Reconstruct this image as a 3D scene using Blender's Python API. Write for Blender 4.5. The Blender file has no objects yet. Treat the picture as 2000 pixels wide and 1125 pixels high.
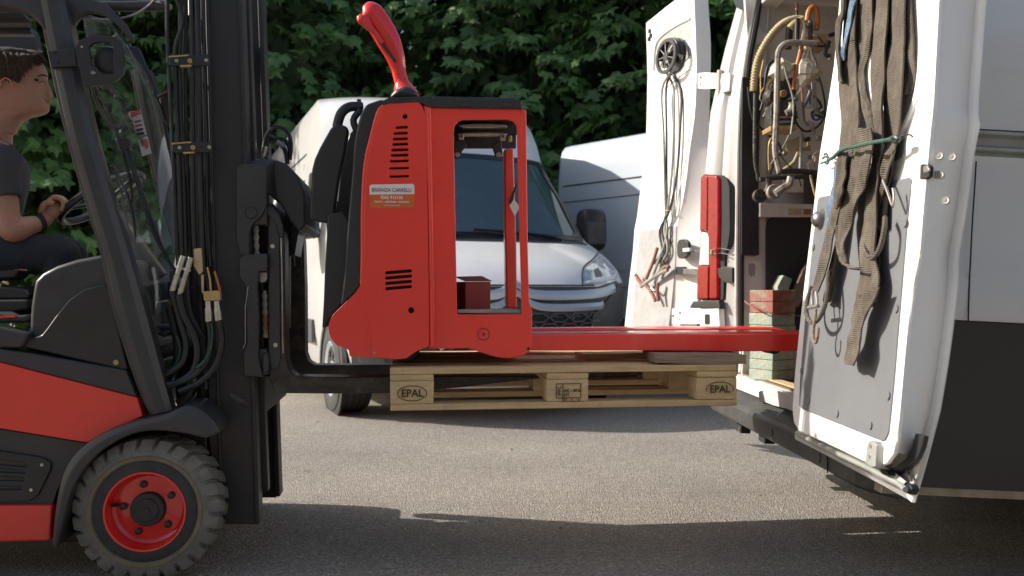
import bpy, bmesh, math, random
from mathutils import Vector, Matrix, noise
random.seed(7)
S = bpy.context.scene
COL = S.collection
R = math.radians

# ---------------------------------------------------------------- camera
cam_data = bpy.data.cameras.new('camera')
cam = bpy.data.objects.new('camera', cam_data)
COL.objects.link(cam)
cam_data.lens = 30.6
cam_data.sensor_width = 36.0
cam_data.clip_start = 0.05
cam_data.clip_end = 900
cam.location = (0, 0, 0.957)
cam.rotation_euler = (R(90.15), 0, 0)
cam_data.dof.use_dof = True
cam_data.dof.focus_distance = 2.9
cam_data.dof.aperture_fstop = 4.0
S.camera = cam

# ---------------------------------------------------------------- sky and sun
SUN_EL, SUN_AZ = 31.0, 10.0        # sun stands to the left, slightly behind the scene
world = bpy.data.worlds.new('World')
S.world = world
world.use_nodes = True
wn = world.node_tree.nodes
wl = world.node_tree.links
bg = wn['Background']
sky = wn.new('ShaderNodeTexSky')
sky.sky_type = 'NISHITA'
sky.sun_disc = False
sky.sun_elevation = R(SUN_EL)
sky.sun_rotation = R(-90 + SUN_AZ)
sky.air_density = 1.2
sky.dust_density = 2.5
wl.new(sky.outputs[0], bg.inputs[0])
bg.inputs[1].default_value = 0.115
sun_data = bpy.data.lights.new('sun', 'SUN')
sun_data.energy = 4.6
sun_data.angle = R(0.55)
sun_data.color = (1.0, 0.945, 0.86)
sun = bpy.data.objects.new('sun', sun_data)
COL.objects.link(sun)
SUNDIR = Vector((math.cos(R(SUN_AZ)) * math.cos(R(SUN_EL)), -math.sin(R(SUN_AZ)) * math.cos(R(SUN_EL)), -math.sin(R(SUN_EL))))
sun.rotation_euler = SUNDIR.to_track_quat('-Z', 'Y').to_euler()
sun.location = (-20, 4, 14)
S.view_settings.view_transform = 'Standard'
S.view_settings.look = 'None'
S.view_settings.gamma = 1.0
S.view_settings.use_curve_mapping = False
S.view_settings.exposure = 0.50
S.cycles.use_denoising = True
S.cycles.max_bounces = 8

# ---------------------------------------------------------------- materials
def mat(name, col, rough=0.5, metal=0.0, var=0.0, vscale=8.0, bump=0.0, bscale=60.0, coat=0.0, spec=0.5,
        col2=None, stretch=None, trans=0.0, rvar=0.0, alpha=1.0, dirt=None, dscale=3.0, dlo=0.5, dhi=0.72):
    m = bpy.data.materials.new(name)
    m.use_nodes = True
    nt = m.node_tree
    N, L = nt.nodes, nt.links
    b = N['Principled BSDF']
    b.inputs['Roughness'].default_value = rough
    b.inputs['Metallic'].default_value = metal
    b.inputs['Coat Weight'].default_value = coat
    b.inputs['Coat Roughness'].default_value = 0.08
    b.inputs['Specular IOR Level'].default_value = spec
    b.inputs['Transmission Weight'].default_value = trans
    b.inputs['Alpha'].default_value = alpha
    b.inputs['Base Color'].default_value = (*col, 1)
    tc = N.new('ShaderNodeTexCoord')
    vec = tc.outputs['Object']
    if stretch:
        mp = N.new('ShaderNodeMapping')
        mp.inputs['Scale'].default_value = stretch
        L.new(vec, mp.inputs['Vector'])
        vec = mp.outputs[0]
    out = None
    if var or col2:
        n = N.new('ShaderNodeTexNoise')
        n.inputs['Scale'].default_value = vscale
        n.inputs['Detail'].default_value = 6
        n.inputs['Roughness'].default_value = 0.62
        L.new(vec, n.inputs['Vector'])
        rp = N.new('ShaderNodeMapRange')
        rp.inputs['From Min'].default_value = 0.3
        rp.inputs['From Max'].default_value = 0.7
        L.new(n.outputs['Fac'], rp.inputs['Value'])
        mx = N.new('ShaderNodeMix')
        mx.data_type = 'RGBA'
        c2 = col2 if col2 else tuple(c * (1 - var) for c in col)
        mx.inputs['A'].default_value = (*c2, 1)
        mx.inputs['B'].default_value = (*[min(1, c * (1 + var * 0.6)) for c in col], 1)
        L.new(rp.outputs[0], mx.inputs['Factor'])
        out = mx.outputs['Result']
        if rvar:
            r2 = N.new('ShaderNodeMapRange')
            r2.inputs['To Min'].default_value = max(0.02, rough - rvar)
            r2.inputs['To Max'].default_value = min(1, rough + rvar)
            L.new(n.outputs['Fac'], r2.inputs['Value'])
            L.new(r2.outputs[0], b.inputs['Roughness'])
    if dirt:
        n2 = N.new('ShaderNodeTexNoise')
        n2.inputs['Scale'].default_value = dscale
        n2.inputs['Detail'].default_value = 9
        n2.inputs['Roughness'].default_value = 0.7
        L.new(tc.outputs['Object'], n2.inputs['Vector'])
        r3 = N.new('ShaderNodeMapRange')
        r3.inputs['From Min'].default_value = dlo
        r3.inputs['From Max'].default_value = dhi
        L.new(n2.outputs['Fac'], r3.inputs['Value'])
        m2 = N.new('ShaderNodeMix')
        m2.data_type = 'RGBA'
        L.new(r3.outputs[0], m2.inputs['Factor'])
        if out is not None:
            L.new(out, m2.inputs['A'])
        else:
            m2.inputs['A'].default_value = (*col, 1)
        m2.inputs['B'].default_value = (*dirt, 1)
        out = m2.outputs['Result']
    if out is not None:
        L.new(out, b.inputs['Base Color'])
    if bump:
        n3 = N.new('ShaderNodeTexNoise')
        n3.inputs['Scale'].default_value = bscale
        n3.inputs['Detail'].default_value = 4
        L.new(vec, n3.inputs['Vector'])
        bp = N.new('ShaderNodeBump')
        bp.inputs['Strength'].default_value = bump
        bp.inputs['Distance'].default_value = 0.01
        L.new(n3.outputs['Fac'], bp.inputs['Height'])
        L.new(bp.outputs[0], b.inputs['Normal'])
    return m

M = {}
M['char'] = mat('charcoal_powder_coat', (0.043, 0.041, 0.042), 0.42, 0, 0.25, 5, 0.06, 260, rvar=0.12, dirt=(0.075, 0.07, 0.065), dscale=4, dlo=0.5, dhi=0.95)
M['mast'] = mat('mast_steel_black', (0.033, 0.031, 0.031), 0.5, 0.1, 0.3, 4, 0.04, 90, rvar=0.15, dirt=(0.05, 0.042, 0.036), dscale=6, dlo=0.52, dhi=0.9)
M['blackplastic'] = mat('black_plastic', (0.026, 0.026, 0.027), 0.38, 0, 0.2, 9, 0.05, 300)
M['rubber'] = mat('hose_rubber', (0.014, 0.014, 0.015), 0.36, 0, 0.3, 30)
M['seal'] = mat('seal_rubber', (0.012, 0.012, 0.012), 0.6)
M['red'] = mat('red_paint', (0.84, 0.040, 0.024), 0.30, 0, 0.07, 2.5, 0.03, 500, coat=0.45, dirt=(0.55, 0.03, 0.025), dscale=9, dlo=0.56, dhi=0.95)
M['redgloss'] = mat('red_gloss', (0.76, 0.022, 0.016), 0.16, 0, 0.05, 6, coat=0.7)
M['reddark'] = mat('red_maroon_card', (0.26, 0.026, 0.022), 0.6, 0, 0.15, 12, 0.06, 120)
M['redlamp'] = mat('red_lamp_lens', (0.26, 0.0005, 0.006), 0.22, 0, 0.35, 34, coat=0.25, spec=0.3)
M['tyre'] = mat('tyre_rubber_dusty', (0.205, 0.195, 0.168), 0.88, 0, 0.3, 14, 0.25, 120, dirt=(0.11, 0.105, 0.09), dscale=22, dlo=0.5, dhi=0.8)
M['tyredark'] = mat('tyre_rubber', (0.045, 0.045, 0.043), 0.72, 0, 0.3, 20, 0.1, 180)
M['tyrebrown'] = mat('tyre_wall_brown', (0.20, 0.16, 0.105), 0.8, 0, 0.25, 16, 0.08, 150)
M['cartyre'] = mat('car_tyre', (0.06, 0.056, 0.05), 0.85, 0, 0.3, 10, 0.1, 90)
M['steel'] = mat('worn_steel', (0.33, 0.31, 0.29), 0.4, 0.85, 0.3, 12, 0.04, 80, rvar=0.15)
M['zinc'] = mat('zinc_fitting', (0.55, 0.52, 0.46), 0.36, 0.75, 0.25, 30)
M['brass'] = mat('yellow_passivated', (0.55, 0.38, 0.16), 0.45, 0.5, 0.3, 40)
M['forkmetal'] = mat('fork_steel', (0.055, 0.048, 0.042), 0.42, 0.5, 0.5, 7, 0.12, 60, stretch=(1, 6, 6), rvar=0.2, dirt=(0.16, 0.12, 0.085), dscale=12, dlo=0.5, dhi=0.75)
M['white'] = mat('white_van_paint', (0.80, 0.79, 0.77), 0.22, 0, 0.04, 2, 0.0, coat=0.4, dirt=(0.62, 0.6, 0.56), dscale=3.5, dlo=0.55, dhi=0.95)
M['whitein'] = mat('white_door_paint', (0.88, 0.865, 0.84), 0.35, 0, 0.02, 3, 0.02, 60, dirt=(0.62, 0.57, 0.50), dscale=5, dlo=0.60, dhi=1.0)
M['vangrey'] = mat('grey_van_side_paint', (0.66, 0.65, 0.64), 0.2, 0, 0.03, 1.5, coat=0.5, dirt=(0.55, 0.53, 0.5), dscale=3.5, dlo=0.55, dhi=0.9)
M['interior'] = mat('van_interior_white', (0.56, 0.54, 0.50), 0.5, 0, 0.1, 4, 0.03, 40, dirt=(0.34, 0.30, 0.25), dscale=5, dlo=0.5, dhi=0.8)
M['greyboard'] = mat('grey_door_board', (0.158, 0.162, 0.170), 0.62, 0, 0.1, 4, 0.05, 400, dirt=(0.20, 0.20, 0.205), dscale=30, dlo=0.55, dhi=0.9)
M['cladding'] = mat('dark_lower_paint', (0.012, 0.012, 0.014), 0.3, 0, 0.15, 2, coat=0.2)
M['bumperplastic'] = mat('dark_bumper_plastic', (0.055, 0.053, 0.051), 0.52, 0, 0.2, 8, 0.06, 220, dirt=(0.11, 0.1, 0.09), dscale=8, dlo=0.5, dhi=0.85)
M['ducatobumper'] = mat('grey_front_bumper', (0.11, 0.112, 0.115), 0.42, 0, 0.08, 5, 0.02, 200)
M['glassdark'] = mat('windscreen_glass', (0.035, 0.06, 0.072), 0.08, 0, 0.4, 1.2, coat=0.5, spec=0.6)
M['wood'] = mat('pallet_wood', (0.66, 0.485, 0.27), 0.8, 0, 0, 5, 0.3, 26, col2=(0.47, 0.325, 0.165), stretch=(1.2, 9, 14), dirt=(0.26, 0.19, 0.125), dscale=8, dlo=0.54, dhi=0.85)
M['woodend'] = mat('pallet_block_wood', (0.66, 0.49, 0.28), 0.8, 0, 0, 10, 0.3, 40, col2=(0.50, 0.35, 0.19), stretch=(2, 6, 7))
M['woodgrey'] = mat('old_grey_board', (0.36, 0.265, 0.19), 0.85, 0, 0, 5, 0.5, 22, col2=(0.18, 0.125, 0.085), stretch=(1.2, 8, 12))
M['brand'] = mat('burnt_brand', (0.085, 0.045, 0.022), 0.9, 0, 0.4, 120)
M['strap'] = None
M['blue'] = mat('blue_webbing', (0.13, 0.20, 0.30), 0.75, 0, 0.5, 90, 0.4, 300)
M['green'] = mat('green_cord', (0.04, 0.10, 0.075), 0.7, 0, 0.3, 80, 0.3, 300)
M['orange'] = mat('orange_hose', (0.50, 0.16, 0.04), 0.5, 0, 0.2, 20)
M['cream'] = mat('cream_hose', (0.42, 0.35, 0.20), 0.6, 0, 0.2, 20)
M['bag'] = mat('clear_bag_plastic', (0.62, 0.58, 0.46), 0.35, 0, 0.15, 30, 0.25, 50)
M['blockgreen'] = mat('green_worn_block', (0.36, 0.42, 0.35), 0.75, 0, 0, 14, 0.4, 60, col2=(0.20, 0.27, 0.20), dirt=(0.42, 0.22, 0.10), dscale=16, dlo=0.55, dhi=0.72)
M['blockred'] = mat('red_worn_block', (0.36, 0.12, 0.09), 0.75, 0, 0, 12, 0.4, 60, col2=(0.22, 0.08, 0.06), dirt=(0.22, 0.26, 0.20), dscale=13, dlo=0.5, dhi=0.66)
M['skin'] = mat('skin', (0.44, 0.235, 0.165), 0.55, 0, 0.14, 9, 0.04, 500, dirt=(0.50, 0.19, 0.13), dscale=26, dlo=0.5, dhi=0.8)
M['skin'].node_tree.nodes['Principled BSDF'].inputs['Subsurface Weight'].default_value = 0.15
M['skin'].node_tree.nodes['Principled BSDF'].inputs['Subsurface Scale'].default_value = 0.012
M['lip'] = mat('lip', (0.44, 0.17, 0.13), 0.45)
M['hair'] = mat('hair', (0.075, 0.044, 0.027), 0.85, 0, 0.5, 22, 0.8, 60, stretch=(3, 14, 14))
M['shirt'] = mat('charcoal_shirt', (0.065, 0.060, 0.068), 0.9, 0, 0.15, 10, 0.35, 14)
M['trousers'] = mat('navy_trousers', (0.022, 0.025, 0.038), 0.9, 0, 0.2, 10, 0.4, 16)
M['eye'] = mat('eye', (0.05, 0.03, 0.02), 0.2)
M['orangelabel'] = mat('orange_label', (0.62, 0.13, 0.02), 0.4)
M['whitelabel'] = mat('white_label', (0.74, 0.72, 0.70), 0.4)
M['inkmaroon'] = mat('ink_maroon', (0.24, 0.035, 0.04), 0.5)
M['inkwhite'] = mat('ink_white', (0.80, 0.74, 0.68), 0.5)
M['lensglass'] = mat('headlight_lens', (0.55, 0.60, 0.64), 0.12, 0.3, 0.45, 16, coat=0.9)
M['chrome'] = mat('satin_trim', (0.50, 0.54, 0.60), 0.34, 0.35, 0.05, 4)
M['gapdark'] = mat('panel_gap', (0.02, 0.02, 0.022), 0.8)
M['bluesign'] = mat('blue_sign', (0.02, 0.09, 0.28), 0.5)
M['trimgrey'] = mat('rail_grey', (0.36, 0.37, 0.34), 0.4, 0.1, 0.2, 12)
M['bark'] = mat('bark', (0.085, 0.066, 0.048), 0.9, 0, 0.4, 14, 0.8, 18, stretch=(1, 1, 0.25))
M['sticker'] = mat('glass_sticker', (0.55, 0.52, 0.48), 0.5)
M['stickerred'] = mat('glass_sticker_red', (0.55, 0.05, 0.06), 0.5)

def strap_mat():
    m = mat('brown_webbing', (0.100, 0.080, 0.060), 0.88, 0, 0.3, 7, 0, dirt=(0.19, 0.16, 0.12), dscale=11, dlo=0.45, dhi=0.8)
    nt = m.node_tree
    N, L = nt.nodes, nt.links
    b = N['Principled BSDF']
    tc = N.new('ShaderNodeTexCoord')
    w = N.new('ShaderNodeTexWave')
    w.bands_direction = 'Z'
    w.inputs['Scale'].default_value = 60
    w.inputs['Distortion'].default_value = 1.2
    w.inputs['Detail'].default_value = 2
    w.inputs['Detail Scale'].default_value = 4
    L.new(tc.outputs['Object'], w.inputs['Vector'])
    w2 = N.new('ShaderNodeTexWave')
    w2.bands_direction = 'X'
    w2.inputs['Scale'].default_value = 14
    L.new(tc.outputs['Object'], w2.inputs['Vector'])
    ad = N.new('ShaderNodeMath')
    ad.operation = 'ADD'
    L.new(w.outputs['Fac'], ad.inputs[0])
    L.new(w2.outputs['Fac'], ad.inputs[1])
    bp = N.new('ShaderNodeBump')
    bp.inputs['Strength'].default_value = 0.55
    bp.inputs['Distance'].default_value = 0.004
    L.new(ad.outputs[0], bp.inputs['Height'])
    L.new(bp.outputs[0], b.inputs['Normal'])
    return m
M['strap'] = strap_mat()

def clear_glass(name, tint=(0.86, 0.9, 0.88), fac=0.16):
    m = bpy.data.materials.new(name)
    m.use_nodes = True
    N, L = m.node_tree.nodes, m.node_tree.links
    N.remove(N['Principled BSDF'])
    tr = N.new('ShaderNodeBsdfTransparent')
    tr.inputs[0].default_value = (*tint, 1)
    gl = N.new('ShaderNodeBsdfGlossy')
    gl.inputs['Roughness'].default_value = 0.03
    fr = N.new('ShaderNodeFresnel')
    fr.inputs[0].default_value = 1.5
    df = N.new('ShaderNodeBsdfDiffuse')  # pale diffuse patches painted over the pane as haze and reflection
    df.inputs[0].default_value = (0.42, 0.40, 0.36, 1)
    m1 = N.new('ShaderNodeMixShader')
    L.new(fr.outputs[0], m1.inputs[0])
    L.new(tr.outputs[0], m1.inputs[1])
    L.new(gl.outputs[0], m1.inputs[2])
    nz = N.new('ShaderNodeTexNoise')
    nz.inputs['Scale'].default_value = 3.0
    nz.inputs['Detail'].default_value = 6
    mr = N.new('ShaderNodeMapRange')
    mr.inputs['From Min'].default_value = 0.35
    mr.inputs['From Max'].default_value = 0.8
    mr.inputs['To Max'].default_value = fac
    L.new(nz.outputs['Fac'], mr.inputs['Value'])
    m2 = N.new('ShaderNodeMixShader')
    L.new(mr.outputs[0], m2.inputs[0])
    L.new(m1.outputs[0], m2.inputs[1])
    L.new(df.outputs[0], m2.inputs[2])
    L.new(m2.outputs[0], N['Material Output'].inputs[0])
    return m
M['glass'] = clear_glass('cab_glass', fac=0.5)

def asphalt_mat():
    m = bpy.data.materials.new('asphalt')
    m.use_nodes = True
    N, L = m.node_tree.nodes, m.node_tree.links
    b = N['Principled BSDF']
    b.inputs['Roughness'].default_value = 0.85
    b.inputs['Specular IOR Level'].default_value = 0.35
    tc = N.new('ShaderNodeTexCoord')
    v = N.new('ShaderNodeTexVoronoi')
    v.inputs['Scale'].default_value = 135
    L.new(tc.outputs['Object'], v.inputs['Vector'])
    n1 = N.new('ShaderNodeTexNoise')
    n1.inputs['Scale'].default_value = 320
    n1.inputs['Detail'].default_value = 3
    n2 = N.new('ShaderNodeTexNoise')
    n2.inputs['Scale'].default_value = 0.9
    n2.inputs['Detail'].default_value = 7
    L.new(tc.outputs['Object'], n1.inputs['Vector'])
    L.new(tc.outputs['Object'], n2.inputs['Vector'])
    cr = N.new('ShaderNodeValToRGB')
    e = cr.color_ramp.elements
    e[0].position = 0.0; e[0].color = (0.058, 0.053, 0.049, 1)
    e[1].position = 1.0; e[1].color = (0.62, 0.56, 0.49, 1)
    x = cr.color_ramp.elements.new(0.42); x.color = (0.222, 0.200, 0.175, 1)
    x = cr.color_ramp.elements.new(0.8); x.color = (0.335, 0.303, 0.265, 1)
    sep = N.new('ShaderNodeSeparateColor')
    L.new(v.outputs['Color'], sep.inputs[0])
    mm = N.new('ShaderNodeMath'); mm.operation = 'MULTIPLY_ADD'
    L.new(n1.outputs['Fac'], mm.inputs[0]); mm.inputs[1].default_value = 0.7
    ms = N.new('ShaderNodeMath'); ms.operation = 'MULTIPLY'; ms.inputs[1].default_value = 0.55
    L.new(sep.outputs[0], ms.inputs[0])
    L.new(ms.outputs[0], mm.inputs[2])
    L.new(mm.outputs[0], cr.inputs[0])
    mr = N.new('ShaderNodeMapRange')
    mr.inputs['From Min'].default_value = 0.3; mr.inputs['From Max'].default_value = 0.7
    mr.inputs['To Min'].default_value = 0.84; mr.inputs['To Max'].default_value = 1.12
    L.new(n2.outputs['Fac'], mr.inputs['Value'])
    vm = N.new('ShaderNodeVectorMath'); vm.operation = 'SCALE'
    L.new(cr.outputs[0], vm.inputs[0]); L.new(mr.outputs[0], vm.inputs['Scale'])
    # darker patches, faint drips and a few worn streaks
    n5 = N.new('ShaderNodeTexNoise'); n5.inputs['Scale'].default_value = 2.6; n5.inputs['Detail'].default_value = 8; n5.inputs['Roughness'].default_value = 0.72
    L.new(tc.outputs['Object'], n5.inputs['Vector'])
    r5 = N.new('ShaderNodeMapRange'); r5.inputs['From Min'].default_value = 0.58; r5.inputs['From Max'].default_value = 0.72; r5.inputs['To Max'].default_value = 0.22
    L.new(n5.outputs['Fac'], r5.inputs['Value'])
    mp5 = N.new('ShaderNodeMapping'); mp5.inputs['Scale'].default_value = (0.5, 6, 1); mp5.inputs['Rotation'].default_value = (0, 0, 0.12)
    L.new(tc.outputs['Object'], mp5.inputs['Vector'])
    n6 = N.new('ShaderNodeTexNoise'); n6.inputs['Scale'].default_value = 1.4; n6.inputs['Detail'].default_value = 5
    L.new(mp5.outputs[0], n6.inputs['Vector'])
    r6 = N.new('ShaderNodeMapRange'); r6.inputs['From Min'].default_value = 0.55; r6.inputs['From Max'].default_value = 0.75; r6.inputs['To Max'].default_value = 0.12
    L.new(n6.outputs['Fac'], r6.inputs['Value'])
    a5 = N.new('ShaderNodeMath'); a5.operation = 'ADD'; L.new(r5.outputs[0], a5.inputs[0]); L.new(r6.outputs[0], a5.inputs[1])
    m5 = N.new('ShaderNodeMix'); m5.data_type = 'RGBA'; m5.inputs['B'].default_value = (0.055, 0.050, 0.045, 1)
    L.new(a5.outputs[0], m5.inputs['Factor']); L.new(vm.outputs[0], m5.inputs['A'])
    L.new(m5.outputs['Result'], b.inputs['Base Color'])
    bp = N.new('ShaderNodeBump')
    bp.inputs['Strength'].default_value = 0.9; bp.inputs['Distance'].default_value = 0.006
    L.new(v.outputs['Distance'], bp.inputs['Height'])
    L.new(bp.outputs[0], b.inputs['Normal'])
    return m
M['asphalt'] = asphalt_mat()

def leaf_mat(name, c1, c2):
    m = bpy.data.materials.new(name)
    m.use_nodes = True
    N, L = m.node_tree.nodes, m.node_tree.links
    N.remove(N['Principled BSDF'])
    geo = N.new('ShaderNodeNewGeometry')
    mx = N.new('ShaderNodeMix'); mx.data_type = 'RGBA'
    mx.inputs['A'].default_value = (*c1, 1); mx.inputs['B'].default_value = (*c2, 1)
    L.new(geo.outputs['Random Per Island'], mx.inputs['Factor'])
    d = N.new('ShaderNodeBsdfPrincipled')
    d.inputs['Roughness'].default_value = 0.5
    d.inputs['Specular IOR Level'].default_value = 0.35
    L.new(mx.outputs['Result'], d.inputs['Base Color'])
    t = N.new('ShaderNodeBsdfTranslucent')
    mu = N.new('ShaderNodeMix'); mu.data_type = 'RGBA'; mu.blend_type = 'MULTIPLY'
    mu.inputs['Factor'].default_value = 1
    mu.inputs['B'].default_value = (1.5, 1.9, 0.6, 1)
    L.new(mx.outputs['Result'], mu.inputs['A'])
    L.new(mu.outputs['Result'], t.inputs[0])
    ms = N.new('ShaderNodeMixShader'); ms.inputs[0].default_value = 0.3
    L.new(d.outputs[0], ms.inputs[1]); L.new(t.outputs[0], ms.inputs[2])
    L.new(ms.outputs[0], N['Material Output'].inputs[0])
    return m
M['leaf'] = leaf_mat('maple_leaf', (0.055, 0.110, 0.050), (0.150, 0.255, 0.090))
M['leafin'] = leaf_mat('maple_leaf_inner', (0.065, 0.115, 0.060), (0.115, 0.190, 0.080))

M['leaflight'] = leaf_mat('maple_leaf_lit', (0.080, 0.150, 0.065), (0.190, 0.310, 0.115))  # paler copy of the leaf colour, sunlit highlights painted in
# ---------------------------------------------------------------- helpers
FPX, CX, HY, EYE = 1700.0, 1000.0, 567.0, Vector((0, 0, 0.957))

class Fr:
    """A thing's own coordinate frame; hit() measures where a sight line meets one of its planes."""
    def __init__(s, o, ex, ez=(0, 0, 1)):
        s.o = Vector(o)
        s.ex = Vector(ex).normalized()
        ez = Vector(ez)
        s.ez = (ez - ez.dot(s.ex) * s.ex).normalized()
        s.ey = s.ez.cross(s.ex)
        s.M = Matrix(((s.ex.x, s.ey.x, s.ez.x, s.o.x), (s.ex.y, s.ey.y, s.ez.y, s.o.y), (s.ex.z, s.ey.z, s.ez.z, s.o.z), (0, 0, 0, 1)))
        s.I = s.M.inverted()
    def hit(s, px, py, ax, val):
        d = Vector(((px - CX) / FPX, 1, -(py - HY) / FPX))
        ld = s.I.to_3x3() @ d
        lo = s.I @ EYE
        t = (val - lo[ax]) / ld[ax]
        return lo + ld * t
    def q(s, pts, ax, val):
        return [s.hit(p[0], p[1], ax, val) for p in pts]
    def loc(s, w):
        return s.I @ Vector(w)

def yawf(o, deg, pitch=0.0):
    a, p = R(deg), R(pitch)
    return Fr(o, (math.cos(a) * math.cos(p), math.sin(a) * math.cos(p), math.sin(p)))

def thing(name, label, cat, fr, group=None):
    o = bpy.data.objects.new(name, None)
    o.empty_display_size = 0.1
    COL.objects.link(o)
    o.matrix_world = fr.M if isinstance(fr, Fr) else Matrix.Translation(fr)
    o['label'] = label
    o['category'] = cat
    if group:
        o['group'] = group
    return o

def tag(o, label=None, cat=None, group=None, kind=None):
    if label: o['label'] = label
    if cat: o['category'] = cat
    if group: o['group'] = group
    if kind: o['kind'] = kind
    return o

def part(name, bm, m, parent=None, bev=0.0, seg=2, ang=35, smooth=True, label=None, kind=None, mw=None):
    me = bpy.data.meshes.new(name)
    bmesh.ops.recalc_face_normals(bm, faces=bm.faces)
    for f in bm.faces:
        f.smooth = smooth
    bm.to_mesh(me)
    bm.free()
    if smooth:
        me.set_sharp_from_angle(angle=R(ang))
    for mm in (m if isinstance(m, (list, tuple)) else [m]):
        me.materials.append(mm)
    o = bpy.data.objects.new(name, me)
    COL.objects.link(o)
    if parent is not None:
        o.parent = parent
    if mw is not None:
        o.matrix_world = mw
    if bev:
        b = o.modifiers.new('bevel', 'BEVEL')
        b.width = bev
        b.segments = seg
        b.limit_method = 'ANGLE'
        b.angle_limit = R(ang)
        b.harden_normals = False
        w = o.modifiers.new('wn', 'WEIGHTED_NORMAL')
        w.weight = 80
        for e in me.edges:
            e.use_edge_sharp = False
    if label: o['label'] = label
    if kind: o['kind'] = kind
    return o

def dupe(o, parent, mw=None, name=None):
    c = o.copy()
    COL.objects.link(c)
    c.parent = parent
    if name: c.name = name
    return c

def BM():
    return bmesh.new()

def rnd(poly, r, n=4):
    """Round the corners of a polygon given as Vectors; r is one radius or one per corner."""
    out = []
    m = len(poly)
    for i in range(m):
        p, a, b = poly[i], poly[i - 1], poly[(i + 1) % m]
        ri = r[i] if isinstance(r, (list, tuple)) else r
        if ri <= 0:
            out.append(p.copy()); continue
        u, v = (a - p), (b - p)
        d = min(ri, u.length * 0.45, v.length * 0.45)
        A, B = p + u.normalized() * d, p + v.normalized() * d
        for k in range(n + 1):
            t = k / n
            out.append(A * (1 - t) ** 2 + p * 2 * t * (1 - t) + B * t * t)
    return out

def plate(bm, outer, holes, ext):
    """A flat polygon with holes, pushed along ext into a solid."""
    ext = Vector(ext)
    eds = []
    for loop in [outer] + list(holes):
        vs = [bm.verts.new(p) for p in loop]
        for i in range(len(vs)):
            eds.append(bm.edges.new((vs[i], vs[(i + 1) % len(vs)])))
    if holes:
        g = bmesh.ops.triangle_fill(bm, use_beauty=True, use_dissolve=False, edges=eds)
        fs = [f for f in g['geom'] if isinstance(f, bmesh.types.BMFace)]
    else:
        fs = [bm.faces.new([e.verts[0] if i == 0 else None for i, e in enumerate(eds)])] if False else [bm.faces.new(vs)]
    bmesh.ops.recalc_face_normals(bm, faces=fs)
    r = bmesh.ops.extrude_face_region(bm, geom=fs)
    nv = [v for v in r['geom'] if isinstance(v, bmesh.types.BMVert)]
    bmesh.ops.translate(bm, vec=ext, verts=nv)
    return bm

def box(bm, lo, hi, rot=None, c=None):
    lo, hi = Vector(lo), Vector(hi)
    mid = (lo + hi) / 2
    s = hi - lo
    g = bmesh.ops.create_cube(bm, size=1.0)
    for v in g['verts']:
        p = Vector((v.co.x * s.x, v.co.y * s.y, v.co.z * s.z))
        if rot is not None:
            p = rot @ p
        v.co = p + mid
    return bm

def catmull(pts, sub):
    P = [Vector(p) for p in pts]
    if len(P) < 3 or sub <= 1:
        return P
    out = []
    for i in range(len(P) - 1):
        p0 = P[max(i - 1, 0)]; p1 = P[i]; p2 = P[i + 1]; p3 = P[min(i + 2, len(P) - 1)]
        for k in range(sub):
            t = k / sub
            out.append(0.5 * ((2 * p1) + (p2 - p0) * t + (2 * p0 - 5 * p1 + 4 * p2 - p3) * t * t + (3 * p1 - p0 - 3 * p2 + p3) * t ** 3))
    out.append(P[-1])
    return out

def tube(bm, pts, r, n=8, sub=4, cap=True, closed=False, flat=None):
    rs = r if isinstance(r, (list, tuple)) else None
    if rs and sub > 1 and len(pts) > 2:
        P4 = catmull([Vector((*p, 0)) if False else Vector(p) for p in pts], sub)
        rr = []
        for i in range(len(pts) - 1):
            for k in range(sub):
                t = k / sub
                rr.append(rs[i] * (1 - t) + rs[i + 1] * t)
        rr.append(rs[-1])
        P = P4
    else:
        P = catmull(pts, sub) if not closed else [Vector(p) for p in pts]
        rr = list(rs) if rs else [r] * len(P)
        if len(rr) != len(P): rr = [rr[0]] * len(P)
    m = len(P)
    T = []
    for i in range(m):
        if closed:
            d = P[(i + 1) % m] - P[i - 1]
        else:
            d = P[min(i + 1, m - 1)] - P[max(i - 1, 0)]
        T.append(d.normalized() if d.length > 1e-9 else Vector((0, 0, 1)))
    up = Vector((0, 0, 1)) if abs(T[0].z) < 0.9 else Vector((1, 0, 0))
    nrm = T[0].cross(up).normalized()
    rings = []
    for i in range(m):
        nrm = (nrm - nrm.dot(T[i]) * T[i])
        nrm = nrm.normalized() if nrm.length > 1e-9 else T[i].orthogonal().normalized()
        bn = T[i].cross(nrm)
        ring = []
        for k in range(n):
            a = 2 * math.pi * k / n
            ring.append(bm.verts.new(P[i] + (nrm * math.cos(a) + bn * math.sin(a)) * rr[i]))
        rings.append(ring)
    cnt = m if closed else m - 1
    for i in range(cnt):
        A, B = rings[i], rings[(i + 1) % m]
        for k in range(n):
            bm.faces.new((A[k], A[(k + 1) % n], B[(k + 1) % n], B[k]))
    if cap and not closed:
        bm.faces.new(rings[0][::-1]); bm.faces.new(rings[-1])
    return bm

def loft(bm, rings, cap=True, closed=True):
    V = [[bm.verts.new(p) for p in r] for r in rings]
    n = len(V[0])
    for i in range(len(V) - 1):
        for k in range(n if closed else n - 1):
            bm.faces.new((V[i][k], V[i][(k + 1) % n], V[i + 1][(k + 1) % n], V[i + 1][k]))
    if cap and closed:
        bm.faces.new(V[0][::-1]); bm.faces.new(V[-1])
    return bm

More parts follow.
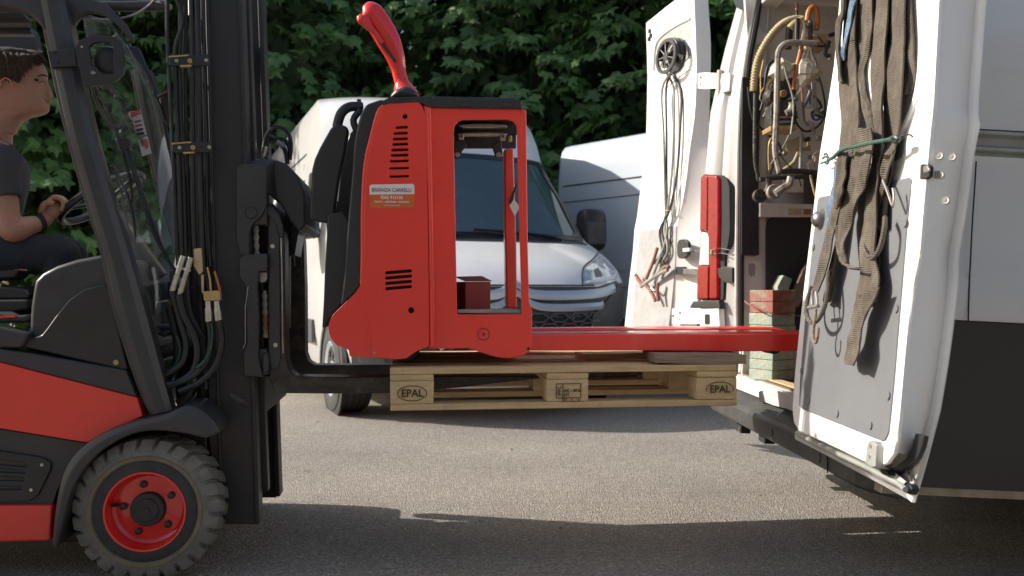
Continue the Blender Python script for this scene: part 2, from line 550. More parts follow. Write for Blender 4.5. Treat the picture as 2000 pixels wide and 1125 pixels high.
def lathe(bm, prof, c, axis='y', n=32, closed=False, cap=True):
    """prof: list of (radius, offset along axis)."""
    c = Vector(c)
    rings = []
    for (r, a) in prof:
        ring = []
        for k in range(n):
            t = 2 * math.pi * k / n
            u, v = r * math.cos(t), r * math.sin(t)
            if axis == 'y': p = Vector((u, a, v))
            elif axis == 'x': p = Vector((a, u, v))
            else: p = Vector((u, v, a))
            ring.append(bm.verts.new(c + p))
        rings.append(ring)
    m = len(rings)
    for i in range(m if closed else m - 1):
        A, B = rings[i], rings[(i + 1) % m]
        for k in range(n):
            bm.faces.new((A[k], A[(k + 1) % n], B[(k + 1) % n], B[k]))
    if not closed and cap:
        if prof[0][0] > 1e-6: bm.faces.new(rings[0][::-1])
        if prof[-1][0] > 1e-6: bm.faces.new(rings[-1])
    bmesh.ops.remove_doubles(bm, verts=bm.verts, dist=1e-6)
    return bm

def disc(bm, c, r, t, axis=1, n=16):
    """short cylinder centred at c, from c to c + t along the axis"""
    c = Vector(c)
    a = Vector((0, 0, 0)); a[axis] = 1
    u = a.orthogonal().normalized(); v = a.cross(u)
    rings = []
    for off in (0, t):
        rings.append([c + a * off + (u * math.cos(2 * math.pi * k / n) + v * math.sin(2 * math.pi * k / n)) * r for k in range(n)])
    return loft(bm, rings)

def strip(bm, L, Rr, th, sub=4):
    """A band between two traced edges, with thickness vector th."""
    A, B = catmull(L, sub), catmull(Rr, sub)
    th = Vector(th)
    rings = []
    for a, b in zip(A, B):
        m = (a + b) / 2
        rings.append([a, m + th * 0.12, b, b + th, m + th * 1.12, a + th])
    return loft(bm, rings)

def text(body, size, parent, m, mtx, name='lettering', depth=0.0006, align='CENTER', bold=0.0, sx=1.0):
    cu = bpy.data.curves.new(name, 'FONT')
    cu.body = body
    cu.size = size
    cu.align_x = align
    cu.align_y = 'CENTER'
    cu.extrude = depth
    cu.offset = bold
    cu.resolution_u = 3
    tmp = bpy.data.objects.new('tmp', cu)
    COL.objects.link(tmp)
    bpy.context.view_layer.update()
    dg = bpy.context.evaluated_depsgraph_get()
    me = bpy.data.meshes.new_from_object(tmp.evaluated_get(dg))
    bpy.data.objects.remove(tmp)
    me.name = name
    me.transform(mtx @ Matrix.Diagonal((sx, 1, 1, 1)))
    me.materials.clear()
    me.materials.append(m)
    o = bpy.data.objects.new(name, me)
    COL.objects.link(o)
    o.parent = parent
    return o

def face_mtx(p, ex=(1, 0, 0), up=(0, 0, 1)):
    """matrix that stands text upright on a surface: ex reading direction, up the letter height"""
    ex, up = Vector(ex).normalized(), Vector(up).normalized()
    n = ex.cross(up)
    return Matrix(((ex.x, up.x, n.x, p[0]), (ex.y, up.y, n.y, p[1]), (ex.z, up.z, n.z, p[2]), (0, 0, 0, 1)))
# ================================================================ ground
bm = BM()
g = 220
vs = [bm.verts.new(p) for p in ((-g, -g, 0), (g, -g, 0), (g, g, 0), (-g, g, 0))]
bm.faces.new(vs)
ground = part('ground', bm, M['asphalt'], smooth=False)
ground['kind'] = 'structure'
# scattered grit and crumbs of dry leaf
bm = BM()
rg = random.Random(3)
for i in range(260):
    x, y = rg.uniform(-2.2, 3.0), rg.uniform(2.3, 8.5)
    s = rg.uniform(0.0012, 0.003) * (2.0 if rg.random() < 0.04 else 1)
    a = rg.uniform(0, 6.28)
    box(bm, (x - s, y - s, 0.0005), (x + s, y + s * 0.8, s * 1.1))
o = part('grit', bm, mat('grit', (0.06, 0.05, 0.04), 0.9, var=0.6, vscale=3), smooth=False)
tag(o, 'loose grit and crumbs scattered over the asphalt', 'grit', kind='stuff')
# small dry leaves
rl = random.Random(12)
dry = mat('dry_leaf', (0.16, 0.075, 0.03), 0.8)
for i, (px, py, txt) in enumerate([(600, 922, 'small brown dry leaf on the sunlit asphalt right of the forklift mast'),
                                   (1483, 926, 'tiny dry leaf on the sunlit asphalt left of the van bumper')]):
    D = 0.957 * FPX / (py - HY)
    p = Vector(((px - CX) / FPX * D, D, 0))
    bm = BM()
    pts = [(0, -0.02), (0.008, -0.008), (0.018, -0.004), (0.009, 0.004), (0.012, 0.018), (0, 0.010), (-0.010, 0.016), (-0.007, 0.002), (-0.017, -0.005), (-0.006, -0.008)]
    ring = [Vector((a, b * 0.8, 0.004 + 0.012 * abs(a) * 30 * 0.03 + rl.uniform(0, 0.006))) for a, b in pts]
    c = bm.verts.new((0, 0, 0.008))
    vv = [bm.verts.new(q) for q in ring]
    for k in range(len(vv)):
        bm.faces.new((c, vv[k], vv[(k + 1) % len(vv)]))
    o = part('dry_leaf', bm, dry, smooth=False)
    o.location = p
    o.scale = (1, 1, 1) if i == 0 else (0.7, 0.7, 0.7)
    tag(o, txt, 'dry leaf')
# ================================================================ forklift
FL = yawf((-1.197, 2.84, 0), 6.7)
fk = thing('forklift', 'red and charcoal forklift truck carrying a loaded pallet on its forks', 'forklift', FL)
W = 1.06                                       # body width, away from the camera

def side(pts, y, r=0.0, holes=(), t=0.03, name=None, m=None, bev=0.004, parent=None, label=None, seg=2):
    """panel traced on a plane parallel to the truck's side; pushed t away from the camera"""
    bm = BM()
    outer = FL.q(pts, 1, y)
    if r: outer = rnd(outer, r)
    hs = [FL.q(h, 1, y) for h in holes]
    plate(bm, outer, hs, (0, t, 0))
    return part(name, bm, m, parent or fk, bev=bev, seg=seg, label=label)

# chassis core behind the skins, up to the far side
side([(-500, 700), (0, 700), (250, 745), (262, 800), (200, 850), (140, 880), (110, 980), (100, 1040), (-500, 1040)], 0.07, t=W - 0.14, name='chassis', m=M['mast'])
side([(-500, 690), (0, 707), (268, 776), (279, 813), (235, 833), (200, 850), (171, 865), (0, 837), (-500, 770)], 0.035, t=0.05, name='side_panel', m=M['red'], label='red side panel')
side([(-500, 640), (0, 680), (60, 690), (246, 723), (268, 776), (0, 707), (-500, 690)], 0.03, t=0.07, name='upper_side_panel', m=M['char'], bev=0.006)
# dark lower panel with the grille opening
grille_out = [(-500, 850), (0, 881), (78, 893), (99, 902), (99, 915), (72, 968), (60, 979), (0, 981), (-500, 990)]
side([(-500, 770), (0, 837), (171, 865), (140, 900), (112, 960), (103, 987), (-500, 1000)], 0.05, t=0.04, name='lower_side_panel', m=M['char'])
side([(-60, 874), (0, 881), (80, 893), (100, 903), (99, 918), (74, 968), (58, 979), (-60, 983)], 0.040, t=0.02, name='grille_frame', m=M['blackplastic'],
     holes=[[(-50, 893), (0, 897), (48, 905), (56, 910), (52, 913), (-50, 903)], [(-50, 911), (0, 915), (46, 918), (50, 925), (-50, 920)],
            [(-50, 928), (0, 931), (46, 933), (48, 940), (-50, 938)], [(-50, 946), (0, 949), (42, 951), (42, 957), (-50, 956)]], bev=0.003)
side([(-60, 880), (80, 898), (60, 975), (-60, 978)], 0.066, t=0.01, name='grille_back', m=M['gapdark'], bev=0)
for (px, py) in ((82, 908), (61, 957)):
    bm = BM(); p = FL.hit(px, py, 1, 0.036); disc(bm, p, 0.0055, 0.006); part('screw', bm, M['zinc'], fk, bev=0.001)
side([(-500, 1000), (0, 987), (103, 987), (98, 1057), (-500, 1070)], 0.03, t=0.10, name='lower_side_sill', m=M['red'], bev=0.008, label='red lower sill')
# operator step floor and seat base
side([(-300, 655), (-10, 640), (0, 640), (56, 652), (48, 668), (43, 680), (0, 680), (-300, 690)], 0.02, t=0.10, name='step_cover', m=M['char'], bev=0.012, seg=3)
# console / cowl : main bulged body and the flat panel on it
cowl = [(43, 682), (45, 660), (56, 640), (58, 600), (63, 565), (67, 548), (82, 533), (109, 519), (147, 507), (190, 499), (214, 500), (258, 726), (240, 722)]
side(cowl, 0.07, t=W - 0.14, name='cowl', m=M['char'], bev=0.022, seg=4)
side([(44, 678), (47, 655), (62, 660), (80, 655), (92, 640), (109, 616), (133, 586), (162, 565), (199, 555), (212, 556), (250, 722), (240, 724)], 0.045, t=0.06, name='cowl_panel', m=M['blackplastic'], bev=0.008, seg=3)
bm = BM(); p = FL.hit(226, 708, 1, 0.040); disc(bm, p, 0.009, 0.008); part('screw', bm, M['brass'], fk, bev=0.002)
# front fender
fo = [(99, 1067), (105, 997), (120, 926), (150, 881), (201, 846), (261, 824), (321, 810), (351, 797), (371, 793), (400, 808), (420, 828), (428, 846)]
fi = [(402, 857), (365, 848), (326, 843), (290, 842), (251, 851), (205, 876), (170, 908), (140, 958), (124, 1015), (112, 1070)]
bm = BM()
o1 = catmull(FL.q(fo, 1, -0.035), 3); i1 = catmull(FL.q(fi[::-1], 1, -0.035), 3)
n = 34
def resamp(P, n):
    L = [0]
    for a, b in zip(P, P[1:]): L.append(L[-1] + (b - a).length)
    out = []
    for k in range(n):
        t = L[-1] * k / (n - 1)
        j = 0
        while j < len(L) - 2 and L[j + 1] < t: j += 1
        f = (t - L[j]) / max(1e-9, L[j + 1] - L[j])
        out.append(P[j].lerp(P[j + 1], min(1, max(0, f))))
    return out
o1 = resamp(o1, n); i1 = resamp(i1, n)
rings = []
for a, b in zip(o1, i1):
    rings.append([a + Vector((0, 0.015, 0)), a + Vector((0, 0.20, 0.006)), b + Vector((0, 0.20, 0.006)), b + Vector((0, 0.004, 0)), (a + b) / 2 + Vector((0, 0, 0))])
loft(bm, rings)
part('fender', bm, M['char'], fk, bev=0.006, seg=3)
# wheel arch liner
side([(110, 1060), (120, 950), (160, 880), (240, 840), (340, 815), (400, 830), (405, 1000), (380, 1060)], 0.19, t=0.5, name='axle_housing', m=M['mast'], bev=0.01)

# ---- front wheel
wc = Vector((0, 0, 0.235))
def wheel(parent, cy, flip=1):
    bm = BM()
    rt = 0.2225
    prof = [(0.150, 0.012), (0.163, 0.004), (0.176, 0.0), (0.192, -0.001), (0.205, 0.006), (0.213, 0.016), (rt, 0.03), (rt + 0.003, 0.09), (rt, 0.15), (0.205, 0.172), (0.15, 0.176)]
    lathe(bm, [(r, cy + a * flip) for r, a in prof], wc, n=64, cap=False)
    t = part('tyre', bm, M['tyre'], parent, ang=50)
    bm = BM()
    lathe(bm, [(0.131, cy + 0.0035 * flip), (0.1315, cy - 0.002 * flip), (0.150, cy - 0.002 * flip), (0.1655, cy + 0.002 * flip), (0.166, cy + 0.012 * flip), (0.13, cy + 0.02 * flip)], wc, n=64, cap=False)
    part('tyre_bead', bm, M['tyredark'], t)
    bm = BM()
    lathe(bm, [(0.167, cy + 0.008 * flip), (0.169, cy - 0.0035 * flip), (0.181, cy - 0.0045 * flip), (0.1845, cy + 0.006 * flip)], wc, n=64, cap=False)
    part('tyre_ring', bm, M['tyrebrown'], t)
    # tread lugs
    bm = BM()
    nl = 25
    for k in range(nl):
        for sgn in (0, 1):
            a0 = 2 * math.pi * (k + 0.5 * sgn) / nl
            wdt = 2 * math.pi / nl * 0.37
            prof = [(0.197, 0.001), (0.2085, 0.002), (0.233, 0.017), (0.2365, 0.034), (0.2365, 0.094), (0.216, 0.094)]
            rings = []
            for s2, kk in ((-1, 1.0), (-0.72, 1), (0.72, 1), (1, 1.0)):
                ring = []
                for (r, y) in prof:
                    yy = y if sgn == 0 else 0.178 - y
                    skew = (y - 0.05) * 1.2 * (1 if sgn else -1)
                    rr = r - (0.004 if abs(s2) == 1 and r > 0.22 else 0)
                    a = a0 + s2 * wdt + skew
                    ring.append(wc + Vector((rr * math.cos(a), cy + yy * flip, rr * math.sin(a))))
                rings.append(ring)
            loft(bm, rings)
    part('tread', bm, M['tyre'], t, ang=30, kind='stuff')
    # rim
    bm = BM()
    lathe(bm, [(0.1215, cy + 0.010 * flip), (0.1235, cy - 0.003 * flip), (0.1305, cy - 0.004 * flip), (0.131, cy + 0.006 * flip)], wc, n=56, cap=False)
    lathe(bm, [(0.122, cy + 0.0 * flip), (0.119, cy + 0.012 * flip), (0.116, cy + 0.045 * flip), (0.106, cy + 0.052 * flip), (0.06, cy + 0.048 * flip), (0.05, cy + 0.045 * flip)], wc, n=56, cap=False)
    rim = part('rim', bm, M['redgloss'], parent, ang=40)
    bm = BM()
    lathe(bm, [(0.0, cy + 0.016 * flip), (0.008, cy + 0.015 * flip), (0.009, cy + 0.019 * flip), (0.036, cy + 0.018 * flip), (0.038, cy + 0.022 * flip), (0.052, cy + 0.023 * flip), (0.0555, cy + 0.028 * flip), (0.0565, cy + 0.06 * flip), (0.0, cy + 0.061 * flip)], wc, n=40)
    part('hub', bm, M['mast'], parent)
    for k in range(5):
        a = R(72 * k + 30)
        bm = BM()
        c = wc + Vector((math.cos(a) * 0.082, 0, math.sin(a) * 0.082))
        lathe(bm, [(0.0, cy + 0.036 * flip), (0.008, cy + 0.036 * flip), (0.011, cy + 0.038 * flip), (0.0125, cy + 0.053 * flip)], c, n=12)
        part('wheel_nut', bm, M['blackplastic'], rim)
    bm = BM()
    a = R(172)
    tube(bm, [wc + Vector((math.cos(a) * 0.10, cy + 0.045 * flip, math.sin(a) * 0.10)), wc + Vector((math.cos(a) * 0.112, cy + 0.024 * flip, math.sin(a) * 0.112 + 0.003))], 0.006, 8, 1)
    part('valve', bm, M['rubber'], rim)
wf = bpy.data.objects.new('front_wheel', None); COL.objects.link(wf); wf.parent = fk
wheel(wf, 0.0)
wf2 = bpy.data.objects.new('front_wheel', None); COL.objects.link(wf2); wf2.parent = fk
wheel(wf2, 1.09, -1)

# ---- overhead guard
pl = [(66, -10), (87, 100), (127, 279), (192, 498), (216, 610), (262, 752), (290, 812)]
pr = [(120, -10), (144, 100), (184, 279), (249, 498), (281, 610), (315, 735), (334, 803)]
def pillar(y, dx=0.0):
    bm = BM()
    L = FL.q(pl, 1, 0.02); Rr = FL.q(pr, 1, 0.02)
    L = catmull(L, 3); Rr = catmull(Rr, 3)
    rings = []
    for a, b in zip(L, Rr):
        a = a + Vector((dx, y - 0.02, 0)); b = b + Vector((dx, y - 0.02, 0))
        w = b - a
        rings.append([a + Vector((0, 0.02, 0)), a + w * 0.16 + Vector((0, 0.0165, 0)), a + w * 0.18 + Vector((0, 0.003, 0)), a + w * 0.45 + Vector((0, -0.006, 0)),
                      a + w * 0.8 + Vector((0, 0.0, 0)), b + Vector((0, 0.018, 0)), b + Vector((0, 0.075, 0)), a + Vector((0, 0.075, 0))])
    loft(bm, rings)
    return part('guard_pillar', bm, M['char'], fk, bev=0.002, ang=25)
pillar(0.02)
pillar(W - 0.08)
side([(-700, -60), (90, -60), (88, 60), (70, 40), (52, 22), (20, 14), (0, 12), (-700, 5)], 0.03, t=0.07, name='guard_rail', m=M['char'], bev=0.012, seg=3)
side([(-700, 32), (30, 32), (66, 60), (74, 97), (-700, 92)], W - 0.09, t=0.06, name='guard_rail', m=M['char'], bev=0.01, seg=3)
for yy_ in (0.22, 0.40, 0.58, 0.76):
    side([(-700, 12 + yy_ * 40), (38, 12 + yy_ * 42), (50 + yy_ * 10, 26 + yy_ * 42), (-700, 24 + yy_ * 42)], yy_, t=0.05, name='roof_slat', m=M['mast'], bev=0.006)
side([(-700, 42), (50, 44), (62, 66), (-700, 62)], 0.62, t=0.05, name='roof_bar', m=M['char'], bev=0.008)
# rear legs of the guard, behind the picture's left edge
for y in (0.05, W - 0.10):
    bm = BM(); box(bm, (-2.0, y, 0.7), (-1.92, y + 0.06, 2.05)); part('guard_pillar', bm, M['char'], fk, bev=0.01)
bm = BM(); box(bm, (-2.6, 0.06, 0.25), (-1.7, W - 0.06, 1.0)); part('counterweight', bm, M['red'], fk, bev=0.08, seg=4)
wf3 = bpy.data.objects.new('rear_wheel', None); COL.objects.link(wf3); wf3.parent = fk
for y in (0.05, W - 0.2):
    bm = BM(); lathe(bm, [(0.1, y), (0.2, y), (0.205, y + 0.02), (0.205, y + 0.13), (0.2, y + 0.15), (0.1, y + 0.15)], (-2.0, 0, 0.205), n=32); part('tyre', bm, M['tyredark'], wf3)
# tilt arm across the top, with its cable
bm = BM()
tube(bm, FL.q([(120, 12), (240, 12), (330, 10)], 1, 0.16), 0.0185, 12, 1)
part('roof_strut', bm, M['char'], fk)
bm = BM()
tube(bm, FL.q([(178, 37), (225, 37), (262, 28), (290, 10), (303, -4)], 1, 0.14), 0.0042, 8, 4)
part('strut_cable', bm, M['steel'], fk)
bm = BM()
tube(bm, FL.q([(300, 2), (318, 8), (334, 14)], 1, 0.15), 0.008, 8, 1)
part('strut_end', bm, M['zinc'], fk)

# ---- windscreen: raked pane from the near pillar to the far side
yn, yf = 0.06, 0.70
gn = [(160, 30), (192, 215), (214, 330), (236, 440), (262, 560), (300, 660)]
gf = [(216, 45), (279, 129), (309, 199), (333, 300), (349, 400), (356, 560)]
Ln, Lf = FL.q(gn, 1, yn), FL.q(gf, 1, yf)
Ln, Lf = catmull(Ln, 3), catmull(Lf, 3)
bm = BM()
rings = []
for a, b in zip(Ln, Lf):
    rings.append([a.lerp(b, t) + Vector((0.03 * math.sin(math.pi * t), 0, 0)) for t in (0, .2, .4, .6, .8, 1)])
loft(bm, rings, closed=False)
part('windscreen', bm, M['glass'], fk)
bm = BM()
tube(bm, [p + Vector((0.0, 0, 0)) for p in [Ln[0]] + Lf], 0.008, 8, 1)
part('windscreen_seal', bm, M['seal'], fk)
# upper corner gusset between the pillar and the screen
side([(115, -10), (150, -10), (205, 5), (245, 45), (262, 80), (255, 82), (228, 48), (200, 28), (168, 22), (150, 40), (140, 60), (139, 85), (128, 70)], 0.075, t=0.02, name='corner_gusset', m=M['char'], bev=0.006)
side([(262, 88), (268, 92), (305, 180), (330, 290), (350, 400), (342, 400), (318, 285), (292, 178)], yf - 0.01, t=0.05, name='far_screen_frame', m=M['blackplastic'], bev=0.004)
side([(245, 85), (264, 92), (300, 175), (296, 190), (276, 150)], yf - 0.02, t=0.03, name='far_mirror', m=M['blackplastic'], bev=0.006)
# warning stickers on the glass
def on_glass(pts, m, name, parent=fk):
    bm = BM()
    ps = []
    for (px, py) in pts:
        # meet the raked pane by stepping along the sight line
        best = None
        for k in range(40):
            y = yn + (yf - yn) * k / 39
            p = FL.hit(px, py, 1, y)
            # pane x at this height and depth
            def atz(P, z):
                for a, b in zip(P, P[1:]):
                    if (a.z - z) * (b.z - z) <= 0:
                        f = (z - a.z) / (b.z - a.z) if abs(b.z - a.z) > 1e-9 else 0
                        return a.lerp(b, f)
                return P[-1]
            a, b = atz(Ln, p.z), atz(Lf, p.z)
            t = (y - yn) / (yf - yn)
            xx = a.x * (1 - t) + b.x * t + 0.03 * math.sin(math.pi * t)
            d = abs(p.x - xx)
            if best is None or d < best[0]: best = (d, p)
        ps.append(best[1] - Vector((0.004, 0.006, 0)))
    bm.faces.new([bm.verts.new(p) for p in ps])
    return part(name, bm, m, parent, smooth=False)
stk = on_glass([(258, 219), (277, 215), (290, 264), (271, 270)], M['sticker'], 'warning_sticker')
on_glass([(257, 221), (276, 214), (279, 223), (259, 231)], M['stickerred'], 'sticker_heading', stk)
for k in range(4):
    y0 = 236 + k * 8
    on_glass([(265 + k * 2, y0 + 1), (278 + k * 2, y0 - 2), (279 + k * 2, y0 + 2), (266 + k * 2, y0 + 5)], M['inkmaroon'] if k < 2 else M['gapdark'], 'sticker_print', stk)
stk2 = on_glass([(272, 271), (291, 266), (299, 300), (281, 306)], M['sticker'], 'prohibition_sticker')
import itertools
rg_ = [(285.5 + 8.5 * math.cos(a), 282 + 10.5 * math.sin(a)) for a in [2 * math.pi * k / 14 for k in range(14)]]
on_glass(rg_, M['stickerred'], 'sticker_ring', stk2)
o = on_glass([(285.5 + 6.5 * math.cos(a), 282 + 8.3 * math.sin(a)) for a in [2 * math.pi * k / 14 for k in range(14)]], M['sticker'], 'sticker_field', stk2)
for v in o.data.vertices: v.co.y -= 0.003
o = on_glass([(280, 277), (282, 275), (291, 287), (289, 289)], M['inkmaroon'], 'sticker_bar', stk2)
for v in o.data.vertices: v.co.y -= 0.006
# wipers
def tubep(pts, y, r, m, name, n=8, sub=3, parent=fk):
    bm = BM()
    P = [FL.hit(p[0], p[1], 1, p[2] if len(p) > 2 else y) for p in pts]
    tube(bm, P, r, n, sub)
    return part(name, bm, m, parent)
tubep([(178, 165), (186, 195), (210, 240), (236, 278), (262, 340), (290, 430), (312, 480), (338, 522), (346, 530)], 0.16, 0.0055, M['blackplastic'], 'wiper_arm')
tubep([(188, 170), (205, 210), (228, 268)], 0.15, 0.004, M['blackplastic'], 'wiper_arm')
tubep([(244, 276), (268, 345), (296, 430), (325, 500), (345, 530)], 0.17, 0.0045, M['blackplastic'], 'wiper_arm')
tubep([(222, 322), (232, 345), (254, 395), (262, 440), (264, 480)], 0.14, 0.0045, M['seal'], 'wiper_blade')
tubep([(226, 340), (238, 380), (244, 420), (262, 476)], 0.15, 0.0035, M['seal'], 'wiper_blade')
tubep([(237, 275), (242, 310), (254, 350), (257, 395)], 0.16, 0.005, M['seal'], 'wiper_blade')
side([(224, 270), (246, 268), (254, 276), (252, 292), (232, 292)], 0.155, t=0.03, name='wiper_motor', m=M['blackplastic'], bev=0.004)
side([(332, 530), (346, 522), (350, 560), (330, 570)], 0.2, t=0.03, name='wiper_pivot', m=M['blackplastic'], bev=0.004)
# ---- lamp bracket on the pillar, with the round lamp seen from behind
side([(90, 99), (146, 92), (150, 128), (98, 132)], 0.0, t=0.03, name='lamp_clamp', m=M['blackplastic'], bev=0.005)
for (px, py) in ((107, 102), (112, 121)):
    bm = BM(); disc(bm, FL.hit(px, py, 1, -0.003), 0.0035, 0.006); part('clamp_screw', bm, M['gapdark'], fk)
side([(145, 94), (155, 78), (175, 69), (195, 67), (222, 72), (238, 85), (240, 140), (230, 155), (212, 163), (172, 168), (164, 168)], -0.012, r=0.012,
     holes=[[(172, 92), (180, 84), (195, 81), (212, 82), (221, 90), (221, 143), (200, 146), (192, 138), (186, 130), (178, 128)]], t=0.014, name='lamp_bracket', m=M['blackplastic'], bev=0.003)
bm = BM()
c = FL.hit(206, 116, 1, 0.02)
rings = []
for yy, sc in ((-0.004, 0.55), (0.002, 0.82), (0.02, 0.95), (0.055, 1.0), (0.065, 0.95)):
    rings.append([c + Vector((0.046 * sc * math.copysign(abs(math.cos(a)) ** 0.8, math.cos(a)), yy, 0.052 * sc * math.copysign(abs(math.sin(a)) ** 0.8, math.sin(a)))) for a in [2 * math.pi * k / 24 for k in range(24)]])
loft(bm, rings)
part('work_lamp', bm, M['blackplastic'], fk, ang=30)
bm = BM(); disc(bm, FL.hit(159, 91, 1, -0.016), 0.0035, 0.008); part('bracket_bolt', bm, M['zinc'], fk)
bm = BM(); lathe(bm, [(0.0, -0.018), (0.005, -0.019), (0.008, -0.015), (0.008, 0.0)], FL.hit(184, 144, 1, 0.0), n=12); part('bracket_bolt', bm, M['steel'], fk)

# ---- mast: near outer and inner rails, far rails
def rail(pts, y, t, name='mast_rail', m=None, bev=0.004):
    return side(pts, y, t=t, name=name, m=m or M['mast'], bev=bev)
rail([(398, -60), (469, -60), (505, 1024), (430, 1024), (408, 860)], 0.16, 0.012)            # outer rail web seen from the side
rail([(462, -60), (471, -60), (507, 1022), (498, 1022)], 0.15, 0.08)                          # its front flange
rail([(398, -60), (405, -60), (436, 1020), (430, 1020)], 0.15, 0.08)
rail([(468, -60), (484, -60), (524, 960), (506, 960)], 0.24, 0.05)                            # inner rail
rail([(474, -60), (479, -60), (545, 965), (540, 965)][0:0] or [(500, -60), (511, -60), (547, 970), (538, 970)], 0.76, 0.09)
rail([(470, -60), (506, -60), (540, 972), (508, 972)], 0.80, 0.012)
for z in (0.30, 1.95):
    bm = BM()
    a = FL.hit(455, 0, 1, 0.17)
    x0 = FL.hit(500, 1000, 1, 0.17).x
    xx = x0 - 0.06 - (z - 0.3) * 0.055
    box(bm, (xx - 0.05, 0.175, z - 0.06), (xx, 0.85, z + 0.06))
    part('mast_crossmember', bm, M['mast'], fk, bev=0.006)
# lift cylinder behind the rails
tubep([(386, -60), (392, 400), (402, 900)], 0.24, 0.026, M['mast'], 'lift_cylinder', n=20, sub=1)
tubep([(372, -60), (374, 30)], 0.22, 0.012, M['steel'], 'cylinder_rod', n=14, sub=1)
# bundle of hydraulic hoses
hb = [((326, 329, 337, 343, 348), 0.0070, 0.10), ((344, 342, 348, 352, 355), 0.0078, 0.095), ((352, 350, 355, 360, 362), 0.0075, 0.10),
      ((362, 361, 364, 368, 372), 0.0080, 0.12), ((374, 373, 376, 378, 384), 0.0085, 0.10), ((385, 386, 390, 394, 398), 0.0085, 0.10), ((396, 398, 402, 404, 410), 0.0075, 0.12)]
for i, (xs, r, y) in enumerate(hb):
    if i in (1, 2):
        pts = [(xs[0] - 10 + 14 * (i - 1), -30), (358 - i * 3, 30), (352, 60), (xs[0] - 2, 92), (xs[1], 150), (xs[2], 290), (xs[3], 400), (xs[4], 500)]
    elif i in (4, 5):
        pts = [(xs[0] - 2, -30), (xs[0], 40), (xs[1] + 2, 118), (xs[2], 288), (xs[3], 430), (xs[4], 520), (402 + 12 * (i - 4), 580)]
    else:
        pts = [(xs[0], -30), (xs[0], 60), (xs[1], 118), (xs[2], 288), (xs[3], 420), (xs[4], 520)]
    tubep(pts, y, r, M['rubber'], 'hydraulic_hose')
# metal pipes with a bright line on the left of the bundle
tubep([(322, -30), (326, 60), (331, 180), (336, 260)], 0.13, 0.005, M['mast'], 'mast_edge_strip')
# hose clamps
for (y0, x0, x1) in ((118, 329, 406), (288, 335, 412)):
    cl = side([(x0, y0 - 8), (x1, y0 - 13), (x1 + 1, y0 + 10), (x0, y0 + 10)], 0.082, t=0.012, name='hose_clamp', m=M['blackplastic'], bev=0.004)
    side([(x0, y0 - 9), (x0 + 38, y0 - 12), (x0 + 38, y0 - 9), (x0, y0 - 6)], 0.078, t=0.02, name='clamp_strip', m=M['brass'], bev=0, parent=cl)
    side([(x0 + 22, y0 + 9), (x0 + 44, y0 + 8), (x0 + 44, y0 + 11), (x0 + 22, y0 + 12)], 0.078, t=0.02, name='clamp_strip', m=M['brass'], bev=0, parent=cl)
    for xx, rr, mm in ((x0 + 15, 0.0062, 'zinc'), (x0 + 41, 0.008, 'brass'), (x0 + 73, 0.006, 'zinc')):
        bm = BM(); c = FL.hit(xx, y0 + (0 if xx < x0 + 60 else -1), 1, 0.070)
        lathe(bm, [(0.0, 0.003), (rr * 0.4, 0.003), (rr * 0.45, 0), (rr * 0.95, 0.0), (rr, 0.004), (rr, 0.014)], c, n=14)
        part('clamp_bolt', bm, M[mm], cl)
# quick couplings and hoses at the foot of the mast
for (xa, ya, xb, yb) in ((358, 500, 336, 570), (373, 503, 351, 576)):
    a, b = FL.hit(xa, ya, 1, 0.07), FL.hit(xb, yb, 1, 0.07)
    d = b - a
    bm = BM()
    tube(bm, [a, a + d * 0.30], 0.0095, 12, 1); tube(bm, [a + d * 0.30, a + d * 0.36], 0.0135, 6, 1); tube(bm, [a + d * 0.36, a + d * 0.55], 0.0085, 12, 1)
    for k in range(6):
        tube(bm, [a + d * (0.57 + 0.07 * k), a + d * (0.62 + 0.07 * k)], 0.0098 if k % 2 else 0.0108, 12, 1)
    tube(bm, [a + d * 0.5, b], 0.008, 10, 1)
    part('hose_coupling', bm, M['zinc'], fk)
for (xa, ya, xb, yb) in ((406, 588, 408, 628), (423, 588, 427, 626)):
    a, b = FL.hit(xa, ya, 1, 0.06), FL.hit(xb, yb, 1, 0.06)
    d = b - a
    bm = BM()
    tube(bm, [a, a + d * 0.35], 0.0095, 12, 1); tube(bm, [a + d * 0.35, a + d * 0.5], 0.011, 6, 1); tube(bm, [a + d * 0.5, b], 0.0125, 12, 1)
    part('hose_coupling', bm, M['zinc'], fk)
side([(378, 486), (393, 484), (396, 530), (389, 537), (378, 520)], 0.085, t=0.02, name='wooden_tag', m=M['woodend'], bev=0.002)
side([(392, 537), (398, 536), (398, 572), (394, 572)], 0.085, t=0.006, name='wooden_tag', m=M['woodend'], bev=0.001)
cb = side([(396, 569), (426, 567), (430, 571), (430, 587), (398, 588)], 0.052, t=0.03, name='coupling_block', m=M['brass'], bev=0.003)
tubep([(405, 522), (410, 545), (412, 568)], 0.075, 0.0035, M['brass'], 'cable_tie', sub=1)
tubep([(419, 530), (425, 550), (430, 570)], 0.075, 0.004, M['orange'], 'cable_tie', sub=1)
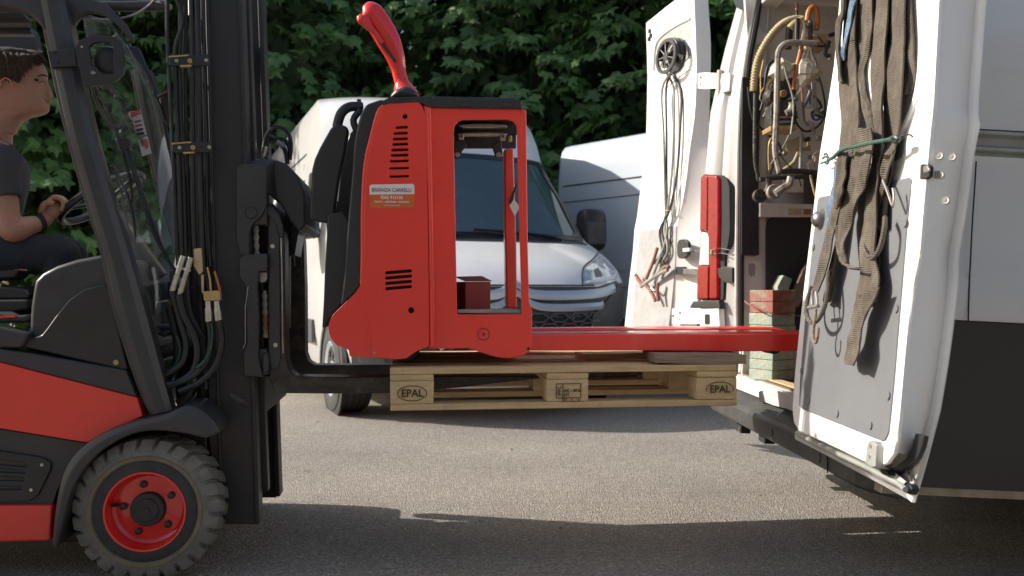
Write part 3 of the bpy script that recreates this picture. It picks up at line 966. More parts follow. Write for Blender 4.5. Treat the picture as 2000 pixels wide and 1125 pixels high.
hs = [([(336, 568), (345, 600), (356, 640), (364, 670), (358, 705), (335, 725), (310, 738)], 0.0105, 0.07),
      ([(350, 575), (360, 615), (378, 650), (386, 685), (378, 725), (345, 748), (300, 760)], 0.0125, 0.06),
      ([(408, 628), (412, 655), (409, 690), (395, 718), (365, 742), (320, 752)], 0.0105, 0.055),
      ([(427, 626), (433, 655), (430, 690), (416, 722), (388, 748), (350, 765)], 0.0115, 0.055),
      ([(370, 500), (366, 560), (372, 610), (386, 640), (398, 660)], 0.011, 0.12),
      ([(388, 520), (392, 600), (398, 680), (402, 760)], 0.010, 0.13),
      ([(330, 600), (340, 640), (346, 680), (340, 720), (322, 745)], 0.013, 0.12),
      ([(312, 640), (336, 640), (352, 662), (354, 700), (340, 730)], 0.010, 0.14)]
for pts, r, y in hs:
    tubep(pts, y, r, M['rubber'], 'hydraulic_hose')
tubep([(413, 632), (415, 655), (410, 685), (398, 706)], 0.040, 0.0028, M['green'], 'green_cable_mark', sub=3)
tubep([(400, 704), (392, 712), (384, 718)], 0.038, 0.0045, M['green'], 'green_cable_mark', sub=2)
tubep([(345, 655), (352, 680), (347, 705), (330, 725), (315, 733)], 0.09, 0.004, M['green'], 'green_cable', sub=3)
# tilt cylinder and pipework glimpsed behind the hoses
side([(300, 590), (330, 585), (345, 640), (320, 660), (300, 650)], 0.30, t=0.12, name='tilt_bracket', m=M['steel'], bev=0.008)
tubep([(300, 690), (350, 672), (395, 640)], 0.28, 0.03, M['steel'], 'tilt_cylinder', n=16, sub=1)
tubep([(350, 790), (372, 770), (395, 700)], 0.25, 0.02, M['steel'], 'tilt_cylinder', n=16, sub=1)
side([(330, 560), (400, 560), (402, 800), (345, 800)], 0.40, t=0.2, name='front_bulkhead', m=M['mast'], bev=0.004)
side([(262, 560), (345, 545), (352, 640), (300, 640)], 0.35, t=0.2, name='dash_front', m=M['mast'], bev=0.01)

# ---- steering column, wheel and levers
sc_ = FL.hit(146, 414, 1, 0.53)
ax = Vector((-0.55, 0.0, 0.83)).normalized()
u = Vector((0, 1, 0)); v = ax.cross(u)
bm = BM()
ring = [sc_ + (u * math.cos(a) + v * math.sin(a)) * 0.165 for a in [2 * math.pi * k / 40 for k in range(40)]]
ctr = sc_ + ax * -0.02
ring = [p + Vector((0.10, 0, 0.055)) for p in ring]
ctr = ctr + Vector((0.10, 0, 0.055))
tube(bm, ring, 0.014, 10, 1, closed=True)
sw = part('steering_wheel', bm, M['blackplastic'], fk)
bm = BM()
for k in (0, 2, 4):
    a = 2 * math.pi * k / 6 + 0.4
    tube(bm, [ctr, ctr + (u * math.cos(a) + v * math.sin(a)) * 0.16 + ax * 0.02], 0.008, 8, 1)
tube(bm, [ctr - ax * 0.35, ctr + ax * 0.02], [0.04, 0.03], 14, 1)
part('steering_column', bm, M['blackplastic'], fk)
tubep([(36, 510), (34, 470), (38, 440)], 0.40, 0.009, M['blackplastic'], 'control_lever', sub=2)
side([(28, 436), (34, 430), (41, 433), (42, 450), (38, 462), (30, 458)], 0.39, t=0.022, name='lever_knob', m=M['blackplastic'], bev=0.006, seg=3)
side([(-160, 480), (-20, 470), (10, 458), (40, 470), (42, 500), (40, 528), (30, 545), (-160, 560)], 0.34, t=0.10, name='armrest', m=M['blackplastic'], bev=0.014, seg=3)
lt = side([(28, 514), (54, 516), (53, 529), (27, 527)], 0.338, t=0.004, name='armrest_badge', m=M['trimgrey'], bev=0.001)
side([(39, 516), (46, 516.5), (45, 527), (38, 527)], 0.336, t=0.003, name='badge_mark', m=M['red'], bev=0, parent=lt)
side([(-400, 560), (20, 560), (50, 565), (58, 575), (56, 585), (-400, 590)], 0.25, t=0.5, name='seat', m=M['blackplastic'], bev=0.02, seg=3)
side([(-400, 590), (50, 585), (56, 604), (20, 612), (-400, 612)], 0.20, t=0.6, name='seat_rail', m=M['mast'], bev=0.01)
side([(-400, 610), (0, 610), (20, 618), (55, 614), (56, 630), (-400, 640)], 0.10, t=0.8, name='cab_floor', m=M['char'], bev=0.01)
side([(-10, 617), (28, 616), (30, 620), (-10, 622)], 0.09, t=0.02, name='floor_label', m=M['red'], bev=0)
bm = BM(); box(bm, (-1.98, 0.30, 0.9), (-1.86, 0.80, 1.65)); part('seat_back', bm, M['blackplastic'], fk, bev=0.04, seg=3)

# ---- fork carriage
cg = side([(461, 330), (464, 324), (475, 319), (519, 320), (521, 400), (512, 420), (500, 431), (492, 440), (487, 455), (486, 480), (488, 502), (470, 498), (462, 470)], 0.135, t=0.02, name='carriage_plate', m=M['char'], bev=0.004)
bm = BM(); c = FL.hit(490, 415, 1, 0.130); lathe(bm, [(0.0, 0.002), (0.0185, 0.002), (0.0195, 0.0), (0.021, 0.002), (0.021, 0.012)], c, n=28); part('carriage_pin', bm, M['char'], cg)
side([(467, 504), (478, 497), (522, 495), (522, 520), (520, 530), (505, 530), (503, 560), (506, 620), (505, 700), (512, 730), (516, 738), (476, 735), (474, 690), (482, 670), (479, 560), (467, 540)], 0.125, t=0.03, name='carriage_side', m=M['char'], bev=0.005)
tubep([(484.5, 560), (479, 600), (479, 670), (475, 680)], 0.122, 0.0012, M['zinc'], 'worn_edge', n=6, sub=1)
# top housing with a sloping lid
a0 = FL.hit(480, 322, 1, 0.15); 
bm = BM()
pts_top = [(482, 320), (520, 309), (540, 311), (590, 352), (597, 375), (597, 445), (585, 450), (578, 430), (564, 440), (545, 395), (521, 372)]
plate(bm, FL.q([(521, 324), (537, 311), (560, 320), (583, 345), (595, 378), (597, 440), (583, 452), (566, 432), (548, 398), (530, 380), (521, 372)], 1, 0.22), [], (0, 0.5, 0))
part('carriage_housing', bm, M['char'], fk, bev=0.008, seg=3)
bm = BM()
lid = FL.q([(475, 321), (519, 321), (521, 372), (521, 324)], 1, 0.135)
plate(bm, [FL.hit(478, 321, 1, 0.137), FL.hit(519, 322, 1, 0.137), FL.hit(538, 312, 1, 0.23), FL.hit(505, 308, 1, 0.23)], [], (0, 0, -0.02))
part('carriage_lid', bm, M['char'], fk, bev=0.003)
bm = BM()
plate(bm, [FL.hit(520, 322, 1, 0.138), FL.hit(538, 312, 1, 0.23), FL.hit(548, 398, 1, 0.23), FL.hit(530, 380, 1, 0.2), FL.hit(521, 372, 1, 0.138)], [], (-0.008, 0, 0))
part('carriage_cheek', bm, M['char'], fk, bev=0.002)
# cross bars of the carriage
for (y0, y1) in ((395, 440), (680, 720)):
    bm = BM()
    a, b = FL.hit(512, y0, 1, 0.17), FL.hit(512, y1, 1, 0.17)
    box(bm, (a.x - 0.03, 0.15, b.z), (a.x + 0.02, 0.93, a.z))
    part('carriage_bar', bm, M['char'], fk, bev=0.005)
bm = BM(); a = FL.hit(512, 500, 1, 0.2); box(bm, (a.x - 0.035, 0.22, 0.50), (a.x - 0.015, 0.92, 1.0)); part('carriage_sun_block', bm, M['mast'], fk, bev=0.004)  # plate added to block stray sun passing through the carriage
# lift chain and inner workings seen in the slots
def chain(x0, y0, x1, y1, y, n):
    bm = BM()
    for k in range(n):
        p = FL.hit(x0 + (x1 - x0) * k / (n - 1), y0 + (y1 - y0) * k / (n - 1), 1, y)
        w = 0.011 if k % 2 else 0.008
        box(bm, p + Vector((-w, -0.006, -0.010)), p + Vector((w, 0.006, 0.010)))
    return part('lift_chain', bm, M['steel'], fk, bev=0.003)
chain(500, 440, 502, 505, 0.20, 9)
chain(517, 572, 519, 655, 0.20, 12)
tubep([(511, 505), (512, 700)], 0.22, 0.012, M['mast'], 'chain_guide', sub=1)
side([(490, 440), (524, 440), (524, 500), (490, 500)], 0.25, t=0.02, name='slot_back', m=M['gapdark'], bev=0)
side([(505, 530), (530, 530), (530, 735), (507, 735)], 0.26, t=0.02, name='slot_back', m=M['gapdark'], bev=0)
tubep([(518, 618), (520, 640), (524, 655)], 0.18, 0.004, M['orange'], 'slot_cable', sub=2)
side([(505, 530), (522, 531), (522, 545), (517, 552), (505, 552)], 0.15, t=0.04, name='roller_cap', m=M['steel'], bev=0.004)
side([(512, 690), (524, 688), (526, 725), (516, 735), (510, 730)], 0.14, t=0.06, name='carriage_foot', m=M['char'], bev=0.008)
# ---- the two forks
def fork(y, shank, xt, ztop):
    """shank traced as pixels on the near side of the fork, tine runs along the truck's axis"""
    bm = BM()
    P = FL.q(shank, 1, y)
    plate(bm, P, [], (0, 0.10, 0))
    return part('fork', bm, M['forkmetal'], fk, bev=0.006, seg=2)
fork(0.17, [(523, 412), (533, 408), (543, 418), (552, 440), (556, 470), (557, 600), (560, 705), (566, 725), (578, 735), (700, 737), (762, 735), (900, 735), (1052, 735), (1056, 739), (900, 757), (762, 768), (640, 769), (548, 768), (535, 762), (527, 740), (523, 700)], 0, 0)
# outer hook strip with bolts on the near fork
side([(521, 402), (533, 404), (545, 420), (552, 440), (553, 462), (546, 464), (540, 440), (530, 424), (521, 420)], 0.160, t=0.012, name='fork_hook', m=M['char'], bev=0.003)
side([(526, 420), (538, 430), (545, 462), (547, 560), (548, 700), (544, 718), (530, 722), (525, 700)], 0.163, t=0.008, name='fork_cheek', m=M['char'], bev=0.003)
for (px, py) in ((532, 481), (538, 674)):
    bm = BM(); disc(bm, FL.hit(px, py, 1, 0.157), 0.0085, 0.008); part('fork_bolt', bm, M['zinc'], fk, bev=0.002)
tubep([(549, 465), (551, 560), (552, 660), (553, 690)], 0.158, 0.0022, M['zinc'], 'worn_edge', n=6, sub=1)
fork(0.70, [(562, 430), (575, 424), (586, 440), (593, 470), (596, 560), (597, 690), (603, 706), (615, 713), (700, 713), (765, 712), (1200, 716), (1345, 722), (1345, 727), (1200, 737), (765, 736), (620, 737), (580, 736), (570, 725), (565, 700)], 0, 0)
side([(560, 435), (572, 425), (583, 440), (588, 470), (589, 520), (576, 520), (572, 470)], 0.69, t=0.012, name='fork_hook', m=M['char'], bev=0.003)
side([(555, 395), (585, 440), (575, 500), (560, 470)], 0.45, t=0.2, name='carriage_frame', m=M['blackplastic'], bev=0.004)
tubep([(552, 430), (560, 470), (562, 500), (562, 640)], 0.50, 0.012, M['steel'], 'load_rest_bar', sub=2)
side([(520, 390), (566, 440), (560, 500), (540, 470)], 0.40, t=0.2, name='carriage_frame', m=M['gapdark'], bev=0)
# hose loops on top of the carriage
for pts, r, m_ in [([(519, 305), (517, 285), (521, 264), (535, 250), (550, 249), (564, 262), (568, 285), (566, 312)], 0.0075, 'rubber'),
                ([(521, 302), (521, 280), (526, 268), (540, 276), (556, 292), (561, 320)], 0.0085, 'rubber'),
                ([(523, 278), (534, 274), (548, 270), (558, 276), (565, 290), (566, 300)], 0.0075, 'rubber'),
                ([(478, 262), (488, 268), (498, 285), (504, 305)], 0.0065, 'rubber'),
                ([(512, 308), (514, 290), (518, 272)], 0.006, 'zinc')]:
    tubep(pts, 0.30, r, M[m_], 'carriage_hose')
tubep([(514, 304), (517, 296), (519, 286)], 0.28, 0.009, M['zinc'], 'hose_fitting', sub=1)
tubep([(541, 276), (556, 286)], 0.29, 0.0095, M['steel'], 'hose_sleeve', sub=1)
tubep([(476, 262), (484, 260), (491, 268)], 0.25, 0.003, M['bag'], 'cable_tie', sub=1)
# cables beside the windscreen
tubep([(308, 190), (318, 184), (330, 180), (340, 186)], 0.30, 0.006, M['rubber'], 'front_cable')
tubep([(300, 182), (312, 205), (322, 235)], 0.32, 0.004, M['rubber'], 'front_cable')
side([(308, 188), (330, 176), (334, 245), (320, 240)], 0.32, t=0.05, name='far_work_lamp', m=M['blackplastic'], bev=0.01)
tubep([(322, 250), (330, 290), (345, 350)], 0.32, 0.006, M['mast'], 'lamp_stay', sub=1)
# ================================================================ the driver
HY_ = 0.50                                     # how deep in the cab he sits
dr = thing('person', 'young man with brown hair in a dark grey T-shirt driving the forklift, seen in profile', 'person', Fr(FL.M @ Vector((-0.75, HY_, 0.62)), FL.ex))
DF = Fr(FL.M @ Vector((-0.75, HY_, 0.62)), FL.ex)
def dpt(px, py, y=0.0): return DF.hit(px, py, 1, y)
body = BM()
# head: horizontal rings, front profile traced, width and back from proportions
prof = [  # py, front px, back px, half width (m)
    (262, 28, -40, 0.047), (248, 35, -40, 0.048), (236, 44, -41, 0.050), (228, 62, -42, 0.050), (223, 86, -44, 0.046), (218, 93, -46, 0.052), (212, 95.5, -48, 0.057), (206, 95, -50, 0.060), (200, 94, -52, 0.062),
    (194, 93, -54, 0.064), (188, 92, -56, 0.066), (182, 91, -57, 0.068), (175, 90, -58, 0.070), (168, 89, -59, 0.0715), (160, 89, -60, 0.0725), (152, 91, -61, 0.073), (145, 91, -62, 0.0735), (136, 89, -62, 0.073), (126, 84, -61, 0.070), (116, 75, -58, 0.062), (108, 60, -50, 0.048), (103, 40, -36, 0.030)]
NH = 40
rings = []
def bump(py, c, w, h): return h * math.exp(-((py - c) / w) ** 2)
for py, fx, bx_, hw in prof:
    f, b = dpt(fx, py), dpt(bx_, py)
    z = f.z
    cx = (f.x + b.x) / 2 + (f.x - b.x) * 0.05
    ring = []
    for k in range(NH):
        a = 2 * math.pi * k / NH
        ca, sa = math.cos(a), math.sin(a)
        front = max(0, ca)
        rx = (f.x - cx) if ca > 0 else (cx - b.x)
        # squared a little at the jaw and cheek
        ex = 0.86 if 150 < py < 230 else 1.0
        x = cx + rx * math.copysign(abs(ca) ** ex, ca)
        y = hw * math.copysign(abs(sa) ** 0.92, sa)
        # eye socket hollow
        es = math.exp(-((abs(y) - 0.034) / 0.016) ** 2) * front
        x -= bump(py, 159, 6, 0.010) * es
        x += bump(py, 151, 4, 0.003) * es
        # cheekbone
        x += bump(py, 172, 9, 0.004) * math.exp(-((abs(y) - 0.045) / 0.016) ** 2) * front
        ring.append(Vector((x, y, z)))
    rings.append(ring)
loft(body, rings)
# nose, lips, chin
nose = [(156, 92.5, 0.006), (164, 95, 0.007), (172, 98, 0.0085), (180, 102, 0.011), (185, 103.5, 0.014), (188.5, 101, 0.014), (191, 96, 0.008)]
loft(body, [[dpt(fx, py) + Vector((-0.002 - 0.030 * abs(math.sin(a / 1.0)) if False else (math.cos(a) - 1) * 0.014, math.sin(a) * w, 0)) for a in [2 * math.pi * k / 14 for k in range(14)]] for py, fx, w in nose])
for sgn in (-1, 1):
    c = dpt(97, 187.5) + Vector((0, sgn * 0.0115, 0))
    g = bmesh.ops.create_uvsphere(body, u_segments=10, v_segments=8, radius=1)
    for v in g['verts']: v.co = c + Vector((v.co.x * 0.009, v.co.y * 0.006, v.co.z * 0.0065))
# ears
for sgn in (-1, 1):
    c = dpt(11, 166) + Vector((0, sgn * 0.079, 0))
    g = bmesh.ops.create_uvsphere(body, u_segments=14, v_segments=10, radius=1)
    for v in g['verts']: v.co = c + Matrix.Rotation(R(-14), 3, 'Y') @ Vector((v.co.x * 0.021, v.co.y * 0.010 - sgn * v.co.x * 0.010, v.co.z * 0.035))
def limb(pts, rad, n=16, sub=5, bm=None):
    tube(bm or body, pts, rad, n, sub)
# neck into shoulders, chest under the shirt
limb([dpt(0, 190), dpt(-4, 235), dpt(-16, 285)], [0.052, 0.050, 0.070])
# near (right) arm, down to the wrist
sh, el, wr = dpt(-6, 322, -0.19), dpt(20, 452, -0.20), dpt(80, 434, -0.12)
limb([sh, sh.lerp(el, 0.35), sh.lerp(el, 0.75), el + Vector((0, 0, 0.01)), el.lerp(wr, 0.25), el.lerp(wr, 0.6), wr, dpt(92, 424, -0.10)], [0.050, 0.047, 0.042, 0.043, 0.044, 0.036, 0.0265, 0.026])
# fist round the wheel knob: palm, four curled fingers, thumb
pc = dpt(97, 412, -0.095)
g = bmesh.ops.create_uvsphere(body, u_segments=16, v_segments=12, radius=1)
for v in g['verts']:
    v.co = pc + Matrix.Rotation(R(-28), 3, 'Y') @ Vector((v.co.x * 0.044, v.co.y * 0.021, v.co.z * 0.034))
fingers = [([(92, 398), (104, 386), (118, 388), (124, 400), (118, 412)], -0.118), ([(98, 396), (111, 386), (126, 391), (130, 403), (122, 415)], -0.098), ([(102, 400), (116, 390), (130, 396), (133, 407), (124, 417)], -0.079), ([(104, 406), (118, 398), (131, 403), (133, 411), (125, 418)], -0.062)]
for i, (pts, yy) in enumerate(fingers):
    tube(body, [dpt(p[0], p[1], yy) for p in pts], [0.0105, 0.0108, 0.0098, 0.0088, 0.0075] if i < 3 else [0.009, 0.0095, 0.0085, 0.0078, 0.0066], 10, 5)
tube(body, [dpt(82, 412, -0.122), dpt(86, 400, -0.132), (dpt(96, 395, -0.134)), dpt(105, 399, -0.130)], [0.014, 0.0125, 0.0105, 0.008], 10, 5)
# far (left) arm, hand on the lever
sl, el2, wl = dpt(-20, 325, 0.18), dpt(-40, 440, 0.20), dpt(-22, 446, 0.02)
limb([sl, sl.lerp(el2, 0.5), el2, el2.lerp(wl, 0.5), wl], [0.048, 0.043, 0.040, 0.034, 0.026])
g = bmesh.ops.create_uvsphere(body, u_segments=14, v_segments=10, radius=1)
pc2 = dpt(-6, 436, -0.03)
for v in g['verts']: v.co = pc2 + Vector((v.co.x * 0.040, v.co.y * 0.028, v.co.z * 0.034))
for i in range(4):
    yy = -0.055 + i * 0.019
    tube(body, [dpt(-4, 420, yy), dpt(5, 424, yy), dpt(7, 436, yy), dpt(0, 444, yy)], [0.010, 0.010, 0.009, 0.0075], 8, 4)
tube(body, [dpt(-8, 430, -0.05), dpt(0, 424, -0.062), dpt(7, 430, -0.06)], [0.012, 0.010, 0.008], 8, 4)
# chest so that neck and arms are one body
limb([dpt(-20, 300), dpt(-36, 380), dpt(-50, 470)], [0.075, 0.095, 0.09])
limb([sh + Vector((0, 0.02, 0.01)), dpt(-16, 300, 0.0), sl], [0.048, 0.07, 0.048])
ob = part('body', body, M['skin'], dr, ang=180)
rm = ob.modifiers.new('remesh', 'REMESH'); rm.mode = 'VOXEL'; rm.voxel_size = 0.0032; rm.use_smooth_shade = True
sm = ob.modifiers.new('smooth', 'SMOOTH'); sm.factor = 0.5; sm.iterations = 3
# lips, eye, brow
bm = BM()
def lip(py, fx, w, h, d):
    g = bmesh.ops.create_uvsphere(bm, u_segments=16, v_segments=8, radius=1)
    c = dpt(fx, py)
    for v in g['verts']:
        y = v.co.y * w
        v.co = c + Vector((v.co.x * d - 0.35 * y * y / w * 1.3, y, v.co.z * h))
lip(196, 94.5, 0.024, 0.0042, 0.0085); lip(200.5, 94.0, 0.022, 0.0048, 0.0085)
part('lips', bm, M['lip'], dr, ang=180)
for sgn in (-1, 1):
    bm = BM()
    g = bmesh.ops.create_uvsphere(bm, u_segments=16, v_segments=10, radius=1)
    c = dpt(78, 160.5) + Vector((0, sgn * 0.036, 0))
    for v in g['verts']: v.co = c + Vector((v.co.x * 0.0085, v.co.y * 0.0095, v.co.z * 0.0062))
    e = part('eye', bm, M['eye'], dr, ang=180)
    bm = BM()
    P = [dpt(px, py, sgn * yy) for px, py, yy in ((87, 159.5, 0.024), (83.5, 157.5, 0.034), (78, 158, 0.045), (74, 160.5, 0.052))]
    tube(bm, P, [0.0018, 0.0030, 0.0032, 0.0016], 8, 4); part('upper_lid', bm, M['skin'], e)
    bm = BM()
    tube(bm, [p + Vector((0.0025, sgn * 0.001, -0.0024)) for p in P], [0.0008, 0.0014, 0.0016, 0.0008], 6, 4); part('lashes', bm, M['hair'], e)
    bm = BM()
    P = [dpt(px, py, sgn * yy) for px, py, yy in ((92, 149.5, 0.018), (87, 147, 0.030), (80, 146.5, 0.044), (72, 149.5, 0.056))]
    tube(bm, P, [0.002, 0.0032, 0.0030, 0.0012], 8, 4); part('eyebrow', bm, M['hair'], dr)
# ear inner fold
bm = BM()
tube(bm, [dpt(18, 178, -0.092), dpt(22, 170, -0.094), dpt(20, 158, -0.094), dpt(10, 152, -0.093), dpt(2, 158, -0.092), dpt(2, 168, -0.092)], 0.0028, 8, 4)
part('ear_rim', bm, mat('ear_skin', (0.52, 0.20, 0.145), 0.5), dr)
# hair: cap of locks swept back over the head
bm = BM()
hp_ = [(180, -8, -62, 0.0755), (172, -10, -65, 0.078), (162, -6, -68, 0.0795), (154, 12, -70, 0.080), (147, 30, -71, 0.081), (141, 42, -72, 0.0815), (134, 54, -72, 0.082), (127, 66, -71, 0.0815), (120, 77, -69, 0.081), (112, 80, -67, 0.078), (105, 74, -60, 0.068), (99, 58, -50, 0.052), (95, 30, -32, 0.026)]
rings = []
for py, fx, bx_, hw in hp_:
    f, b = dpt(fx, py), dpt(bx_, py)
    cx = (f.x + b.x) / 2
    rr = []
    for k in range(48):
        a = 2 * math.pi * k / 48
        x = cx + (f.x - cx) * math.copysign(abs(math.cos(a)) ** 0.85, math.cos(a))
        p = Vector((x, hw * math.copysign(abs(math.sin(a)) ** 0.9, math.sin(a)), f.z))
        d = Vector((math.cos(a), math.sin(a), 0))
        p += d * (0.0035 * math.sin(x * 160 + f.z * 90) + 0.003 * noise.noise(p * 60))
        rr.append(p)
    rings.append(rr)
loft(bm, rings)
rh = random.Random(4)
for i in range(330):
    u_ = rh.random()
    # locks start along the parting on the crown and sweep forward, then down the temple
    sx = -62 + 118 * u_                              # where along the head the lock starts
    kind = rh.random()
    if kind < 0.75:                                  # near side of the head
        yy = -0.020 - 0.02 * rh.random()
        ex = min(84, sx + 16 + rh.uniform(0, 10))
        # lower end follows the hairline: high over the forehead, low before the ear
        low = 124 if ex > 68 else (124 + (68 - ex) * 1.05 if ex > 34 else 158 - max(0, 20 - ex) * 0.25)
        ey = low - rh.uniform(-5, 20)
        bul = -0.080 if ex < 60 else -0.080 + (ex - 60) * 0.0012
        pts = [dpt(sx - 6, 101 + abs(sx - 10) * 0.07, yy * 0.6), dpt(sx + 2, 106 + abs(sx - 10) * 0.10, yy * 2.0), dpt((sx + ex) / 2 + 4, (112 + ey) / 2, bul * 0.97), dpt(ex, ey, bul)]
    else:                                            # over the brow
        y0_ = rh.uniform(-0.05, 0.05)
        pts = [dpt(36 + rh.uniform(-20, 10), 100, y0_ * 0.5), dpt(62, 102, y0_ * 0.8), dpt(78, 110, y0_), dpt(85, 119 + rh.uniform(-3, 4), y0_ * 1.05)]
    wv = rh.uniform(0.003, 0.009)
    pts = [q + Vector((wv * math.sin(j * 2.1 + i), (-0.004 if j in (1, 2) else 0) , wv * 0.6 * math.cos(j * 1.7 + i))) for j, q in enumerate(pts)]
    tube(bm, pts, [0.0025, 0.0055, 0.0050, 0.0012], 6, 4)
part('hair', bm, M['hair'], dr, ang=70)
# T-shirt
bm = BM()
def tring(px, py, rx, ry, tilt=0.0, n=36, y0=0.0):
    c = dpt(px, py, y0)
    out = []
    for k in range(n):
        a = 2 * math.pi * k / n
        p = Vector((rx * math.cos(a), ry * math.copysign(abs(math.sin(a)) ** 0.85, math.sin(a)), 0))
        p = Matrix.Rotation(tilt, 3, 'Y') @ p
        p += p.normalized() * 0.004 * noise.noise((c + p) * 16)
        out.append(c + p)
    return out
loft(bm, [tring(-6, 262, 0.066, 0.064, R(38)), tring(-10, 272, 0.075, 0.085, R(30)), tring(-16, 290, 0.098, 0.17, R(18)), tring(-22, 315, 0.118, 0.21, R(8)), tring(-30, 355, 0.132, 0.205), tring(-38, 400, 0.132, 0.185), tring(-46, 440, 0.128, 0.175), tring(-54, 478, 0.135, 0.18)])
for (s_, e_, y_) in ((sh, el, -1), (sl, el2, 1)):
    d = (e_ - s_)
    tube(bm, [s_ + Vector((0, -y_ * 0.05, 0.03)), s_ + d * 0.10, s_ + d * 0.30, s_ + d * 0.44, s_ + d * 0.50], [0.070, 0.070, 0.066, 0.064, 0.063], 20, 4)
o = part('t_shirt', bm, M['shirt'], dr, ang=180)
rm = o.modifiers.new('remesh', 'REMESH'); rm.mode = 'VOXEL'; rm.voxel_size = 0.006; rm.use_smooth_shade = True
sm = o.modifiers.new('smooth', 'SMOOTH'); sm.factor = 0.5; sm.iterations = 4
bm = BM(); tube(bm, [p for p in tring(-4, 264, 0.062, 0.060, R(40))], 0.006, 8, 1, closed=True); part('collar', bm, M['shirt'], o)
bm = BM(); tube(bm, [dpt(20, 318, -0.085), dpt(26, 326, -0.08), dpt(30, 330, -0.075), dpt(38, 326, -0.05)], 0.0022, 6, 3)
part('chest_emblem', bm, M['orange'], o)
bm = BM(); tube(bm, [dpt(27, 336, -0.085), dpt(32, 340, -0.078), dpt(36, 334, -0.06)], 0.0016, 6, 3)
part('chest_emblem', bm, M['whitelabel'], o)
# wristband
bm = BM()
d = (wr - el).normalized(); c = wr.lerp(el, 0.04)
u1 = d.cross(Vector((0, 1, 0))).normalized(); v1 = d.cross(u1)
loft(bm, [[c + d * o_ + (u1 * math.cos(a) + v1 * math.sin(a)) * (0.0295 + e_) for a in [2 * math.pi * k / 24 for k in range(24)]] for o_, e_ in ((-0.010, -0.002), (-0.009, 0.002), (0.009, 0.002), (0.010, -0.002))])
part('wristband', bm, M['gapdark'], dr)
bm = BM(); tube(bm, [dpt(90, 410, -0.125), dpt(100, 417, -0.122), dpt(110, 424, -0.115), dpt(118, 428, -0.10)], [0.006, 0.010, 0.012, 0.012], 10, 4); part('wheel_knob', bm, M['blackplastic'], sw)
# trousers: thighs and shins
bm = BM()
for y_, dx in ((-0.10, 0), (0.10, 14)):
    hip, kn, an = dpt(-60, 500, y_ * 0.9), dpt(118 + dx, 500 - dx * 0.3 if False else 496, y_ * 1.3), dpt(130 + dx, 640, y_ * 1.3)
    tube(bm, [hip, hip.lerp(kn, 0.35) + Vector((0, 0, 0.012)), hip.lerp(kn, 0.75) + Vector((0, 0, 0.004)), kn, kn.lerp(an, 0.25), an], [0.105, 0.092, 0.074, 0.066, 0.060, 0.055], 20, 5)
limb([dpt(-50, 470, 0.0), dpt(-62, 505, 0.0)], [0.14, 0.14], bm=bm, sub=1)
for v in bm.verts: v.co += v.co.normalized() * 0.007 * noise.noise(v.co * 13)
o = part('trousers', bm, M['trousers'], dr, ang=180)
rm = o.modifiers.new('remesh', 'REMESH'); rm.mode = 'VOXEL'; rm.voxel_size = 0.007; rm.use_smooth_shade = True
sm = o.modifiers.new('smooth', 'SMOOTH'); sm.factor = 0.5; sm.iterations = 3
for y_, dx in ((-0.13, 0), (0.13, 14)):
    c = dpt(140 + dx, 655, y_)
    bm = BM(); loft(bm, [[c + Vector((x, w * math.cos(a), h * (math.sin(a) + 1) - 0.03)) for a in [2 * math.pi * k / 16 for k in range(16)]] for x, w, h in ((-0.09, 0.03, 0.03), (-0.06, 0.04, 0.05), (0.02, 0.045, 0.045), (0.12, 0.048, 0.028), (0.17, 0.03, 0.018))]); part('shoe', bm, M['blackplastic'], dr, ang=60)
# ================================================================ pallet
PA = yawf((-0.406, 2.90, 0.554), 6.7)
pal = thing('wooden_pallet', 'light wooden pallet with branded corner blocks carried on the forklift forks', 'pallet', PA)
rp = random.Random(5)
def wbox(name, lo, hi, m='wood', sub=3, jit=0.0015, bev=0.003):
    bm = BM(); box(bm, lo, hi)
    for v in bm.verts:
        v.co += Vector((rp.uniform(-jit, jit), rp.uniform(-jit, jit), rp.uniform(-jit, jit) * 0.6))
    o = part(name, bm, M[m], pal, bev=bev, seg=1)
    o.data.transform(Matrix.Translation((0, 0, 0)))
    return o
LP, WP = 1.2, 0.8
for y in (0, 0.350, 0.7):                                   # bottom boards lengthwise
    wbox('bottom_board', (0, y, 0), (LP, y + 0.1, 0.022))
blk = {}
for i, x in enumerate((0, 0.5275, 1.055)):
    for j, y in enumerate((0, 0.3275, 0.655)):
        w = 0.145
        yy = (y, y + (0.10 if j != 1 else w))
        if j == 2: yy = (0.7, 0.8)
        blk[(i, j)] = wbox('block', (x, yy[0] + 0.002, 0.0225), (x + w, yy[1] - 0.001, 0.0995), 'woodend', jit=0.001)
for x in (0, 0.5275, 1.055):                                # cross boards
    wbox('cross_board', (x, 0.001, 0.1), (x + 0.145, 0.799, 0.1215))
for y, w in ((0.0, 0.145), (0.1875, 0.10), (0.3275, 0.145), (0.5125, 0.10), (0.655, 0.145)):   # deck
    wbox('deck_board', (-0.001 + rp.uniform(0, 0.003), y, 0.122), (LP, y + w, 0.144))
def ring2(bm, cx, cz, rx, rz, w, y, a0=0, a1=360, n=28):
    prev = None
    for k in range(n + 1):
        a = R(a0 + (a1 - a0) * k / n)
        p = bm.verts.new((cx + rx * math.cos(a), y, cz + rz * math.sin(a)))
        q = bm.verts.new((cx + (rx - w) * math.cos(a), y, cz + (rz - w) * math.sin(a)))
        if prev: bm.faces.new((prev[0], p, q, prev[1]))
        prev = (p, q)
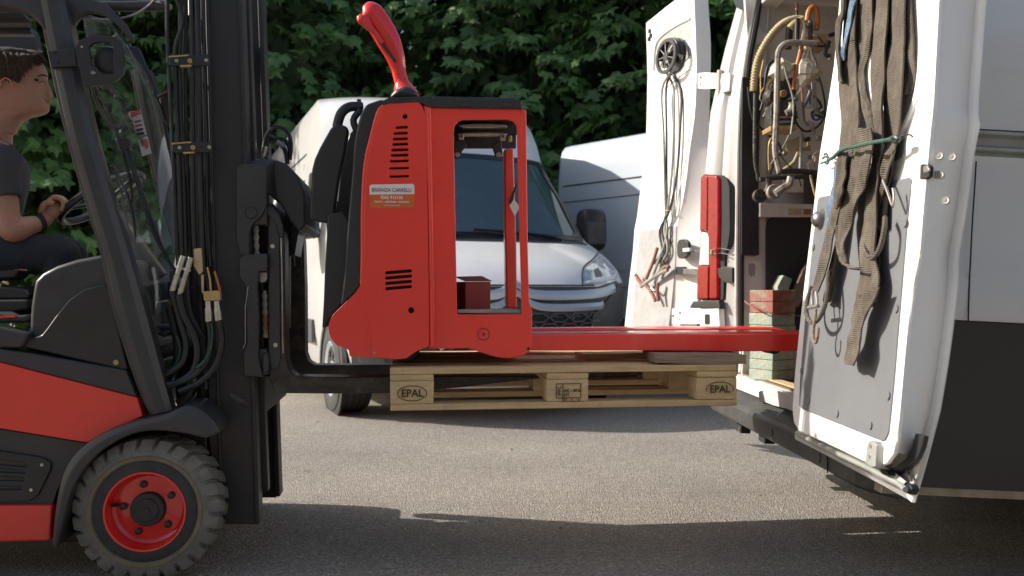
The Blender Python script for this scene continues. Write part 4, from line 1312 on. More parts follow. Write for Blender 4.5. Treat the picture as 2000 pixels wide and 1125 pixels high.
for i in (0, 2):
    b = blk[(i, 0)]
    cx = (0.073, 0, 1.055 + 0.083)[i]
    bm = BM(); ring2(bm, cx, 0.0585, 0.050, 0.0265, 0.0030, -0.0006, *((0, 360) if i == 0 else (-20, 200)))
    part('burnt_oval', bm, M['brand'], b, smooth=False)
    text('EPAL', 0.036, b, M['brand'], face_mtx((cx, -0.0008, 0.058)), name='burnt_lettering', bold=0.0006, sx=0.95)
b = blk[(1, 0)]
bm = BM()
def line(bm, x0, z0, x1, z1, w=0.0013, y=-0.0008):
    box(bm, (min(x0, x1) - w, y, min(z0, z1) - w), (max(x0, x1) + w, y + 0.0006, max(z0, z1) + w))
X0 = 0.5275
x0, x1, z0, z1 = X0 + 0.033, X0 + 0.118, 0.036, 0.084
line(bm, x0, z1, x1, z1); line(bm, x0, z0, x1, z0); line(bm, x0, z0, x0, z1); line(bm, x1, z0, x1, z1); line(bm, x0 + 0.023, z0, x0 + 0.023, z1)
part('burnt_frame', bm, M['brand'], b, smooth=False)
text('AK - 816', 0.0155, b, M['brand'], face_mtx((X0 + 0.087, -0.0008, 0.0605)), name='burnt_lettering', bold=0.0003)
text('HT', 0.0145, b, M['brand'], face_mtx((X0 + 0.069, -0.0008, 0.0465)), name='burnt_lettering', bold=0.0003)
text('505 - 8 - 18', 0.0135, b, M['brand'], face_mtx((X0 + 0.083, -0.0008, 0.0285)), name='burnt_lettering')
text('IPPC', 0.016, b, M['brand'], face_mtx((X0 + 0.0445, -0.0008, 0.060), ex=(0, 0, 1), up=(-1, 0, 0)), name='burnt_lettering', bold=0.0003)

# ---- loose grey boards under the truck's fork tips
def loose(name, label, lo, hi, rz, ry, at, m='woodgrey'):
    f = Fr(PA.M @ Vector(at), PA.M.to_3x3() @ Vector((math.cos(rz) * math.cos(ry), math.sin(rz) * math.cos(ry), math.sin(ry))))
    bm = BM(); box(bm, lo, hi)
    bmesh.ops.subdivide_edges(bm, edges=bm.edges, cuts=3, use_grid_fill=True)
    for v in bm.verts:
        v.co += Vector(noise.noise_vector(v.co * 14)) * 0.0035
    o = part(name, bm, M[m], None, bev=0)
    o.matrix_world = f.M
    tag(o, label, 'wooden board')
    return o
loose('loose_board', 'weathered grey board laid on the right end of the pallet under the red fork tips', (-0.19, 0, 0), (0.135, 0.20, 0.032), R(-3), R(-1.0), (1.10, 0.01, 0.147))
loose('loose_board', 'weathered board lying flat on the pallet behind the grey end board', (0, 0, 0), (0.40, 0.12, 0.020), R(12), R(0), (0.72, 0.25, 0.1455), 'wood')

# ================================================================ red pallet truck
PT = yawf((-0.50, 2.92, 0.698), 6.7)
pt = thing('pallet_truck', 'red powered pallet truck with raised tiller standing on the wooden pallet', 'pallet truck', PT)
def tside(pts, y, r=0.0, holes=(), t=0.03, name=None, m=None, bev=0.004, parent=None, label=None, seg=2, ang=35):
    bm = BM()
    outer = PT.q(pts, 1, y)
    if r: outer = rnd(outer, r)
    plate(bm, outer, [PT.q(h, 1, y) for h in holes], (0, t, 0))
    return part(name, bm, m, parent or pt, bev=bev, seg=seg, label=label, ang=ang)
WT = 0.72
def slot(x0, x1, y, h=5.5, sl=-1.0):
    n = 4
    out = []
    hh = h / 2
    for k in range(n + 1):
        a = math.pi / 2 + math.pi * k / n
        out.append((x0 + hh + hh * math.cos(a), y - hh * math.sin(a) - 0))
    for k in range(n + 1):
        a = -math.pi / 2 + math.pi * k / n
        out.append((x1 - hh + hh * math.cos(a), y + sl - hh * math.sin(a)))
    return out
slots = [slot(772, 797, 249), slot(768, 797, 260.5), slot(767, 797, 271.5), slot(766, 797.5, 282), slot(764, 798, 293), slot(763, 798, 303.5), slot(761, 798.5, 315, 5), slot(760, 799, 329, 4.5), slot(760, 799, 345, 4.5)]
slots += [slot(752, 805, 533 + k * 10.3, 6.2, -4) for k in range(4)]
def circ(cx, cy, r, n=12):
    return [(cx + r * math.cos(2 * math.pi * k / n), cy + r * math.sin(2 * math.pi * k / n)) for k in range(n)]
holes = slots + [circ(791, 227, 5), circ(803, 606, 6)]
# near outer skin: motor cover (left part, slightly proud) and frame plate (right part)
cover = [(732, 239), (736, 224), (744, 209), (757, 202), (800, 199), (818, 199), (824, 206), (832, 230), (835, 400), (838, 600), (838, 676), (812, 687), (794, 700), (773, 702), (747, 699), (683, 696), (681, 683), (657, 674), (646, 660), (642, 648), (642, 632), (649, 616), (694, 572), (704, 557), (706, 500), (706, 400), (711, 318), (722, 270)]
tside(cover, 0.0, holes=holes, t=0.03, name='motor_cover', m=M['red'], bev=0.005, seg=3)
frame = [(826, 204), (1018, 211), (1024, 215), (1028, 480), (1031, 590), (1036, 604), (1037, 676), (1031, 689), (1020, 696), (993, 700), (970, 698), (950, 692), (925, 683), (912, 680), (880, 681), (838, 681), (836, 600)]
opening = [(886, 262), (888, 246), (895, 237), (905, 234), (990, 233), (1003, 237), (1009, 246), (1010, 262), (1019, 614), (893, 614)]
tside(frame, 0.012, holes=[opening, circ(945, 653, 2.6)], t=0.010, name='frame_plate', m=M['red'], bev=0.003)
tside(frame, WT - 0.02, holes=[opening], t=0.010, name='far_frame_plate', m=M['red'], bev=0.003)
tside(cover, WT - 0.03, t=0.03, name='far_cover', m=M['red'], bev=0.006)
# vertical fold between the two plates
tside([(828, 206), (842, 207), (846, 400), (850, 676), (840, 682), (836, 400)], 0.0, t=0.02, name='fold', m=M['red'], bev=0.006, seg=3)
# thin upright flange at the right side and its near edge
tside([(1017, 212), (1028, 214), (1031, 480), (1034, 590), (1039, 606), (1040, 676), (1033, 690), (1026, 690), (1028, 600), (1021, 480)], 0.010, t=0.035, name='edge_flange', m=M['red'], bev=0.004)
tside([(985, 290), (1003, 290), (1009, 480), (1010, 602), (989, 602), (986, 450)], 0.50, t=0.06, name='inner_post', m=M['red'], bev=0.008)
tubep_t = None
def ttube(pts, y, r, m, name, n=8, sub=3, parent=pt):
    bm = BM()
    tube(bm, [PT.hit(p[0], p[1], 1, p[2] if len(p) > 2 else y) for p in pts], r, n, sub)
    return part(name, bm, m, parent)
tside([(994, 392), (1003, 370), (1009, 355), (1009, 362), (1003, 385), (999, 405)], 0.47, t=0.004, name='hanging_cord', m=M['blackplastic'], bev=0)
# small diamond shaped tag on the inner post
tside([(1004, 389), (1015, 404), (1006, 423), (995, 402)], 0.44, t=0.003, name='diamond_tag', m=M['whitelabel'], bev=0)
# dark back board in the left part, motor bulk
tside([(735, 225), (826, 215), (838, 400), (838, 670), (700, 680), (665, 650), (712, 572), (716, 400)], 0.055, t=WT - 0.11, name='motor_housing', m=M['blackplastic'], bev=0.01)
tside([(838, 230), (884, 236), (890, 614), (1018, 616), (1020, 674), (960, 680), (900, 672), (842, 674)], 0.04, t=WT - 0.08, name='battery_tray', m=M['reddark'], bev=0.004)
tside([(893, 604), (1019, 604), (1019, 612), (893, 612)], 0.03, t=0.02, name='tray_lip', m=M['steel'], bev=0.002)
tside([(905, 607), (1000, 603), (1001, 606), (906, 610)], 0.10, t=0.10, name='tray_bar', m=M['steel'], bev=0.002)
# ring with centre bolt on the frame plate
bm = BM(); lathe(bm, [(0.0185, 0.014), (0.019, 0.0095), (0.0215, 0.0095), (0.022, 0.014)], PT.hit(945, 653, 1, 0.0) , n=28)
part('pivot_ring', bm, M['reddark'], pt)
bm = BM(); disc(bm, PT.hit(945, 653, 1, 0.016), 0.005, 0.01); part('pivot_bolt', bm, M['gapdark'], pt)
bm = BM(); disc(bm, PT.hit(1032, 681, 1, 0.006), 0.005, 0.01); part('fork_pin', bm, M['gapdark'], pt)
bm = BM(); disc(bm, PT.hit(731, 689, 1, -0.003), 0.0028, 0.006); part('cover_screw', bm, M['zinc'], pt)
ttube([(757, 204), (744, 213), (737, 228), (726, 270), (715, 320), (710, 400), (709.5, 500), (708, 556)], 0.008, 0.010, M['red'], 'cover_edge', n=12, sub=4)
ttube([(838, 212), (841, 400), (845, 600), (846, 672)], 0.004, 0.007, M['red'], 'cover_edge', n=12, sub=3)
# crease on the skirt
ttube([(704, 560), (712, 600), (720, 650), (722, 694)], -0.0005, 0.0025, M['red'], 'skirt_crease')
ttube([(650, 664), (690, 684), (740, 693), (790, 694)], 0.004, 0.002, M['red'], 'skirt_crease')
# top: black rail and shell
tside([(745, 197), (760, 190), (800, 189), (845, 187), (846, 192), (1010, 193), (1019, 197), (1020, 205), (1021, 212), (835, 209), (828, 203), (815, 199), (760, 202), (748, 206)], -0.004, t=WT + 0.008, name='top_rail', m=M['blackplastic'], bev=0.006, seg=3)
tside([(848, 188), (1010, 191), (1010, 194), (848, 193)], 0.02, t=WT - 0.04, name='top_lid', m=M['char'], bev=0.002)
for x0 in (895, 978):
    tside([(x0, 202), (x0 + 22, 202), (x0 + 18, 207), (x0 + 4, 206)], -0.008, t=0.006, name='lid_clip', m=M['char'], bev=0.001)
shell = [(749, 192), (735, 196), (715, 203), (704, 222), (698, 244), (692, 275), (690, 295), (688, 330), (680, 420), (676, 470), (672, 540), (664, 600), (694, 572), (705, 557), (707, 500), (707, 400), (712, 318), (722, 270), (733, 238), (740, 216), (752, 204)]
tside(shell, 0.004, t=WT - 0.01, name='rear_shell', m=M['blackplastic'], bev=0.018, seg=4)
shell2 = [(640, 421), (652, 415), (668, 414), (678, 424), (684, 440), (684, 560), (660, 606), (645, 622), (636, 640), (629, 641), (632, 590), (634, 533)]
tside(shell2, 0.05, t=WT - 0.10, name='platform_cover', m=M['blackplastic'], bev=0.016, seg=4)
# side guards with padded backs
pad = [(656, 238), (676, 246), (681, 252), (674, 300), (662, 350), (655, 400), (654, 428), (643, 436), (606, 431), (604, 425), (609, 330), (614, 310), (624, 288), (644, 252)]
tside(pad, 0.09, t=0.05, name='guard_pad', m=M['blackplastic'], bev=0.012, seg=4)
tside([(x + 34 - (y - 240) * 0.02, y + 14) for x, y in pad[:-5]] + [(656, 410), (662, 350), (668, 310), (672, 290), (682, 262)], WT - 0.12, t=0.05, name='guard_pad', m=M['blackplastic'], bev=0.01, seg=3)
ttube([(658, 248, 0.115), (666, 222, 0.115), (682, 209, 0.12), (706, 208, 0.14)], 0.115, 0.017, M['blackplastic'], 'guard_arm', n=14, sub=5)
ttube([(700, 262, 0.115), (690, 235, 0.115), (704, 215, 0.12)], 0.115, 0.012, M['blackplastic'], 'guard_arm', n=12, sub=4)
ttube([(701, 194, 0.3), (701, 212, 0.3)], 0.3, 0.008, M['blackplastic'], 'guard_pin', n=8, sub=1)
# drive wheel and castor under the body
bm = BM(); lathe(bm, [(0.0, 0.16), (0.045, 0.16), (0.052, 0.165), (0.052, 0.23), (0.045, 0.235), (0.0, 0.235)], PT.hit(792, 683, 1, 0.16) * 1.0 - Vector((0, 0.16, -0.0)), n=28)
o = part('drive_wheel', bm, M['tyredark'], pt)
for v in o.data.vertices: pass
lo = min(v.co.z for v in o.data.vertices)
o.data.transform(Matrix.Translation((0, 0, 0.0 - lo)))
bm = BM(); lathe(bm, [(0.0, 0.60), (0.045, 0.60), (0.052, 0.605), (0.052, 0.67), (0.0, 0.675)], (o.data.vertices[0].co.x, 0, 0.052), n=28); part('castor', bm, M['tyredark'], pt)
# tiller: smooth tapering arm with a head of two loops
def blob(cent, y0, rx, ry, name, m, n=14, sub=4, flat=1.0):
    """tapering arm: cent = [(px,py)], rx = half widths in the side plane, ry = half widths across"""
    P = catmull([PT.hit(px, py, 1, y0) for px, py in cent], sub)
    k = len(P)
    def lerpl(L, i):
        t = i / (k - 1) * (len(L) - 1); a = int(min(t, len(L) - 2)); return L[a] * (1 - (t - a)) + L[a + 1] * (t - a)
    rings = []
    for i, p in enumerate(P):
        d = (P[min(i + 1, k - 1)] - P[max(i - 1, 0)]).normalized()
        u = Vector((0, 1, 0)).cross(d).normalized()
        a_, b_ = lerpl(rx, i), lerpl(ry, i)
        rings.append([p + u * (a_ * math.cos(2 * math.pi * j / n)) + Vector((0, 1, 0)) * (b_ * math.sin(2 * math.pi * j / n)) for j in range(n)])
    bm = BM(); loft(bm, rings)
    return part(name, bm, m, pt, ang=60)
blob([(792, 190), (789, 178), (784, 160), (778, 135), (771, 108), (759, 80), (741, 48), (725, 22), (714, 8)], WT / 2, [0.060, 0.045, 0.028, 0.028, 0.037, 0.046, 0.048, 0.042, 0.016], [0.075, 0.055, 0.03, 0.026, 0.028, 0.032, 0.036, 0.034, 0.012], 'tiller', M['redgloss'], n=20)
blob([(748, 84), (734, 66), (718, 50), (707, 38), (700, 30)], WT / 2 - 0.05, [0.006, 0.010, 0.014, 0.020, 0.010], [0.008, 0.01, 0.014, 0.02, 0.008], 'tiller_grip', M['redgloss'], n=14)
blob([(746, 82), (732, 64), (720, 46), (714, 32), (711, 26)], WT / 2 - 0.02, [0.005, 0.008, 0.016, 0.016, 0.006], [0.008, 0.01, 0.016, 0.016, 0.006], 'tiller_button', M['redgloss'], n=14)
ttube([(772, 120), (752, 94), (728, 62), (712, 38), (703, 28)], WT / 2 - 0.045, 0.006, M['blackplastic'], 'tiller_seam', sub=4)
ttube([(715, 8), (738, 28), (760, 62), (775, 92), (782, 120), (792, 165)], WT / 2 + 0.012, 0.014, M['char'], 'tiller_back', sub=4)
blob([(764, 191), (778, 184), (792, 182), (808, 186), (816, 191)], WT / 2 - 0.075, [0.006, 0.020, 0.026, 0.018, 0.006], [0.01, 0.03, 0.035, 0.03, 0.01], 'tiller_boot', M['char'], n=14)
# pair of forks
def tfork(y, w):
    bm = BM()
    sh = [(1030, 0.0)]
    x0 = PT.hit(1030, 660, 1, 0.09).x
    prof = [(x0 - 0.05, 0.046), (x0 + 0.35, 0.044), (x0 + 0.62, 0.040), (x0 + 0.75, 0.037), (x0 + 1.10, 0.036), (x0 + 1.16, 0.06), (x0 + 1.15, 0.085), (x0 + 1.08, 0.101), (x0 + 0.6, 0.102), (x0 + 0.2, 0.100), (x0 - 0.05, 0.100)]
    rings = []
    for yy, dz, fl in ((0, -0.006, 0), (0.004, 0, 0), (0.022, 0.006, 1), (w - 0.022, 0.006, 1), (w - 0.004, 0, 0), (w, -0.006, 0)):
        rings.append([Vector((px, y + yy, pz + (dz if pz > 0.08 else 0))) for px, pz in prof])
    loft(bm, rings)
    return part('truck_fork', bm, M['red'], pt, bev=0.003)
tfork(0.085, 0.17)
tfork(0.465, 0.17)
bm = BM(); x0 = PT.hit(1030, 660, 1, 0.09).x; box(bm, (x0 - 0.05, 0.10, 0.03), (x0 - 0.005, WT - 0.10, 0.13)); part('fork_yoke', bm, M['red'], pt, bev=0.006)
for y in (0.13, 0.51):
    bm = BM(); lathe(bm, [(0.0, y), (0.030, y), (0.033, y + 0.005), (0.033, y + 0.075), (0.0, y + 0.08)], (x0 + 0.93, 0, 0.055), n=20); part('load_roller', bm, M['tyredark'], pt)
# mechanism in the top of the opening
tside([(886, 236), (1010, 236), (1010, 262), (886, 262)], 0.30, t=0.02, name='mechanism_back', m=M['gapdark'], bev=0)
tside([(888, 262), (1008, 262), (1008, 289), (974, 289), (888, 289)], 0.32, t=0.02, name='mechanism_plate', m=M['mast'], bev=0.002)
for (z0, z1) in ((243, 250), (260, 265)):
    tside([(893, z0), (930, z0 - 2), (960, z0 - 2), (990, z0), (992, z1 - 2), (960, z1), (905, z1)], 0.24, t=0.03, name='mechanism_bar', m=M['zinc'], bev=0.003)
for xs in ((896, 906), (977, 988)):
    b_ = tside([(xs[0], 262), (xs[1], 261), (xs[1], 274), (xs[0], 274)], 0.21, t=0.02, name='mechanism_clamp', m=M['zinc'], bev=0.002)
    bm = BM(); disc(bm, PT.hit((xs[0] + xs[1]) / 2, 266, 1, 0.206), 0.004, 0.006); part('clamp_hole', bm, M['gapdark'], b_)
tside([(887, 274), (906, 272), (912, 284), (902, 296), (901, 309), (888, 310), (886, 300)], 0.19, t=0.012, name='bracket_leg', m=M['mast'], bev=0.004)
tside([(960, 284), (972, 276), (980, 274), (982, 300), (980, 308), (968, 308), (965, 298)], 0.19, t=0.012, name='bracket_leg', m=M['mast'], bev=0.004)
for px in (893, 973.5):
    bm = BM(); disc(bm, PT.hit(px, 302, 1, 0.182), 0.010, 0.01); part('bracket_bolt', bm, M['steel'], pt, bev=0.002)
tside([(994, 264), (1000, 264), (1001, 276), (993, 276)], 0.2, t=0.02, name='adjuster', m=M['brass'], bev=0.003)
# sticker with the dealer's name
st = tside([(721.5, 363), (725, 360.5), (806, 359), (809, 362), (809.5, 379), (721.5, 380)], -0.0012, t=0.001, name='sticker_top', m=M['whitelabel'], bev=0)
so = tside([(721.5, 380), (809.5, 379), (809, 406), (723, 407)], -0.0012, t=0.001, name='sticker_bottom', m=M['orangelabel'], bev=0)
def ttext(body, px, py, size, m, parent, sx=1.0, bold=0.0, f=PT):
    text(body, size, parent, m, face_mtx(PT.hit(px, py, 1, -0.0022)), name='sticker_lettering', depth=0.0002, sx=sx, bold=bold)
ttext('BRIANZA CARRELLI', 765, 371.5, 0.0185, M['inkmaroon'], st, sx=0.82)
ttext('0362 913130', 765, 386, 0.0165, M['inkwhite'], so, sx=0.85, bold=0.0004)
ttext('VENDITA - ASSISTENZA - NOLEGGIO', 765, 394.5, 0.0088, M['inkwhite'], so, sx=0.8, bold=0.0002)
ttext('www.brianzacarrelli.it', 765, 401, 0.0082, M['inkwhite'], so, sx=0.75)

# ================================================================ red cardboard box in the battery opening
bx = Fr(PT.M @ Vector((PT.hit(935, 604, 1, 0.25).x, 0.22, PT.hit(935, 606, 1, 0.25).z)), (math.cos(R(25)), math.sin(R(25)), 0))
cb_ = thing('red_box', 'maroon cardboard box with a lifted flap standing inside the truck opening', 'box', bx)
bm = BM()
box(bm, (-0.055, 0.0, 0), (0.045, 0.20, 0.105))
part('carton', bm, M['reddark'], cb_, bev=0.002)
bm = BM()
plate(bm, [Vector((-0.058, -0.002, 0.106)), Vector((0.048, -0.002, 0.106)), Vector((0.052, 0.10, 0.125)), Vector((-0.054, 0.10, 0.122))], [], (0, 0, 0.003))
part('flap', bm, M['reddark'], cb_)
# ================================================================ the white van on the right, seen at its open rear
VF = yawf((1.12, 2.62, 0.02), 1.5, -2.9)
van = thing('cargo_van', 'white cargo van with its rear doors open and a dark band along its lower side', 'van', VF)
def vside(pts, y, r=0.0, holes=(), t=0.03, name=None, m=None, bev=0.003, parent=None, label=None, seg=2):
    bm = BM()
    outer = VF.q(pts, 1, y)
    if r: outer = rnd(outer, r)
    plate(bm, outer, [VF.q(h, 1, y) for h in holes], (0, t, 0))
    return part(name, bm, m, parent or van, bev=bev, seg=seg, label=label)
zl = lambda px, py: VF.hit(px, py, 1, 0.0).z
WV = 1.98
LV = 5.6
z_sill0, z_sill1 = zl(1900, 973), zl(1900, 955)
z_band = zl(1940, 630.5)
z_r1a, z_r1b = zl(1950, 256), zl(1950, 266)
z_r2a, z_r2b = zl(1950, 287), zl(1950, 299)
z_roof = 2.50
def vbox(name, lo, hi, m, bev=0.0, parent=None, label=None):
    bm = BM(); box(bm, lo, hi)
    return part(name, bm, m, parent or van, bev=bev, label=label)
# near side skin: lower band, main panel with a soft waist, upper panel
def skin(name, prof, m, x0=-0.02, x1=LV):
    """prof: (y, z) list extruded along the van"""
    bm = BM()
    rings = [[Vector((x, y, z)) for y, z in prof] for x in (x0, x0 + 0.6, x0 + 1.5, x1)]
    loft(bm, rings)
    return part(name, bm, m, van, ang=25)
skin('lower_band', [(0.0, z_sill1), (-0.004, z_band), (0.05, z_band), (0.05, z_sill1)], M['cladding'])
skin('sill', [(0.012, z_sill0), (0.004, z_sill1 - 0.002), (0.06, z_sill1 - 0.002), (0.06, z_sill0)], mat('beige_sill', (0.36, 0.30, 0.22), 0.8, 0, 0.4, 9, 0.2, 40))  # mottled beige strip along the foot of the side
zm = z_band + (z_r2b - z_band) * 0.30
skin('side_panel', [(0.0, z_band + 0.003), (-0.010, z_band + 0.05), (-0.012, zm - 0.03), (0.004, zm + 0.015), (0.006, z_r2b - 0.05), (0.0, z_r2b - 0.012), (0.05, z_r2b - 0.012), (0.05, z_band + 0.003)], M['vangrey'])
skin('slide_rail', [(0.014, z_r2b - 0.011), (0.014, z_r2b), (0.002, z_r2b + 0.002), (-0.006, z_r2b + 0.006), (-0.006, z_r2a - 0.004), (0.010, z_r2a), (0.018, z_r2a + 0.006), (0.018, z_r1b - 0.003), (0.004, z_r1b), (-0.010, z_r1b + 0.003), (-0.010, z_r1a - 0.003), (0.006, z_r1a + 0.002), (0.06, z_r1a + 0.002), (0.06, z_r2b - 0.011)], M['trimgrey'])
skin('upper_side_panel', [(0.0, z_r1a + 0.004), (-0.004, z_r1a + 0.03), (0.035, 1.95), (0.075, 2.25), (0.16, 2.44), (0.30, z_roof), (0.99, z_roof + 0.03), (1.0, z_roof), (0.30, 2.46), (0.20, 2.38), (0.12, 2.2), (0.06, z_r1a + 0.004)], M['vangrey'])
skin('far_roof_side', [(1.0, z_roof + 0.03), (1.66, z_roof), (1.80, 2.44), (1.88, 2.25), (1.94, 1.95), (1.975, 1.2), (1.975, 0.36), (1.93, 0.36), (1.93, 1.2), (1.90, 1.95), (1.83, 2.22), (1.72, 2.40), (1.0, z_roof - 0.01)], M['vangrey'], x0=0.10)
# seam of the sliding door: a thin gap with a slight wave
bm = BM()
P = [VF.hit(px, py, 1, -0.0125) for px, py in ((1907, 315), (1903, 380), (1899, 440), (1896, 500), (1893, 560), (1891, 628))]
tube(bm, P, 0.0022, 6, 3)
part('door_seam', bm, M['gapdark'], van)
# front end, closed in simple form (out of the picture)
bm = BM()
rings = []
for x, zt, w in ((LV - 0.3, z_roof, 0.0), (LV, 2.3, 0.02), (LV + 0.3, 1.75, 0.05), (LV + 0.6, 1.25, 0.08), (LV + 0.95, 1.0, 0.2), (LV + 1.05, 0.6, 0.25)):
    rings.append([Vector((x, w, 0.4)), Vector((x, w, zt - 0.15)), Vector((x, w + 0.15, zt)), Vector((x, WV - w - 0.15, zt)), Vector((x, WV - w, zt - 0.15)), Vector((x, WV - w, 0.4))])
loft(bm, rings); part('nose', bm, M['white'], van)
bm = BM(); box(bm, (0.5, 0.15, 0.36), (LV, WV - 0.15, 0.50)); part('underbody', bm, M['gapdark'], van)
for x, z in ((1.45, 0.36), (5.3, 0.56)):
    w_ = bpy.data.objects.new('wheel', None); COL.objects.link(w_); w_.parent = van
    for y in (0.03, WV - 0.25):
        bm = BM(); lathe(bm, [(0.2, y), (0.32, y), (0.34, y + 0.03), (0.34, y + 0.19), (0.32, y + 0.22), (0.2, y + 0.22)], (x, 0, z), n=36); part('tyre', bm, M['cartyre'], w_)
# near rear corner post
bm = BM()
loft(bm, [[Vector((0.01 + dx, 0.055, z)), Vector((0.0 + dx, 0.08, z)), Vector((0.02 + dx, 0.20, z)), Vector((0.10, 0.20, z)), Vector((0.10, 0.055, z))] for z, dx in ((z_band, 0), (1.2, 0.0), (1.9, 0.02), (2.45, 0.04))])
part('rear_post', bm, M['white'], van)

M['postwhite'] = mat('shaded_white_post', (0.50, 0.49, 0.475), 0.35, 0, 0.06, 5, dirt=(0.36, 0.34, 0.31), dscale=7, dlo=0.5, dhi=0.85)  # van white darkened here to stand for shade on the far post
# far rear post, with its mouldings
PA_ = [(1475, -110), (1443, 0), (1418, 90), (1406, 139), (1388, 219), (1381, 299), (1377, 338), (1373, 448), (1371, 557), (1369, 584), (1368, 660)]
PC_ = [(1492, -110), (1475, 20), (1458, 114), (1448, 199), (1444, 299), (1443, 340), (1442, 448), (1441, 520), (1441, 560), (1441, 600), (1441, 660)]
def xat(P, py):
    for a, b in zip(P, P[1:]):
        if (a[1] - py) * (b[1] - py) <= 0:
            return a[0] + (b[0] - a[0]) * (py - a[1]) / (b[1] - a[1])
    return P[-1][0] if py > P[-1][1] else P[0][0]
def pil(px, py, off=0.0):
    a, c = xat(PA_, py), xat(PC_, py)
    t = (px - a) / (c - a)
    p = VF.hit(px, py, 1, 1.955 + (1.72 - 1.955) * t)
    return p - Vector((off, off * 0.5, 0))
bm = BM()
ys = [-110, -60, 0, 40, 90, 114, 139, 170, 219, 260, 299, 325, 345, 400, 448, 500, 557, 590, 620, 660]
fr_ = [0.0, 0.10, 0.34, 0.42, 0.50, 0.60, 0.72, 0.80, 0.97, 1.0]
dp_ = [0.0, -0.006, 0.0, 0.018, 0.018, 0.0, 0.004, 0.016, 0.016, 0.0]
rings = []
for y in ys:
    a, c = xat(PA_, y), xat(PC_, y)
    row = []
    for f, d in zip(fr_, dp_):
        p = pil(a + (c - a) * f, y, -d)
        row.append(p)
    row += [row[-1] + Vector((0.10, 0.0, 0)), row[0] + Vector((0.25, 0.03, 0))]
    rings.append(row)
loft(bm, rings)
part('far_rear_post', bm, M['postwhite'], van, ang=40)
def onp(pts, off, th, name, m, bev=0.003, parent=None, r=0):
    bm = BM(); P = [pil(px, py, off) for px, py in pts]
    if r: P = rnd(P, r)
    plate(bm, P, [], (th, 0, 0))
    return part(name, bm, m, parent or van, bev=bev)
tl = onp([(1377, 340), (1412, 343), (1422, 350), (1427, 365), (1428, 450), (1424, 480), (1418, 500), (1415, 586), (1369, 586), (1371, 500)], 0.008, 0.03, 'tail_light', M['gapdark'], r=0.012)
onp([(1377, 341), (1406, 343), (1410, 352), (1410, 440), (1408, 500), (1408, 585), (1390, 586), (1391, 470), (1386, 456), (1376, 450)], 0.022, 0.03, 'lamp_lens', M['redlamp'], parent=tl, bev=0.012)
onp([(1377, 346), (1390, 346), (1390, 400), (1389, 452), (1375, 452)], 0.027, 0.02, 'lamp_lens', M['redlamp'], parent=tl, bev=0.006)
onp([(1371, 520), (1392, 520), (1391, 584), (1369, 585)], 0.027, 0.02, 'lamp_lens', M['redlamp'], parent=tl, bev=0.006)
onp([(1376, 453), (1391, 456), (1391, 519), (1371, 519)], 0.020, 0.02, 'reversing_lens', M['lensglass'], parent=tl, bev=0.005)
onp([(1356, 602), (1363, 589), (1414, 587), (1416, 603)], 0.03, 0.03, 'lamp_base', M['blackplastic'], parent=van)
sb_ = onp([(1378, 604), (1413, 603), (1416, 650), (1376, 650)], 0.03, 0.03, 'post_foot', M['white'], parent=van)
onp([(1387, 614), (1396, 614), (1396, 634), (1387, 634)], 0.033, 0.004, 'slot', M['gapdark'], parent=sb_, bev=0, r=0.01)
onp([(1436, 0), (1450, -40), (1475, -40), (1470, 20), (1458, 22), (1444, 16)], 0.02, 0.02, 'upper_lamp', M['blackplastic'], bev=0.004)
# rubber seal around the far side of the opening
bm = BM()
P = []
for y in (-110, -60, 0, 40, 80, 114, 150, 199, 250, 299, 340, 400, 448, 520, 600, 660):
    P.append(VF.hit(xat(PC_, y) + 6, y, 1, 1.70))
tube(bm, P, 0.016, 8, 3)
part('door_seal', bm, M['seal'], van)
bm = BM()
P = []
for y in (-110, 0, 80, 150, 199, 299, 400, 520, 660):
    P.append(VF.hit(xat(PC_, y) + 2.5, y, 1, 1.705) - Vector((0.012, 0, 0)))
tube(bm, P, 0.010, 8, 3)
part('seal_lip', bm, M['interior'], van)

# interior: lining, floor, front bulkhead, roof
YW = 1.70
def wall(pts, y, t, name, m, holes=(), bev=0.003, parent=None, r=0):
    return vside(pts, y, r=r, t=t, name=name, m=m, holes=holes, bev=bev, parent=parent)
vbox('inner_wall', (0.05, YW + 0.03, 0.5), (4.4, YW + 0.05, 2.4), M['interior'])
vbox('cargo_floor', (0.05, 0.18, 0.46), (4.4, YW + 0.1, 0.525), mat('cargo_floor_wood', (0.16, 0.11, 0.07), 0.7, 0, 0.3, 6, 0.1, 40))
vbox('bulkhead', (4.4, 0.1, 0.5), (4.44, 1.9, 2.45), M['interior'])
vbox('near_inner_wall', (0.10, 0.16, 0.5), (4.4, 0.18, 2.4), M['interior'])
vbox('rear_header', (0.04, 0.15, 2.36), (0.14, 1.85, 2.48), M['white'], bev=0.01)
post = wall([(1452, -60), (1505, -60), (1498, 60), (1497, 200), (1496, 640), (1450, 640), (1452, 300), (1462, 100)], YW, 0.03, 'wall_post', M['interior'],
     holes=[[(1485, 55), (1482, 40), (1487, 5), (1494, 0), (1503, 5), (1503, 30), (1500, 62), (1490, 64)],
            [(1476, 90), (1482, 84), (1497, 86), (1499, 110), (1496, 140), (1480, 150), (1475, 130)],
            [(1462, 517), (1470, 514), (1475, 518), (1475, 536), (1468, 541), (1462, 535)]])
wall([(1450, 150), (1496, 150), (1484, 240), (1482, 360), (1483, 498), (1474, 500), (1448, 498), (1448, 300)], YW - 0.02, 0.015, 'cable_duct', M['blackplastic'], bev=0.004)
bm = BM()
for k in range(14):
    p = VF.hit(1475, 255 + k * 17, 1, YW - 0.03)
    box(bm, p + Vector((-0.015, 0, -0.004)), p + Vector((0.018, 0.008, 0.004)))
part('duct_teeth', bm, M['blackplastic'], van, kind='stuff')
